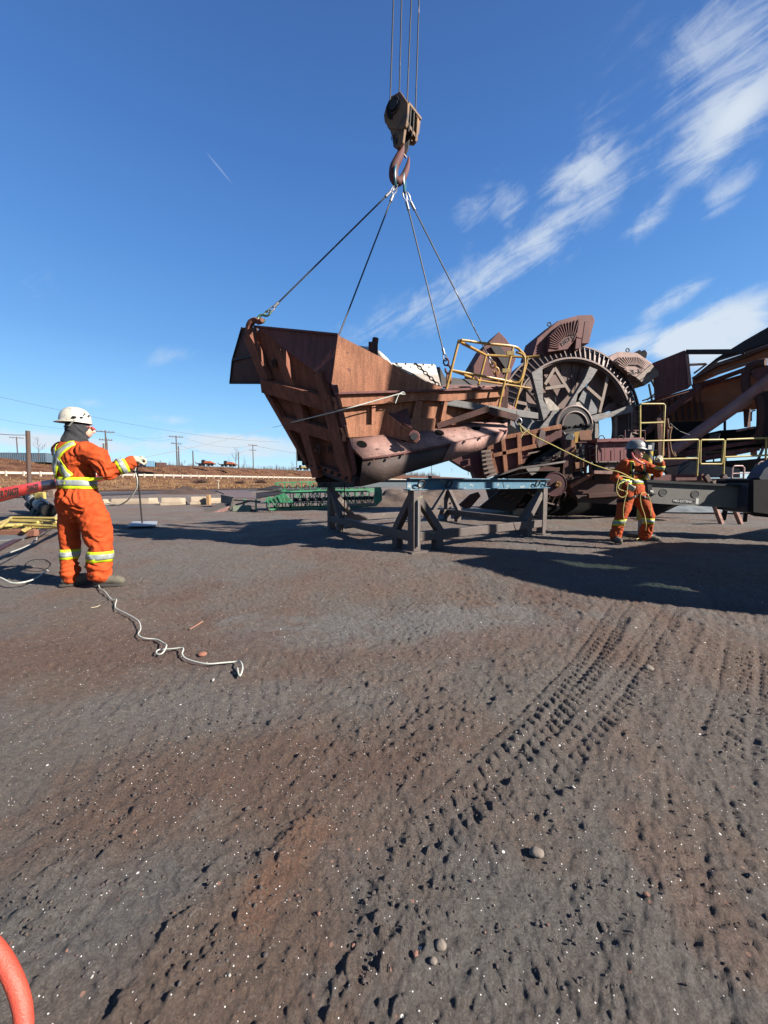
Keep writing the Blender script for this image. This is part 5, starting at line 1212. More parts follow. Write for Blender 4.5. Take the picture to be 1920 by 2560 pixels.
# maroon hatch box with louvres
part('hatch_box', redbox, .5, 10.9, [(1494, 1104), (1608, 1101), (1608, 1154), (1494, 1153)], .01)
part('hatch_lid', redbox, .6, 10.8, [(1492, 1097), (1610, 1094), (1610, 1103), (1492, 1106)], .01)
for i in range(5): part('panel_seam', dark, .01, 10.78+.0, [(1512+i*24, 1108), (1512.6+i*24, 1108), (1512.6+i*24, 1152), (1512+i*24, 1152)])
part('box_edge', tan, .03, 10.85, [(1490, 1106), (1493.5, 1106), (1493.5, 1156), (1490, 1156)])
part('box_edge', tan, .03, 10.84, [(1490, 1153), (1608, 1152), (1608, 1155), (1490, 1156)])
part('lower_locker', palegrey, .3, 11.2, [(1488, 1156), (1570, 1156), (1570, 1182), (1488, 1182)])
part('tarp_bundle', tan, .2, 11.0, [(1508, 1180), (1514, 1164), (1524, 1160), (1536, 1168), (1538, 1180)])
part('step_edge', rust_p, .15, 10.9, [(1486, 1176), (1560, 1178), (1560, 1186), (1486, 1184)])
for x in (1496, 1544): pipe('handle', dark, [(x, 1098, 10.7), (x+4, 1090, 10.7), (x+12, 1090, 10.7), (x+16, 1098, 10.7)], .012, 5)
pipe('small_rail', rust_m, [(1562, 1098, 11.3), (1562, 1075, 11.3)], .02, 1); pipe('small_rail', rust_m, [(1570, 1076, 11.3), (1612, 1077, 11.3), (1612, 1100, 11.3)], .02, 1)
# boom: side panels and girders going up to the right
part('boom_back_plate', rust_d, .1, 15.0, [(1590, 1012), (1640, 1000), (1740, 968), (1740, 1120), (1600, 1130), (1585, 1080)])
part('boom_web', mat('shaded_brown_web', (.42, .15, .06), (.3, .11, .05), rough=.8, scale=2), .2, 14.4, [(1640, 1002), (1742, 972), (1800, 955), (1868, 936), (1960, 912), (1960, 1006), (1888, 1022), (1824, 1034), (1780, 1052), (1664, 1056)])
for i in range(7): beam('web_stiffener', rust_d, (1655+i*16, 1000-i*4, 14.25), (1660+i*16, 1054-i*1, 14.25), .05, .08)
part('boom_flange', rust_m, .5, 14.2, [(1738, 970), (1800, 952), (1868, 932), (1960, 905), (1960, 912), (1868, 938), (1800, 958), (1740, 976)])
part('large_side_panel', rust_m, .12, 12.9, [(1630, 908), (1712, 875), (1721, 920), (1729, 962), (1720, 971), (1636, 999), (1634, 960)], .01)
part('panel_edge', rust_p, .25, 12.85, [(1712, 877), (1721, 877), (1729.5, 960), (1721, 964), (1717, 920)])
beam('cross_bar', dark, (1714, 880, 12.9), (1862, 879, 13.6), .13, .12)
beam('cross_bar', tan, (1724, 912, 13.1), (1764, 910, 13.4), .08, .06)
part('sloping_cover', dark, .15, 14.2, [(1729, 946), (1790, 896), (1860, 852), (1960, 795), (1960, 845), (1862, 880), (1790, 902)])
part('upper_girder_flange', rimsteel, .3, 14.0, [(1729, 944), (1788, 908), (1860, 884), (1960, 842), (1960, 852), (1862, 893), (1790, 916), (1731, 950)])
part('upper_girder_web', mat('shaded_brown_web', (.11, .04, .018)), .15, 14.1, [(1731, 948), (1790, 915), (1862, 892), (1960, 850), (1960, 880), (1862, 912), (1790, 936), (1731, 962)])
part('lower_flange_strip', rust_m, .2, 13.9, [(1728, 962), (1790, 944), (1862, 918), (1862, 926), (1792, 952), (1732, 974)])
pipe('thin_pipe', tan, [(1784, 935, 13.7), (1850, 912, 13.8), (1918, 896, 13.9)], .03, 1)
for i in range(8): part('roller_tooth', black, .08, 14.1, [(1733+i*4, 934-i*3, 14.1), (1736+i*4, 929-i*3, 14.1), (1738+i*4, 932-i*3, 14.1)])
for a, b in (((1618, 1000), (1636, 985)), ((1622, 960), (1630, 1002)), ((1628, 950), (1640, 975)), ((1606, 1002), (1640, 990))): beam('trellis_bar', black, (a[0], a[1], 14.4), (b[0], b[1], 14.4), .05, .05)
pipe('brace_tube', rust_m, [(1612, 1084, 13.4), (1664, 1036, 13.4), (1752, 966, 13.6)], .115, 1)
pipe('large_brace_tube', mat('dented_maroon_tube', (.40, .21, .19), (.27, .13, .12), rough=.6, scale=2.5, bump=.5, bscale=5), [(1670, 1134, 12.3), (1760, 1072, 12.6), (1850, 1008, 12.9), (1905, 965, 13.1), (1960, 925, 13.2)], .175, 3, seg=20)
pipe('bent_frame', rust_d, [(1872, 1000, 13.2), (1864, 960, 13.2), (1866, 930, 13.2), (1884, 912, 13.2), (1915, 905, 13.2)], .11, 6, seg=14)
pipe('bent_frame', rust_d, [(1890, 990, 13.4), (1902, 1000, 13.4), (1904, 1040, 13.4), (1900, 1082, 13.4), (1884, 1098, 13.4)], .11, 6, seg=14)
part('frame_block', rust_m, .3, 13.3, [(1880, 922), (1912, 912), (1940, 915), (1940, 960), (1900, 958), (1878, 940)], .02)
part('tall_column', dark, .4, 13.6, [(1884, 985), (1900, 980), (1945, 975), (1945, 1110), (1890, 1110), (1895, 1040)])
part('window_post', rust_d, .15, 13.7, [(1858, 1024), (1868, 1022), (1868, 1068), (1860, 1068)])
beam('thin_post', dark, (1812, 1040, 13.6), (1812, 1078, 13.6), .05, .05)
pipe('small_bracket', rust_p, [(1878, 1053, 13.4), (1879, 1030, 13.4), (1888, 1026, 13.4)], .02, 3)
part('ledge', rust_p, .3, 13.3, [(1838, 1074), (1884, 1066), (1886, 1071), (1842, 1080)])
# mid deck: dark machinery, sloping plates
part('machinery_mass', black, .6, 13.8, [(1590, 1060), (1664, 1056), (1770, 1052), (1756, 1086), (1800, 1076), (1890, 1070), (1960, 1066), (1960, 1118), (1890, 1120), (1800, 1132), (1720, 1142), (1600, 1140)])
part('machinery_cover', mat('violet_grey_cover', (.06, .05, .06), (.04, .035, .045), rough=.5), .3, 13.0, [(1774, 1085), (1798, 1082), (1796, 1104), (1770, 1106)])
part('machinery_cover', mat('violet_grey_cover', (.06, .05, .06)), .3, 13.0, [(1724, 1098), (1748, 1094), (1746, 1118), (1722, 1122)])
part('walkway_side', rust_m, .15, 12.6, [(1704, 1128), (1800, 1112), (1940, 1094), (1940, 1102), (1800, 1122), (1710, 1142)])
part('walkway_side', rust_m, .15, 12.5, [(1706, 1148), (1800, 1134), (1860, 1120), (1900, 1118), (1900, 1126), (1850, 1136), (1800, 1146), (1712, 1160)])
part('lower_web', dark, .2, 13.2, [(1640, 1142), (1700, 1140), (1745, 1150), (1740, 1170), (1640, 1170)])
part('window_frame_left', dark, .15, 13.0, [(1700, 1150), (1764, 1140), (1764, 1164), (1700, 1168)])
part('window_frame_top', dark, .15, 13.0, [(1764, 1136), (1802, 1132), (1802, 1140), (1764, 1144)])
part('window_frame_low', dark, .15, 13.0, [(1756, 1155), (1860, 1150), (1960, 1140), (1960, 1180), (1840, 1180), (1756, 1166)])
beam('window_mullion', dark, (1784, 1140, 13.0), (1784, 1158, 13.0), .03, .03)
part('window_frame_right', dark, .15, 13.0, [(1801, 1130), (1815, 1130), (1815, 1160), (1801, 1160)])
part('brown_housing', rust_m, .3, 12.8, [(1826, 1128), (1842, 1128), (1842, 1142), (1826, 1142)])
part('brown_housing', rust, .3, 12.8, [(1876, 1126), (1892, 1124), (1892, 1142), (1876, 1142)])
beam('leaning_pipe', palegrey, (1878, 1190, 12.2), (1912, 1110, 12.2), .06, .06)
part('tan_side', rust_p, .2, 12.0, [(1634, 1146), (1700, 1146), (1724, 1150), (1700, 1160), (1634, 1172)])
part('tan_skirt', tan, .2, 11.9, [(1640, 1172), (1700, 1164), (1690, 1188), (1672, 1188), (1664, 1175), (1652, 1190)])
part('grey_hull', palegrey, .5, 12.0, [(1690, 1190), (1706, 1166), (1728, 1152), (1760, 1158), (1812, 1166), (1850, 1172), (1850, 1194), (1690, 1194)])
part('grey_hull_seam', dark, .02, 11.9, [(1688, 1190), (1726, 1156), (1727, 1157), (1690, 1191)])
# hanging rope bundle and post cluster by the tall frame
for a, b, w, m_ in (((1652, 1052), (1656, 1140), .09, rust), ((1644, 1046), (1650, 1180), .12, rust_d), ((1668, 1046), (1672, 1150), .06, rust_m)):
    beam('rusty_post', m_, (a[0], a[1], 11.6), (b[0], b[1], 11.6), w, w)
pipe('hanging_rope', mat('brown_rope', (.28, .15, .07), (.2, .1, .05), rough=.9), [(1668, 1050, 11.4), (1672, 1070, 11.4), (1678, 1068, 11.4), (1674, 1090, 11.4), (1676, 1120, 11.4), (1682, 1136, 11.4), (1688, 1140, 11.4), (1684, 1130, 11.4)], .03, 5)
pipe('sagging_line', palegrey, [(1675, 1058, 11.5), (1700, 1078, 11.6), (1740, 1092, 11.7)], .008, 5)
# deck
part('deck_edge', rust_m, .2, 11.2, [(1634, 1188), (1758, 1184), (1766, 1190), (1770, 1200), (1634, 1202)])
part('deck_plate', palegrey, .15, 11.3, [(1636, 1192), (1740, 1190), (1742, 1200), (1636, 1202)])
part('tan_deck_box', tan, .2, 11.5, [(1700, 1202), (1724, 1194), (1768, 1196), (1800, 1196), (1806, 1210), (1700, 1210)])
for a, b in (((1762, 1188), (1776, 1212)), ((1806, 1188), (1820, 1212))): beam('deck_leg', mat('dark_red_leg', (.08, .02, .018), (.06, .018, .016), rough=.6), (a[0], a[1], 10.9), (b[0], b[1], 10.9), .12, .12)
for a, b, m_ in (((1786, 1262), (1804, 1310), rust_p), ((1832, 1262), (1852, 1310), rust_p), ((1816, 1262), (1808, 1300), black), ((1866, 1262), (1862, 1304), black)):
    g = G(b[0], b[1]); dd = g.y; beam('support_leg', m_, (a[0], a[1], dd-.1), (b[0], b[1], dd), .09, .09)
part('grey_cabinet', palegrey, .4, 10.4, [(1822, 1196), (1862, 1194), (1866, 1212), (1822, 1214)], .01)
mb = MB(); c = P(1829, 1204, 10.38); mb.tube([c+Vector((math.cos(t)*.04, 0, math.sin(t)*.05)) for t in np.linspace(0, 6.283, 16, endpoint=False)], .012, 6, closed=True); mb.build('red_reflector', redbox, mach)
# yellow handrails of the machine walkway
def rail(name, pts, m=paleyellow, r=.026, n=1, d=11.0):
    pipe(name, m, [(p[0], p[1], p[2] if len(p) > 2 else d) for p in pts], r, n)
rail('rail_frame', [(1600, 1098), (1600, 1014), (1603, 1010), (1659, 1010), (1662, 1014), (1658, 1100), (1653, 1190)])
rail('rail_bar', [(1600, 1058), (1660, 1056)]); rail('rail_bar', [(1612, 1103), (1744, 1099), (1747, 1102), (1742, 1190)]); rail('rail_bar', [(1634, 1148), (1744, 1146)])
rail('gate_frame', [(1753, 1100), (1808, 1099), (1810, 1102), (1805, 1158), (1803, 1160), (1752, 1160), (1750, 1156), (1751, 1103), (1753, 1100)])
rail('rail_bar', [(1808, 1190), (1812, 1102), (1816, 1099), (1960, 1093)]); rail('rail_bar', [(1812, 1143), (1960, 1136)]); rail('rail_post', [(1916, 1096), (1914, 1160)])
rail('rail_bar', [(1494, 1103), (1612, 1101)], rust_p, .02); rail('rail_bar', [(1580, 1153, 10.8), (1636, 1150, 10.8)], tan, .02)
pinkrail = mat('pink_grab_rail', (.5, .22, .2), (.6, .5, .45), rough=.5, scale=3)
rail('grab_rail', [(1829, 1196), (1831, 1170), (1835, 1165), (1856, 1165), (1860, 1170), (1859, 1196)], pinkrail, .022, 1, 10.2)
rail('grab_rail', [(1829, 1184), (1859, 1183)], pinkrail, .016, 1, 10.2); rail('grab_rail', [(1862, 1183), (1896, 1181), (1898, 1172)], pinkrail, .016, 1, 10.2); rail('grab_rail', [(1892, 1190), (1896, 1158), (1902, 1154), (1960, 1154)], pinkrail, .02, 1, 10.2)

# ------------------------------------------------------------------ the mobile crane on the right (outrigger in view, body just outside the frame)
crane = thing('mobile_crane', G(1900, 1330), 'dark grey outrigger beam and body of a mobile crane at the right edge, marked MID-EXTEND', 'crane')
OD = 7.4
oa, ob = P(1622, 1229, OD), P(1850, 1243, OD+.05)
def OB(px, py, off=0): return P(px, py, OD-off)
mb = MB(); mb.plate([OB(1622, 1203), OB(1850, 1214), OB(1990, 1221), OB(1990, 1280), OB(1850, 1271), OB(1626, 1258)], .42); orb = mb.build('outrigger_beam', craneg, crane, bevel=.01)
mb = MB(); mb.plate([OB(1617, 1199, .05), OB(1850, 1212, .05), OB(1990, 1219, .05), OB(1990, 1224, .05), OB(1850, 1217, .05), OB(1618, 1206, .05)], .5); mb.build('top_lip', cranedark, orb)
mb = MB(); mb.plate([OB(1618, 1203, .03), OB(1630, 1204, .03), OB(1630, 1234, .03), OB(1644, 1234, .03), OB(1636, 1237, .03), OB(1621, 1234, .03)], .46); mb.build('end_cap', cranedark, orb)
for x, y in ((1658, 1231), (1738, 1235)):
    mb = MB(); c = OB(x, y, .004); mb.cyl(c+Vector((0, -.001, 0)), c+Vector((0, .02, 0)), .067, 28); mb.build('lightening_hole', blackmark, orb)
    mb = MB(); mb.tube([c+Vector((math.cos(t)*.07, 0, math.sin(t)*.07)) for t in np.linspace(0, 6.283, 28, endpoint=False)], .006, 6, closed=True); mb.build('hole_rim', craneg, orb)
bd = (OB(1732, 1256)-OB(1686, 1253)).normalized()
mb = MB(); mb.plate([OB(1684, 1248, .004), OB(1732, 1250, .004), OB(1739, 1254, .004), OB(1731, 1259, .004), OB(1684, 1257, .004)], .003); mb.build('marking_plate', cranedark, orb)
text_mesh('MID-EXTEND', 'marking_letters', .062, white, orb, OB(1707, 1253.6, .007), bd, Z, .0008)
for q in ([(1740, 1246), (1747, 1246), (1746, 1260), (1739, 1260)], [(1626, 1225), (1634, 1226), (1634, 1231), (1626, 1230)], [(1865, 1226), (1872, 1226), (1872, 1239), (1864, 1239)]):
    mb = MB(); mb.plate([OB(x, y, .04 if x < 1640 else .005) for x, y in q], .003); mb.build('white_decal', white, orb)
# outrigger jack, striped
jd = 7.55
ja, jb = P(1622, 1110, jd), P(1611, 1206, jd)
jk = MB(); jk.tube([ja, jb, Vector((jb.x-.02, jb.y, .35))], .088, 24); jack = jk.build('jack_cylinder', mat('jack_yellow', (.62, .42, .03), (.5, .34, .03), rough=.4), crane)
ax = (ja-jb).normalized()
mb = MB(); mb.cyl(ja-ax*.14, ja+ax*.02, .092, 24); mb.build('jack_cap', mat('jack_cap_blue_grey', (.035, .045, .055), (.05, .06, .07), rough=.4), jack)
L_ = (ja-jb).length
sx = ax.cross(Y).normalized(); sy = sx.cross(ax).normalized()
for k in range(5):
    st = MB(); vs = []; n = 24; t0 = .10+k*.20
    for i in range(n+1):
        a = i*2*math.pi/n; off = .10*math.cos(a)
        for h_ in (0, .085): vs.append(ja-ax*(t0+.06+h_-off+.02)+(sx*math.cos(a)+sy*math.sin(a))*.0905)
    st.add(vs, [(2*i, 2*i+1, 2*i+3, 2*i+2) for i in range(n)]); st.build('black_stripe', blackmark, jack)
mb = MB(); c = ja-ax*.07+Vector((-.03, -.09, 0)); mb.box(c, (.07, .006, .08)); mb.build('label', white, jack)
mb = MB(); mb.tube([P(1639, 1128, 7.5), P(1634, 1140, 7.5), P(1634, 1196, 7.5)], .01, 6); mb.tube([P(1632, 1126, 7.5), P(1645, 1126, 7.5), P(1641, 1136, 7.5)], .008, 6); mb.build('hose', black, crane)
mb = MB(); f = G(1608, 1352); f = Vector((jb.x-.02, jb.y, 0)); mb.cyl(Vector((f.x, f.y, .03)), Vector((f.x, f.y, .09)), .24, 28); mb.build('float_pad', cranedark, crane, bevel=.01)
mb = MB(); mb.cyl(Vector((f.x, f.y, .09)), Vector((f.x, f.y, .36)), .055, 16); mb.build('jack_rod', steel, crane)
# box and frame next to the beam, at the right edge
mb = MB(); mb.plate([OB(1872, 1196, .2), OB(1888, 1196, .2), OB(1884, 1284, .2), OB(1866, 1280, .2)], .5); mb.build('beam_box', mat('blue_grey_crane_paint', (.035, .045, .065), (.05, .06, .08), rough=.4), crane, bevel=.008)
mb = MB(); mb.plate([OB(1898, 1195, .3), OB(1912, 1172, .3), OB(1990, 1120, .3), OB(1990, 1190, .3), OB(1904, 1200, .3)], .25); mb.build('step_panel', mat('blue_grey_crane_paint', (.035, .045, .065)), crane)
mb = MB(); mb.plate([OB(1884, 1200, .3), OB(1990, 1196, .3), OB(1990, 1300, .3), OB(1960, 1290, .3), OB(1884, 1280, .3)], .8); mb.build('chassis_side', black, crane)  # chassis side blackened to stand for the shadow lying on it
# carrier, wheels, upper works, cab with windows and the telescopic boom (outside the frame; they cast the large shadows)
def cbox(name, c, s, m, rz=0, bev=.03):
    mb = MB(); mb.box(c, s, Matrix.Rotation(rz, 3, 'Z')); return mb.build(name, m, crane, bevel=bev)
BASE = Vector((10.4, 4.2, 0)); CR = R(84)
cax = Vector((math.cos(CR), math.sin(CR), 0)); cay = Vector((-math.sin(CR), math.cos(CR), 0))
def rotz(v, a): return Vector((v.x*math.cos(a)-v.y*math.sin(a), v.x*math.sin(a)+v.y*math.cos(a), v.z))
def lbox(name, c, s, m, ang, bev=.03, parent=None):
    mb = MB(); mb.box(c, s, Matrix.Rotation(ang, 3, 'Z')); return mb.build(name, m, parent or crane, bevel=bev)
CA = math.atan2(-.86, .5)                       # the carrier's long axis
lbox('carrier', (13.0, 2.4, 1.15), (11.5, 2.7, .75), cranedark, CA)
for s in (-4.6, -3.2, 1.6, 3.0, 4.4):
    for e in (-1.15, 1.15):
        c = Vector((13.0, 2.4, .62))+rotz(Vector((s, e, 0)), CA); a = rotz(Vector((0, 1, 0)), CA)*.2
        mb = MB(); mb.cyl(c-a, c+a, .62, 28); w_ = mb.build('wheel', black, crane, bevel=.04)
        mb = MB(); mb.cyl(c-a*1.05, c+a*1.05, .3, 20); mb.build('rim', palegrey, w_)
lbox('upper_works', (9.7, 2.9, 2.2), (4.4, 2.3, 1.3), craneg, CA)
lbox('counterweight', (11.6, -.3, 2.4), (1.2, 2.9, 1.5), cranedark, CA)
# operator's cab, open framed with glass, on the near side
cc = Vector((6.95, 2.72, 0)); cabm = craneg
glassm = bpy.data.materials.new('green_tinted_glass'); glassm.use_nodes = True
nt_ = glassm.node_tree; nt_.nodes.clear(); tr_ = nt_.nodes.new('ShaderNodeBsdfTransparent'); tr_.inputs[0].default_value = (.48, .60, .55, 1); gl_ = nt_.nodes.new('ShaderNodeBsdfGlossy'); gl_.inputs['Roughness'].default_value = .05
mx_ = nt_.nodes.new('ShaderNodeMixShader'); mx_.inputs[0].default_value = .08; ou_ = nt_.nodes.new('ShaderNodeOutputMaterial'); nt_.links.new(tr_.outputs[0], mx_.inputs[1]); nt_.links.new(gl_.outputs[0], mx_.inputs[2]); nt_.links.new(mx_.outputs[0], ou_.inputs[0])
cabo = lbox('cab', cc+Vector((0, 0, 3.25)), (1.9, 1.15, .10), cabm, CA)
lbox('cab_floor', cc+Vector((0, 0, 1.75)), (1.9, 1.15, .8), cabm, CA, parent=cabo)
for sx_ in (-.9, .9):
    for sy_ in (-.53, .53): lbox('cab_pillar', cc+rotz(Vector((sx_, sy_, 2.7)), CA), (.10, .08, 1.1), cabm, CA, parent=cabo)
for sy_ in (-.55, .55):
    lbox('cab_window', cc+rotz(Vector((-.42, sy_, 2.68)), CA), (.85, .02, 1.0), glassm, CA, .0, parent=cabo); lbox('cab_side', cc+rotz(Vector((.45, sy_, 2.68)), CA), (.85, .04, 1.05), cabm, CA, .0, parent=cabo)
# boom
bp0 = Vector((9.58, 2.72, 2.9)); tipc = Vector((.45, 7.95, 28.5))
bdv = (tipc-bp0).normalized()
for k, (a, b, w) in enumerate(((0, .36, .64), (.34, .70, .56), (.68, 1.0, .48))):
    mb = MB(); mb.bar(bp0.lerp(tipc, a), bp0.lerp(tipc, b), w, w*1.1); mb.build('boom_section', mat('boom_paint', (.5, .33, .06), (.42, .27, .05), rough=.5), crane, bevel=.03)
lcyl = MB(); lcyl.cyl(Vector((9.86, 4.02, 2.2)), bp0.lerp(tipc, .24)+Vector((.38, .62, -.4)), .10, 16); lcyl.build('lift_cylinder', steel, crane)
bh = MB(); bh.box(tipc, (.9, 1.1, 1.0)); bh.build('boom_head', cranedark, crane, bevel=.03)

# ------------------------------------------------------------------ people
def eval_mesh(mb, voxel, smooth_it=2):
    me = bpy.data.meshes.new('tmp'); me.from_pydata([tuple(v) for v in mb.v], [], mb.f); me.update()
    bm = bmesh.new(); bm.from_mesh(me); bmesh.ops.recalc_face_normals(bm, faces=bm.faces); bm.to_mesh(me); bm.free()
    o = bpy.data.objects.new('tmp', me); COL.objects.link(o)
    md = o.modifiers.new('r', 'REMESH'); md.mode = 'VOXEL'; md.voxel_size = voxel; md.use_smooth_shade = True
    if smooth_it:
        ms = o.modifiers.new('s', 'SMOOTH'); ms.iterations = smooth_it; ms.factor = .6
    dg = bpy.context.evaluated_depsgraph_get(); out = bpy.data.meshes.new_from_object(o.evaluated_get(dg))
    bpy.data.objects.remove(o); bpy.data.meshes.remove(me)
    return out
def limb(mb, pts, rads, seg=14):
    pts = [Vector(p) for p in pts]
    mb.tube(pts, rads, seg)
    for p, r in zip(pts, rads): mb.ball(p, r, 14)
def ellip(mb, secs, seg=24):
    """stack of ellipses (cx, cy, z, rx, ry)"""
    vs = []; n = len(secs)
    for (cx, cy, z, rx, ry) in secs:
        for k in range(seg):
            a = k*2*math.pi/seg; vs.append((cx+math.cos(a)*rx, cy+math.sin(a)*ry, z))
    fs = [(i*seg+k, i*seg+(k+1) % seg, (i+1)*seg+(k+1) % seg, (i+1)*seg+k) for i in range(n-1) for k in range(seg)]
    fs.append(tuple(reversed(range(seg)))); fs.append(tuple((n-1)*seg+k for k in range(seg)))
    mb.add(vs, fs)
def link_mesh(name, me, m, parent, smooth=True):
    me.materials.clear(); me.materials.append(m)
    if smooth: me.polygons.foreach_set('use_smooth', [True]*len(me.polygons))
    o = bpy.data.objects.new(name, me); COL.objects.link(o); o.parent = parent; return o
def wrinkle(me, amp, seeds, zones):
    """cloth folds pushed into the surface; zones are (centre, radius, strength, fold axis)"""
    ns = [v.normal.copy() for v in me.vertices]
    for v, n in zip(me.vertices, ns):
        p = v.co; s = .45; dirs = Vector((0, 0, 0))
        for (c, r, st, ax) in zones:
            w = math.exp(-((p-Vector(c)).length/r)**2); s += w*st
        q = Vector((p.x*5.5+seeds, p.y*5.5, p.z*10.5))
        q = q+Vector((noise.noise(p*5), noise.noise(p*5+Vector((9, 1, 4))), noise.noise(p*6+Vector((3, 7, 2)))))*1.6
        r1 = 1-abs(noise.noise(q))*2.4; r2 = 1-abs(noise.noise(q*2.1+Vector((4, 4, 4))))*2.2
        v.co = p+n*(amp*s*(r1*.9+r2*.25-.5)+noise.noise(p*6+Vector((seeds, 0, 0)))*amp*1.1)
    me.update()
def grid_strip(rows, name, m, parent, th=.003):
    """rows of points across the strip"""
    k = len(rows[0]); mb = MB(); mb.add([p for r_ in rows for p in r_], [(i*k+j, i*k+j+1, (i+1)*k+j+1, (i+1)*k+j) for i in range(len(rows)-1) for j in range(k-1)])
    o = mb.build(name, m, parent, smooth=60, local=True, solid=th); return o
def ring_band(bvh, c, axis, w, off, name, m, parent, rmax=.3, u0=None, n=44):
    axis = Vector(axis).normalized(); c = Vector(c); u = Vector(u0) if u0 else axis.orthogonal(); u = (u-axis*u.dot(axis)).normalized(); v = axis.cross(u); rows = []; last = .12
    rad = []
    for i in range(n+1):
        a = i*2*math.pi/n; d = u*math.cos(a)+v*math.sin(a); row = []
        for t in (-.5, -.17, .17, .5):
            o = c+axis*t*w+d*rmax; h = bvh.ray_cast(o, -d, rmax)
            r_ = (h[0]-(c+axis*t*w)).length if h[0] else last
            last = r_; row.append(r_)
        rad.append(row)
    for j in range(4):
        col = [r_[j] for r_ in rad]
        sm = [max(col[i], (col[i-1]+col[i]+col[(i+1) % n])/3) for i in range(n)]; sm.append(sm[0])
        for i in range(n+1): rad[i][j] = sm[i]
    for i in range(n+1):
        a = i*2*math.pi/n; d = u*math.cos(a)+v*math.sin(a)
        rows.append([c+axis*t*w+d*(rad[i][j]+off) for j, t in enumerate((-.5, -.17, .17, .5))])
    return grid_strip(rows, name, m, parent)
def hivis_band(bvh, c, axis, parent, rmax, w=.10, **k):
    ring_band(bvh, c, axis, w, .004, 'lime_band', lime, parent, rmax, **k); ring_band(bvh, c, axis, w*.5, .008, 'reflective_band', silver, parent, rmax, **k)
def strap(bvh, path, w, off, name, m, parent, ydir=1, n=22):
    """strip on the back (ydir=1: cast towards +y) or chest following an x,z path"""
    pts = spline([Vector((a, 0, b)) for a, b in path], 8); rows = []
    for i, p in enumerate(pts):
        t = (pts[min(i+1, len(pts)-1)]-pts[max(i-1, 0)]).normalized(); s = Vector((t.z, 0, -t.x)); row = []
        for e in (-.5, -.17, .17, .5):
            o = p+s*e*w; o.y = -ydir*.7; h = bvh.ray_cast(o, Vector((0, ydir, 0)), 1.4)
            if h[0] is None: row.append(None)
            else: row.append(h[0]+Vector((0, -ydir*off, 0)))
        if all(x is not None for x in row): rows.append(row)
    return grid_strip(rows, name, m, parent)
def make_hand(wrist, fwd, palmn, side, m, parent, name='glove', curl=1.15, sc=1.0):
    """palm with four unequal curled fingers and a thumb leaving the side of the palm"""
    f = Vector(fwd).normalized(); pn = Vector(palmn); pn = (pn-f*pn.dot(f)).normalized(); s = f.cross(pn)*side; w = Vector(wrist); mb = MB()
    limb(mb, [w-f*.05*sc, w], [.036*sc, .032*sc])
    for k in range(4):
        e = (k-1.5)*.021*sc; limb(mb, [w+f*.01*sc+s*e*.8, w+f*.085*sc+s*e], [.019*sc, .018*sc], 10)
    for k, L_ in enumerate((.072, .082, .077, .060)):
        base = w+f*.088*sc+s*((k-1.5)*.022*sc); a = .35; p = base; pts = [p]
        for j in range(3):
            a += curl*(.75 if j else .55); d = f*math.cos(a)+pn*math.sin(a); p = p+d*(L_*(.42, .32, .26)[j])*sc; pts.append(p)
        limb(mb, pts, [.0135*sc, .0125*sc, .0115*sc, .0105*sc], 10)
    tb = w+f*.025*sc-s*.036*sc; limb(mb, [tb, tb+(f*.6-s*.6+pn*.5).normalized()*.04*sc, tb+(f*.9-s*.35+pn*1.1).normalized()*.072*sc], [.016*sc, .0145*sc, .012*sc], 10)
    me = eval_mesh(mb, .0055*sc, 1)
    return link_mesh(name, me, m, parent)
def helmet(c, f, m, parent, peak_dir=1, tilt=0, sc=1.0):
    """hard hat shell with rim and peak; f is the wearer's facing direction"""
    f = Vector(f).normalized(); up = Vector((0, 0, 1)); r_ = f.cross(up).normalized(); c = Vector(c)
    if tilt: up = (up+f*tilt).normalized(); f = r_.cross(up)*-1
    f = up.cross(r_)
    mb = MB(); n = 40; rows = 12; vs = []; fs = []
    for i in range(rows+1):
        th = (math.pi/2)*i/rows; q = math.sin(th)**.85 if i else 0
        for k in range(n):
            a = k*2*math.pi/n; rr = 1.0+.03*math.cos(2*a)
            x = math.cos(a)*.155*q*rr; y = math.sin(a)*.128*q; z = math.cos(th)**.9*.155 if i < rows else 0
            ridge = .010*math.exp(-(y/.018)**2)*(1 if i < rows-2 else 0)
            vs.append(c+f*x*sc+r_*y*sc+up*(z+ridge)*sc)
    for i in range(rows):
        for k in range(n): k2 = (k+1) % n; fs.append((i*n+k, (i+1)*n+k, (i+1)*n+k2, i*n+k2))
    b0 = len(vs)
    for k in range(n):
        a = k*2*math.pi/n; ext = .011+.036*max(0, math.cos(a)*peak_dir)**2.2
        x = math.cos(a)*(.159+ext); y = math.sin(a)*(.128+min(ext, .018)); vs.append(c+f*x*sc+r_*y*sc-up*(.012+.012*max(0, math.cos(a)*peak_dir))*sc)
    for k in range(n): k2 = (k+1) % n; fs.append((rows*n+k, b0+k, b0+k2, rows*n+k2))
    mb.add(vs, fs); return mb.build('hard_hat', m, parent, smooth=50, local=True, solid=.004), (f, r_, up)

def skin_body(legs, arms, torso, head_c, neck, m, root, seed, zones, amp=.011):
    mb = MB(); ellip(mb, torso)
    for pts, rr in legs+arms: limb(mb, pts, rr)
    limb(mb, neck[0], neck[1])
    me = eval_mesh(mb, .0105, 3); wrinkle(me, amp, seed, zones)
    bvh = BVHTree.FromPolygons([v.co.copy() for v in me.vertices], [tuple(p.vertices) for p in me.polygons])
    return link_mesh('body', me, m, root), bvh

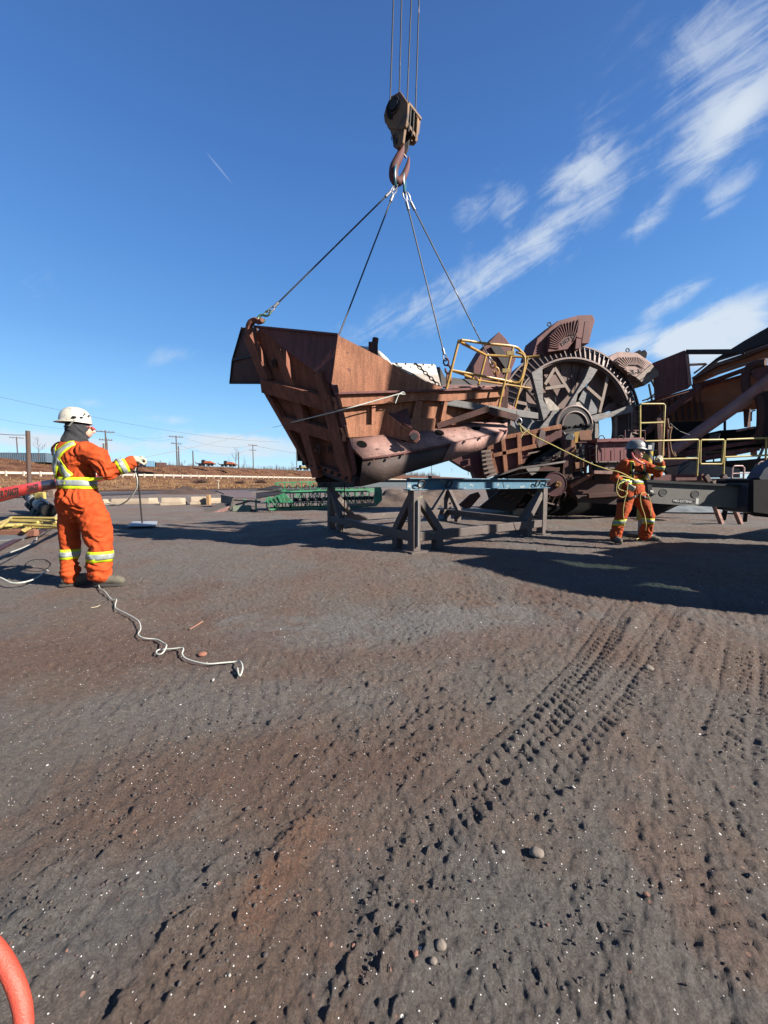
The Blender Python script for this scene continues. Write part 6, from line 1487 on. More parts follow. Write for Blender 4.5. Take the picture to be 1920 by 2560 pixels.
def boot(root, ankle, dirv, m):
    d = Vector(dirv).normalized(); a = Vector(ankle); mb = MB()
    limb(mb, [a+Vector((0, 0, .10)), a+Vector((0, 0, .03))], [.062, .06]); limb(mb, [a-d*.045+Vector((0, 0, -.035)), a+d*.07+Vector((0, 0, -.03)), a+d*.16+Vector((0, 0, -.038)), a+d*.205+Vector((0, 0, -.045))], [.05, .054, .052, .042])
    for i, v in enumerate(mb.v):
        if v.z < a.z-.078: mb.v[i] = Vector((v.x, v.y, a.z-.078))
    me = eval_mesh(mb, .010, 1); o = link_mesh('boot', me, m, root)
    s = MB(); sd = Vector((d.y, -d.x, 0)); n = 20; vs = []
    for k in range(n):
        t = k*2*math.pi/n; x = .075+math.cos(t)*.185; w = .052+.012*math.cos(t); vs.append(a+d*x+sd*math.sin(t)*w+Vector((0, 0, -.095)))
    vs2 = [v+Vector((0, 0, .028)) for v in vs]; s.add(vs+vs2, [tuple(reversed(range(n))), tuple(range(n, 2*n))]+[(k, (k+1) % n, n+(k+1) % n, n+k) for k in range(n)]); s.build('sole', mat('boot_sole', (.05, .04, .035), (.08, .07, .06), rough=.9), o, local=True)
    return o

# --- the worker on the left, seen from behind
LP = Vector((-3.13, 3.98, 0)); LP.z = gz(LP.x, LP.y)+.012
pl = thing('person', LP, 'worker in orange coverall with lime X straps and white hard hat, back turned, arm outstretched', 'person', None, R(-20))
pl.scale = (.90, .92, .972)
hand_w = P(344, 1149, 4.10)
def toloc(v, root):
    q = Vector(v)-root.location; a = -root.rotation_euler.z; q = rotz(q, a); return Vector((q.x/root.scale.x, q.y/root.scale.y, q.z/root.scale.z))
hl = toloc(hand_w, pl)
ls = Vector((-.07, 0, 0))
torso = [(-.05, .0, .70, .10, .09), (-.05, .0, .80, .20, .165), (-.055, .0, .92, .255, .20), (-.06, -.0, 1.02, .225, .175), (-.065, 0, 1.10, .205, .155), (-.07, 0, 1.22, .225, .165), (-.075, -.01, 1.36, .245, .165), (-.075, -.015, 1.46, .225, .145), (-.075, -.01, 1.53, .14, .11), (-.07, 0, 1.57, .08, .08)]
legR = ([(.08, .02, .88), (.145, .05, .60), (.16, .06, .42), (.16, .045, .27), (.165, .04, .14), (.165, .045, .10)], [.155, .142, .118, .112, .118, .09])
legL = ([(-.17, -.02, .88), (-.215, -.02, .60), (-.215, -.03, .42), (-.205, -.05, .27), (-.195, -.06, .14), (-.195, -.06, .10)], [.13, .105, .09, .088, .094, .08])
sR = Vector((.13, .0, 1.45)); eR = Vector((.345, .07, 1.235)); wR = hl-(hl-eR).normalized()*.07
armR = ([sR, sR.lerp(eR, .5)+Vector((.02, .0, .03)), eR, eR.lerp(wR, .5), wR], [.108, .105, .092, .076, .062])
armL = ([(-.27, .0, 1.45), (-.325, .07, 1.26), (-.36, .17, 1.12), (-.42, .26, 1.02)], [.100, .090, .080, .06])
zones = [((.3, .05, 1.3), .16, 1.6, None), ((-.05, -.1, 1.03), .16, 1.5, None), ((.14, 0, .18), .14, 1.9, None), ((-.18, 0, .18), .12, 1.9, None), ((.05, -.1, .8), .2, 1.0, None), ((.12, 0, .6), .15, .8, None), ((.15, -.1, 1.35), .12, 1.2, None)]
body, bvh = skin_body([legR, legL], [armR, armL], torso, None, ([(-.07, 0, 1.5), (-.065, .01, 1.60)], [.10, .075]), hivis, pl, 3.3, zones, .020)
hivis_band(bvh, (-.067, 0, 1.115), (0.02, 0, 1), pl, .42, .12)
hivis_band(bvh, (.16, .05, .325), (0, .05, 1), pl, .17, .115); hivis_band(bvh, (-.21, -.045, .345), (0, .05, 1), pl, .14, .105)
fa = (wR-eR).normalized(); hivis_band(bvh, eR.lerp(wR, .60), fa, pl, .16, .10)
for nm, m_, w, of in (('lime_strap', lime, .095, .006), ('reflective_strap', silver, .048, .011)):
    strap(bvh, [(.075, 1.555), (-.0, 1.46), (-.09, 1.36), (-.19, 1.17)], w, of+.002, nm, m_, pl)
    strap(bvh, [(-.20, 1.545), (-.16, 1.46), (-.09, 1.36), (.03, 1.17)], w, of, nm, m_, pl)
# collar, hood, head
hf = Vector((.62, .78, 0)).normalized()       # local facing of the head
hc = Vector((-.045, .02, 1.70)); hr_ = hf.cross(Z)
mb = MB(); limb(mb, [hc+Vector((0, 0, -.16)), hc+Vector((0, 0, -.05))], [.095, .10]); mb.ball(hc+Vector((0, 0, .0)), .112, 18, (1, 1, 1.08)); mb.ball(hc+hf*.04+Vector((0, 0, -.02)), .095, 16); limb(mb, [hc-hf*.03+Vector((0, 0, -.09)), hc-hf*.05+Vector((0, 0, -.17))], [.09, .105])
me = eval_mesh(mb, .010, 2); wrinkle(me, .010, 8.1, [((hc.x, hc.y, hc.z-.12), .12, 1.5, None)]); link_mesh('hood', me, balac, pl)
mb = MB(); mb.ball(hc+hf*.085+Vector((0, 0, -.035)), .062, 16, (1, 1, 1.25)); limb(mb, [hc+hf*.14+Vector((0, 0, -.01)), hc+hf*.158+Vector((0, 0, -.04))], [.012, .015])
me = eval_mesh(mb, .007, 1); fo = link_mesh('face', me, skin, pl)
mb = MB(); g0 = hc+hf*.145+Vector((0, 0, .005)); mb.tube([g0-hr_*.055, g0+hf*.008, g0+hr_*.055], .007, 8); mb.tube([g0+hr_*.055, g0+hr_*.068-hf*.10], .005, 6)
for s in (-.03, .03): mb.ball(g0+hr_*s+hf*.002-Vector((0, 0, .012)), .022, 10, (1, 1, .75))
mb.build('safety_glasses', mat('pink_safety_frame', (.6, .12, .10), (.4, .1, .1), rough=.3), pl, local=True)
hh, (hf2, hr2, hu2) = helmet(hc+Vector((0, 0, .055))-hf*.01, hf, helmetw, pl, peak_dir=-1, tilt=.05, sc=.93)
for (a, z, w, h) in ((.35, .035, .045, .022), (.8, .04, .035, .012), (1.0, .075, .02, .016), (1.35, .065, .02, .02)):
    d = (hf*math.sin(a-.35)+hr_*math.cos(a-.35)); c_ = hc+Vector((0, 0, .055+z))+hf*math.sin(a-.35)*.148+hr_*math.cos(a-.35)*.128
    mb = MB(); mb.ball(c_, .5, 10, (w, w, h)); mb.build('helmet_sticker', balac, hh, local=True)
mb = MB(); mb.tube([hc+hr_*.12+Vector((0, 0, .06)), hc+hr_*.115-hf*.05+Vector((0, 0, .0)), hc-hf*.11+Vector((0, 0, .0))], .008, 6); mb.build('suspension_strap', palegrey, hh, local=True)
make_hand(wR+fa*.02, fa, Vector((0, .2, -1)), 1, glove, pl, sc=1.12)
mb = MB(); limb(mb, [wR-fa*.02, wR+fa*.05], [.056, .050]); me = eval_mesh(mb, .007, 1); link_mesh('glove_cuff', me, glove, pl)
make_hand(Vector((-.44, .29, 1.00)), (-.3, 1, -.6), (0, 0, -1), -1, glove, pl, sc=1.1)
boot(pl, (.18, .05, .098), Vector((.86, .50, 0)), bootm); boot(pl, (-.195, -.05, .098), Vector((.35, .93, 0)), bootm)

# --- the worker on the right, facing us
RP = Vector((4.52, 7.02, 0)); RP.z = gz(RP.x, RP.y)+.012
fR = Vector((.20, -.98, 0)); prz = math.atan2(-fR.x, fR.y)
pr_ = thing('person', RP, 'worker in orange coverall and black harness with grey hard hat, looking right, holding yellow rope', 'person', None, prz)
torso = [(0, .0, .80, .10, .09), (0, .0, .88, .19, .15), (0, .0, .96, .215, .165), (0, .0, 1.06, .20, .155), (0, 0, 1.15, .19, .145), (0, 0, 1.28, .205, .15), (0, 0, 1.38, .215, .145), (0, 0, 1.45, .19, .12), (0, 0, 1.50, .11, .09), (0, 0, 1.54, .07, .07)]
legA = ([(.10, 0, .90), (.17, .02, .66), (.225, .03, .48), (.26, .0, .30), (.29, -.02, .12)], [.132, .118, .10, .094, .098])
legB = ([(-.10, 0, .90), (-.20, .07, .68), (-.29, .10, .49), (-.33, .04, .30), (-.36, -.02, .12)], [.132, .118, .10, .098, .102])
armA = ([(.19, 0, 1.43), (.29, -.03, 1.30), (.345, -.05, 1.18), (.31, .05, 1.10), (.27, .14, 1.05)], [.082, .076, .072, .066, .055])
armB = ([(-.19, 0, 1.43), (-.29, .10, 1.33), (-.32, .20, 1.26), (-.30, .27, 1.36), (-.29, .30, 1.43)], [.084, .078, .074, .066, .056])
zones = [((.3, 0, 1.2), .14, 1.2, None), ((-.3, .2, 1.3), .14, 1.2, None), ((.28, 0, .2), .12, 1.6, None), ((-.34, 0, .25), .16, 1.8, None), ((0, .1, 1.0), .16, .9, None)]
body, bvh = skin_body([legA, legB], [armA, armB], torso, None, ([(0, 0, 1.48), (0, .01, 1.57)], [.085, .062]), mat('deep_orange_coverall', (.50, .085, .018), (.43, .065, .015), rough=.85, scale=8, spots=(.3, .04, .012), spot_scale=18, spot_amt=.36, spec=.2), pr_, 11.7, zones, .014)
hivis_band(bvh, (0, 0, 1.105), (0, 0, 1), pr_, .36, .085)
hivis_band(bvh, (.245, .01, .375), (.1, 0, 1), pr_, .16, .10); hivis_band(bvh, (-.315, .06, .385), (-.1, 0, 1), pr_, .16, .10)
hivis_band(bvh, (.29, .09, 1.075), (Vector((.27, .14, 1.05))-Vector((.31, .05, 1.10))), pr_, .10, .06); hivis_band(bvh, (-.30, .26, 1.35), (0, .2, 1), pr_, .10, .07)
for x in (-.12, .12):
    strap(bvh, [(x, 1.47), (x, 1.34), (x*1.02, 1.13)], .055, .006, 'lime_strap', lime, pr_, ydir=-1); strap(bvh, [(x, 1.46), (x, 1.34), (x*1.02, 1.08)], .038, .014, 'harness_strap', black, pr_, ydir=-1)
strap(bvh, [(-.17, 1.265), (0, 1.26), (.17, 1.265)], .05, .014, 'harness_strap', black, pr_, ydir=-1)
ring_band(bvh, (.145, .02, .80), (.35, -.1, 1), .045, .008, 'leg_loop', black, pr_, .20); ring_band(bvh, (-.16, .04, .80), (-.35, -.1, 1), .045, .008, 'leg_loop', black, pr_, .20)
for x, z in ((.12, 1.30), (-.12, 1.30), (.06, .84), (-.20, .86), (-.12, .83)):
    h = bvh.ray_cast(Vector((x, .8, z)), Vector((0, -1, 0)), 1.2)
    if h[0]: mb = MB(); mb.box(h[0]+Vector((0, .018, 0)), (.028, .014, .036)); mb.build('buckle', steel, pr_, local=True, bevel=.003)
hfw = Vector((.80, -.60, 0)); hf = rotz(hfw, -prz); hr_ = hf.cross(Z); hc = Vector((0, .03, 1.655))
mb = MB(); mb.ball(hc, .098, 18, (1, 1, 1.12)); mb.ball(hc+hf*.03-Z*.04, .078, 16, (1, 1, 1.1)); limb(mb, [hc+hf*.105-Z*.005, hc+hf*.128-Z*.03, hc+hf*.12-Z*.04], [.011, .016, .014]); mb.ball(hc+hf*.098-Z*.075, .020, 10, (1, 1.6, .6)); mb.ball(hc+hf*.085-Z*.105, .030, 10)
for s in (-1, 1): mb.ball(hc+hr_*s*.098-hf*.0, .026, 10, (.7, .7, 1.1)); mb.ball(hc+hf*.075+hr_*s*.05-Z*.05, .03, 10)
limb(mb, [hc-Z*.08, hc-Z*.17], [.058, .06])
me = eval_mesh(mb, .007, 1); link_mesh('head', me, skin, pr_)
mb = MB(); mb.ball(hc-hf*.03+Z*.0, .112, 16, (.95, .95, 1.0)); mb.ball(hc-hf*.05-Z*.06, .09, 14)
for i, v in enumerate(mb.v):
    k = (v-hc).dot(hf)
    if k > .03: mb.v[i] = v-hf*(k-.03)
me = eval_mesh(mb, .009, 1); link_mesh('liner_cap', me, balac, pr_)
mb = MB(); g0 = hc+hf*.112+Z*.012
for s in (-.033, .033): mb.ball(g0+hr_*s, .024, 10, (.6, .6, .75))
mb.tube([g0-hr_*.06, g0+hf*.01, g0+hr_*.06], .006, 6); mb.tube([g0+hr_*.058, g0+hr_*.085-hf*.11], .005, 6); mb.build('safety_glasses', mat('dark_lens', (.03, .03, .035), (.05, .05, .05), rough=.15), pr_, local=True)
helmet(hc+Z*.045, hf, helmetg, pr_, peak_dir=1, tilt=0.03, sc=.97)
make_hand(Vector((.255, .17, 1.04)), (-.25, .6, -.5), (-1, -.1, 0), 1, glove, pr_, sc=1.05); make_hand(Vector((-.285, .30, 1.45)), (.45, .15, .6), (.3, -.8, .2), -1, glove, pr_, sc=1.05)
boot(pr_, (.295, -.03, .098), (.30, 1, 0), bootm); boot(pr_, (-.365, -.03, .098), (-.75, .66, 0), bootm)
# radio collar: pink red strap of the worker
mb = MB(); mb.tube(spline([Vector((.16, .12, 1.62)), Vector((.13, .15, 1.52)), Vector((.05, .19, 1.45)), Vector((-.08, .20, 1.40))], 5), [.012, .014, .016, .018, .02, .02, .02, .02, .02, .02, .02, .018, .016, .015, .014, .012][:16], 8); mb.build('pink_strap', mat('pink_red_cloth', (.6, .06, .07), (.7, .3, .28), rough=.8, scale=8), pr_, local=True)
def wpt(root, v): v = Vector(v); return root.location+rotz(Vector((v.x*root.scale.x, v.y*root.scale.y, v.z*root.scale.z)), root.rotation_euler.z)

# ------------------------------------------------------------------ ropes
def rope(name, pts, r, m, label, cat='rope', n=8, seg=8):
    q = spline(pts, n); L = 0; mb = MB()
    mb.tube(q, r, seg); o = mb.build(name, m, smooth=60); tag(o, label, cat); return o
def GR(px, py, h=0.0):
    g = G(px, py); return Vector((g.x, g.y, gz(g.x, g.y)+h))
handW = wpt(pl, wR+fa*.12)
rope('tag_rope', [handW, handW.lerp(P(728, 1057, 6.9), .35)-Z*.02, handW.lerp(P(728, 1057, 6.9), .7)-Z*.01, P(728, 1057, 6.9)], .0028, mat('grey_line', (.30, .32, .33), (.24, .26, .27), rough=.9), 'thin white tag line stretched from the glove to the left edge of the chute')
rope('tag_rope', [P(728, 1056, 6.9), P(790, 1041, 6.35), P(850, 1026, 5.98), SW(880, 1018, .22), SW(930, 1004, .22), SW(1000, 984, .26)], .0095, ropew, 'white tag rope running across the ribbed chute to the top of the bracket')
rope('tag_rope', [SW(1000, 984, .26), SW(1008, 980, .26), SW(1012, 986, .26), SW(998, 985, .28), SW(993, 995, .28), SW(988, 1008, .28)], .009, ropew, 'knotted end of the white rope on the tip of the bracket', n=5)
rope('hand_rope', [handW+Z*.02, P(338, 1172, 4.15), P(343, 1200, 4.2), P(340, 1222, 4.25), P(322, 1248, 4.3), P(298, 1262, 4.35), P(266, 1262, 4.4), P(240, 1255, 4.45)], .0075, ropew, 'white rope hanging in a loop from the outstretched glove')
low = [(247, 1418, .17), (254, 1440, .10), (247, 1460, .06), (249, 1474, .02), (262, 1490, .02), (280, 1513, .02), (292, 1517, .03), (289, 1530, .02), (312, 1544, .02), (334, 1556, .02), (348, 1567, .03), (352, 1582, .02), (346, 1598, .02), (360, 1607, .02), (392, 1609, .02), (410, 1622, .03), (417, 1636, .05), (408, 1645, .03), (396, 1646, .02), (391, 1640, .02), (400, 1634, .02), (430, 1634, .02), (454, 1634, .03), (459, 1639, .03), (456, 1647, .02), (470, 1657, .02), (515, 1669, .02), (560, 1665, .02), (592, 1662, .02), (602, 1670, .03), (607, 1686, .03), (600, 1698, .02), (595, 1690, .02), (594, 1682, .02)]
rope('ground_rope', [GR(a, b, h) for a, b, h in low], .0048, ropew, 'white rope snaking over the dirt from the boot of the left worker', n=6)
lo2 = [(93, 1352, .05), (88, 1370, .10), (62, 1396, .16), (30, 1418, .2), (-5, 1436, .2), (-60, 1452, .15), (-40, 1462, .1), (0, 1462, .08), (30, 1468, .06), (62, 1466, .05), (92, 1455, .05), (110, 1443, .05), (120, 1432, .03)]
rope('ground_rope', [GR(a, b, h) for a, b, h in lo2], .0085, ropew, 'white rope loop at the left edge beside the shadow of the worker', n=7)
rope('cable_and_shadow_line', [GR(92, 1354, .05), GR(108, 1340, .04), GR(130, 1325, .04), GR(150, 1312, .04)], .006, black, 'thin dark cable leading from the loose rope end towards the yellow railings', 'cable')
rope('cable_and_shadow_line', [GR(66, 1412, .01), GR(80, 1402, .01), GR(112, 1402, .01), GR(127, 1412, .01), GR(110, 1424, .01), GR(86, 1428, .01), GR(64, 1424, .01), GR(66, 1412, .01)], .004, black, 'thin dark loop laid as the shadow of a rope on the dirt left of the worker', 'cable')  # black loop standing in for the shadow of the slack rope
sh = wpt(pr_, Vector((.12, .19, 1.13)))
cx = P(1296, 1058, 7.0)
rope('yellow_rope', [cx, P(1312, 1075, 6.95), P(1335, 1090, 6.92), P(1380, 1112, 6.9), P(1430, 1137, 6.88), P(1480, 1160, 6.85), P(1520, 1174, 6.8), P(1550, 1181, 6.76), sh], .0095, ropey, 'yellow tag rope stretched from the platform to the waist of the right worker', n=6)
rope('yellow_rope', [P(1300, 1058, 7.0), P(1304, 1080, 6.95), P(1318, 1082, 6.95), P(1322, 1074, 6.93), P(1308, 1084, 6.93), P(1302, 1096, 6.9)], .008, ropey, 'loose yellow rope ends tied below the corner of the platform', n=6)
rope('yellow_rope', [sh, P(1553, 1190, 6.62), P(1544, 1205, 6.6), P(1541, 1225, 6.6), P(1548, 1240, 6.6), P(1558, 1243, 6.6), P(1567, 1235, 6.6), P(1566, 1230, 6.62), P(1550, 1224, 6.62), P(1545, 1218, 6.62), P(1549, 1210, 6.64), P(1556, 1206, 6.66)], .007, ropey, 'coil of yellow rope hanging at the hip of the right worker', n=5)
rope('yellow_rope', [P(1570, 1205, 6.62), P(1567, 1230, 6.6), P(1560, 1260, 6.6), P(1558, 1285, 6.6), P(1560, 1310, 6.7), GR(1548, 1342, .01), GR(1528, 1342, .01), GR(1523, 1338, .01), GR(1532, 1336, .01), GR(1560, 1346, .01), GR(1590, 1350, .01), GR(1608, 1342, .03), P(1615, 1318, 6.6), P(1612, 1290, 6.6), P(1603, 1262, 6.6), P(1601, 1240, 6.6), P(1608, 1232, 6.62), P(1618, 1236, 6.62), P(1625, 1252, 6.65), P(1627, 1290, 6.7)], .0065, ropey, 'slack yellow rope looping down the legs of the right worker to the ground', n=5)

# ------------------------------------------------------------------ left side: tape, stanchion, stored parts
tp = spline([P(-120, 1262, 2.5), P(-60, 1250, 2.7), P(0, 1238, 3.0), P(60, 1225, 3.5), P(130, 1211, 4.25), P(200, 1203, 4.9), P(250, 1195, 5.6), P(300, 1180, 7.2), P(340, 1166, 9.9)], 10)
root = thing('danger_tape', tp[0], 'red danger tape with black lettering strung behind the left worker to the thin stanchion', 'tape')
mb = MB(); n = len(tp); tws = [.15*math.sin(i*.25)+(.9 if i > 58 else 0)*math.sin(i*.8) for i in range(n)]
ups = [Vector((0, math.sin(t)*.5, math.cos(t))) for t in tws]
mb.ribbon(tp, ups, .105); mb.build('tape_strip', redtape, root, smooth=60, solid=.0012)
for i, w_ in ((9, 'DANGER'), (17, 'DANGER'), (25, 'DANGER'), (33, 'DANGER'), (41, 'DANGER'), (50, 'DANGER'), (60, 'DANGER')):
    d = (tp[i+1]-tp[i-1]).normalized(); nrm_ = d.cross(ups[i]).normalized(); nrm_ = nrm_ if nrm_.dot(Vector((0, 0, CAMH))-tp[i]) > 0 else -nrm_
    text_mesh(w_, 'tape_letters', .085, blackmark, root, tp[i]+nrm_*.004, d, ups[i], .0004)
sb = G(356, 1313); st_ = thing('stanchion', Vector((sb.x, sb.y, 0)), 'thin dark rod standing on a flat pale steel plate, holding the danger tape', 'stanchion')
mb = MB(); z0 = gz(sb.x, sb.y)+.03; mb.plate([Vector((v.x, v.y, z0+.02)) for v in (G(317, 1320), G(390, 1319), G(394, 1307), G(332, 1308))], .02, (0, 0, 10)); mb.build('base_plate', stickgrey, st_, bevel=.003)
mb = MB(); mb.tube([Vector((sb.x, sb.y, z0)), P(342, 1163, sb.y)], .02, 10); mb.build('rod', dark, st_)
mb = MB(); mb.bar(P(338, 1166, sb.y), P(350, 1166, sb.y), .03, .03); mb.build('hook_arm', dark, st_)
# dark red strip laid on the dirt as the shadow of a tape
tq = spline([GR(-60, 1406), GR(0, 1376), GR(40, 1356), GR(80, 1341), GR(118, 1322), GR(150, 1310)], 8)
mb = MB(); mb.ribbon([v+Z*.03 for v in tq], [Vector((.35, 1, 0))]*len(tq), .16); o = mb.build('tape_shadow_strip', mat('dull_red_tape_shadow', (.07, .012, .014), (.05, .01, .012), rough=.6), solid=.004); tag(o, 'dull dark red strip laid as the shadow of a tape on the dirt left of the worker', 'tape')
# rusty post with wire and box
pb = P(74, 1232, 40); pt = P(69.5, 1077, 40); root = thing('rusty_post', Vector((pb.x, pb.y, 0)), 'tall rusty red post at the far left rising above the slope', 'post')
mb = MB(); mb.tube([Vector((pb.x, pb.y, -.2)), pt], .19, 16); mb.build('shaft', wood, root)
mb = MB(); mb.box(P(84, 1219, 39.6), (.55, .4, .7)); mb.build('junction_box', palegrey, root, bevel=.02)
wire('power_line', P(-200, 1035, 30), P(70, 1087, 40), .5, .03, 'line sloping down from the left edge to the top of the rusty post', dk)
# row of idler rollers on the left
idl = thing('idler_rollers', G(110, 1290), 'leaning row of black and white conveyor idler rollers with yellow brackets behind the left worker', 'rollers')
p0, p1 = P(74, 1240, 14.5), P(124, 1278, 11.6)
for i in range(7):
    t0, t1 = i/7, (i+.93)/7
    mb = MB(); mb.cyl(p0.lerp(p1, t0), p0.lerp(p1, t1), .20, 18); mb.build('roller', (black, mat('dusty_roller', (.05, .045, .05), (.07, .06, .06), rough=.6), liner)[(0, 1, 2, 0, 2, 1, 0)[i]], idl, bevel=.02)
for i in range(5):
    t0 = .1+i*.19; c = p0.lerp(p1, t0)+Vector((-.1, 0, -.27)); mb = MB(); mb.cyl(c, c+(p1-p0)*.13, .13, 14); mb.build('roller', black if i % 2 else dark, idl, bevel=.01)
mb = MB(); mb.tube([p0+Z*.24, p1+Z*.24], .03, 8); mb.build('cross_pipe', steel, idl)
for t in (.32, .62):
    mb = MB(); c = p0.lerp(p1, t)+Z*.30; mb.box(c, (.30, .12, .22)); mb.build('yellow_bracket', paleyellow, idl, bevel=.01)
for i in range(8):
    c = p0.lerp(p1, .1+i*.1)+Vector((.35+random.uniform(0, .5), .3, .15+random.uniform(-.1, .15))); mb = MB(); mb.box(c, (random.uniform(.12, .3), .15, random.uniform(.08, .2)), Matrix.Rotation(random.random()*2, 3, 'Y')); o = mb.build('scrap_piece', tan if i % 3 else concrete, idl, smooth=0)
mb = MB(); c = G(131, 1293); mb.box((c.x, c.y+.2, .17), (.30, .5, .36), taper=.8); o = mb.build('concrete_block', concrete, bevel=.02); tag(o, 'small pale concrete block beside the hip of the left worker', 'block')
# stored yellow railing panels lying on timbers
def lying_rail(pts_list, z, label, r=.022):
    root = thing('railing_panel', Vector((G(*pts_list[0][0]).x, G(*pts_list[0][0]).y, 0)), label, 'railing', 'yellow railing panels stacked on the ground')
    for i, pl_ in enumerate(pts_list):
        mb = MB(); q = [G(a, b, z) for a, b in pl_]; mb.tube(q, r, 8); mb.build('rail_tube', paleyellow, root)
lying_rail([[(28, 1294), (140, 1296)], [(28, 1294), (0, 1318), (-60, 1330)]], .30, 'rearmost yellow railing panel in the stack on the ground', .03)
lying_rail([[(-40, 1325), (20, 1299), (95, 1301), (142, 1305)], [(10, 1309), (24, 1303), (95, 1305)], [(-30, 1316), (60, 1312), (145, 1316)]], .22, 'middle yellow railing panel with bent corner tubes', .028)
lying_rail([[(-30, 1312), (145, 1310)], [(-30, 1318), (150, 1319)], [(58, 1325), (96, 1306)], [(62, 1327), (104, 1307)], [(-30, 1322), (30, 1320)]], .16, 'front yellow railing panel with two crossing diagonal tubes', .026)
mb = MB(); mb.bar(G(-60, 1333, .08), G(92, 1332, .08), .12, .12); mb.bar(G(-60, 1327, .06), G(85, 1328, .06), .1, .1); o = mb.build('timber_bearer', mat('rust_stained_timber', (.32, .13, .07), (.2, .08, .05), rough=.9), bevel=.005); tag(o, 'rust stained bearer timbers under the yellow railing panels', 'timber')
mb = MB(); mb.plate([Vector((v.x, v.y, gz(v.x, v.y)*0+.05)) for v in (G(-60, 1362), G(60, 1352), G(76, 1336), G(-60, 1336))], .04, (0, 0, 10)); o = mb.build('grey_slab', mat('grey_slab', (.13, .135, .14), (.10, .10, .105), rough=.8)); tag(o, 'flat grey slab on the ground in front of the railing panels', 'slab')

# ------------------------------------------------------------------ green conveyors
def truss(name, A, Bq, h, w, label, n=14, m=gripgreen, extra=True):
    root = thing(name, (A+Bq)/2*1.0, label, 'conveyor', 'green conveyor frames lying on the ground'); d = (Bq-A); L_ = d.length; d.normalize(); s = Vector((-d.y, d.x, 0)).normalized()
    for k, (o_, z) in enumerate(((0, 0), (0, h), (w, 0), (w, h))):
        mb = MB(); mb.bar(A+s*o_+Z*z, Bq+s*o_+Z*z, .05, .06); mb.build('chord', m, root)
    for side in (0, w):
        for i in range(n):
            a = A+d*L_*i/n+s*side; b = A+d*L_*(i+1)/n+s*side; mb = MB(); mb.bar(a, a+Z*h, .035, .035)
            if i % 2: mb.bar(a, b+Z*h, .03, .03)
            else: mb.bar(a+Z*h, b, .03, .03)
            mb.build('lattice', m, root, smooth=0)
    for i in range(n):
        c = A+d*L_*(i+.5)/n; mb = MB(); mb.cyl(c+Z*h*.55-s*.02, c+Z*h*.55+s*(w+.02), .06, 10); mb.build('roller', black, root)
        mb = MB(); mb.tube([c+Z*h*.3-s*.05, c+Z*h*.62-s*.05, c+d*.1+Z*h*.62-s*.05], .015, 6); mb.build('roller_bracket', palegrey, root)
    mb = MB(); mb.plate([A+Z*h*.45+s*.05, Bq+Z*h*.45+s*.05, Bq+Z*h*.45+s*(w-.05), A+Z*h*.45+s*(w-.05)], .02, (0, 0, 10)); mb.build('belt', black, root)
    return root, d, s
A = G(700, 1274)+Z*.06; Bq = G(938, 1273)+Z*.12
rt, d, s = truss('green_conveyor', G(672, 1277)+Z*.05, G(940, 1270)+Z*.1, .62, .9, 'front green lattice conveyor frame lying behind the left post of the stand')
mb = MB(); e = G(940, 1272); mb.plate([e+Vector((0, 0, .1)), e+Vector((.25, 0, .35)), e+Vector((.25, 0, .75)), e+Vector((.12, 0, 1.1)), e+Vector((-.05, 0, 1.1)), e+Vector((-.1, 0, .1))], .12); mb.build('end_frame', gripgreen, rt, bevel=.01)
rt2, _, _ = truss('green_conveyor', G(690, 1260)+Z*.62, G(938, 1257)+Z*.74, .45, .8, 'rear green lattice conveyor frame stacked behind the front one', 12)
mb = MB(); mb.bar(G(820, 1262, .5), G(938, 1260, .6), .06, .05); mb.build('side_pipe', palegrey, rt)
def hopper(pts_dark, pts_side, d, label, cols, ribs=True):
    c = P(*pts_side[0], d); root = thing('green_hopper', Vector((c.x, c.y, 0)), label, 'hopper', 'conveyor hoppers')
    mb = MB(); mb.plate([P(x, y, d+(.0 if i < 2 else .7)) for i, (x, y) in enumerate(pts_dark)], .03); mb.build('inner_plate', cols[0], root)
    mb = MB(); mb.plate([P(x, y, d-.05) for x, y in pts_side], .06); sp = mb.build('side_plate', cols[1], root)
    if ribs:
        for i in range(5):
            t = (i+.5)/5; a = Vector(pts_side[0]).lerp(Vector(pts_side[1]), t) if False else None
            x = pts_side[0][0]+(pts_side[-1][0]-pts_side[0][0])*t
            mb = MB(); mb.bar(P(x+2, pts_side[0][1]-1-(t*22), d-.12), P(x+10, pts_side[0][1]+1, d-.12), .03, .05); mb.build('rib', cols[1], sp)
    return root
hopper([(640, 1245), (700, 1235), (712, 1231), (694, 1226), (640, 1232)], [(658, 1255), (664, 1256), (724, 1257), (732, 1255), (714, 1236), (708, 1232)], 13.7, 'green hopper with a dark open mouth at the left end of the front conveyor', (dark, gripgreen))
hopper([(643, 1223), (680, 1224), (706, 1217), (688, 1213)], [(688, 1232), (716, 1222), (722, 1220), (712, 1226)], 16.5, 'dark hopper mouth peeping above the green hopper at the rear', (dark, gripgreen), False)
hp2 = thing('steel_hopper', G(600, 1280), 'rusty dull hopper tray with a sloping chute at the left end of the conveyors', 'hopper', 'conveyor hoppers')
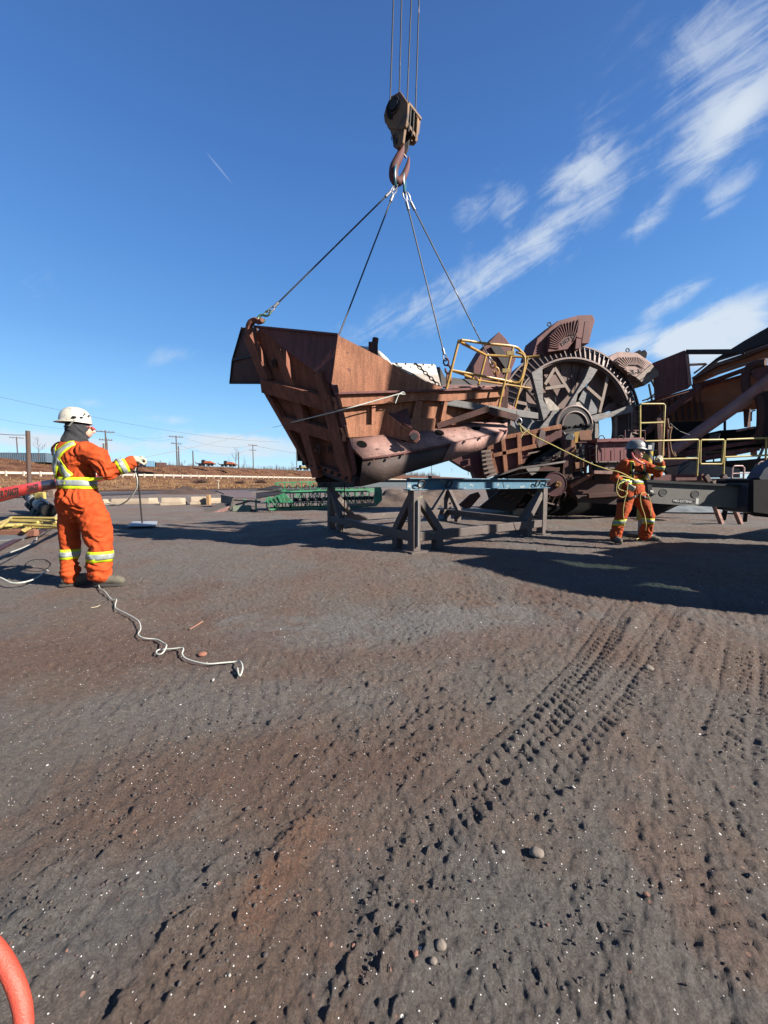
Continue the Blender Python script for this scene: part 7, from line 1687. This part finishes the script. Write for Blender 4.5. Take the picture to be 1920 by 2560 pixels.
mb = MB(); mb.plate([P(552, 1237, 15.2), P(600, 1231, 16.2), P(640, 1240, 15.6), P(652, 1246, 15), P(584, 1243, 14.8)], .04, (0, 0, 8)); mb.build('tray', mat('grey_maroon_steel', (.16, .11, .11), (.11, .08, .08), rough=.7), hp2)
mb = MB(); mb.plate([P(552, 1238, 15.1), P(584, 1244, 14.7), P(578, 1262, 14.6), P(552, 1256, 15)], .04); mb.plate([P(552, 1256, 15), P(578, 1261, 14.7), P(540, 1284, 14.0), P(508, 1288, 13.9), P(510, 1276, 14.2)], .04); mb.build('side_plate', mat('dull_green_steel', (.09, .10, .085), (.12, .08, .065), rough=.7), hp2)
mb = MB(); mb.plate([P(572, 1265, 14.4), P(568, 1275, 14.1), P(536, 1286, 13.9), P(524, 1283, 13.95)], .03); mb.build('lit_tray_floor', rust_p, hp2)
for a, b in (((584, 1246), (576, 1276)), ((612, 1248), (606, 1276)), ((640, 1248), (640, 1276)), ((584, 1250), (650, 1254)), ((590, 1262), (628, 1252)), ((600, 1276), (640, 1276))):
    mb = MB(); mb.bar(P(a[0], a[1], 14.6), P(b[0], b[1], 14.3), .06, .06); mb.build('frame_bar', gripgreen if a[0] > 605 else mat('dull_green_steel', (.09, .10, .085)), hp2)
mb = MB(); mb.plate([P(582, 1264, 14.4), P(626, 1262, 14.4), P(626, 1278, 14.2), P(580, 1278, 14.2)], .3); mb.build('motor_box', mat('pale_green_box', (.22, .26, .17), (.16, .19, .13), rough=.7), hp2, bevel=.02)
mb = MB(); mb.plate([P(540, 1226, 17), P(620, 1226, 18), P(632, 1232, 17), P(560, 1234, 16.5)], .05, (0, 0, 8)); o = mb.build('steel_tray', mat('grey_maroon_steel', (.16, .11, .11))); tag(o, 'flat grey maroon steel tray behind the rusty hopper', 'tray')

# red coated tube close to the camera
rt_ = spline([P(-90, 2310, .56), P(-40, 2345, .555), P(0, 2388, .55), P(30, 2440, .54), P(52, 2500, .53), P(60, 2560, .52), P(64, 2680, .50), Vector((-.50, .50, .02))], 8)
mb = MB(); mb.tube(rt_, .0118, 20); o = mb.build('red_tube_frame', redtube, smooth=60); tag(o, 'bent red tube of a frame in the bottom left corner, close up', 'tube')
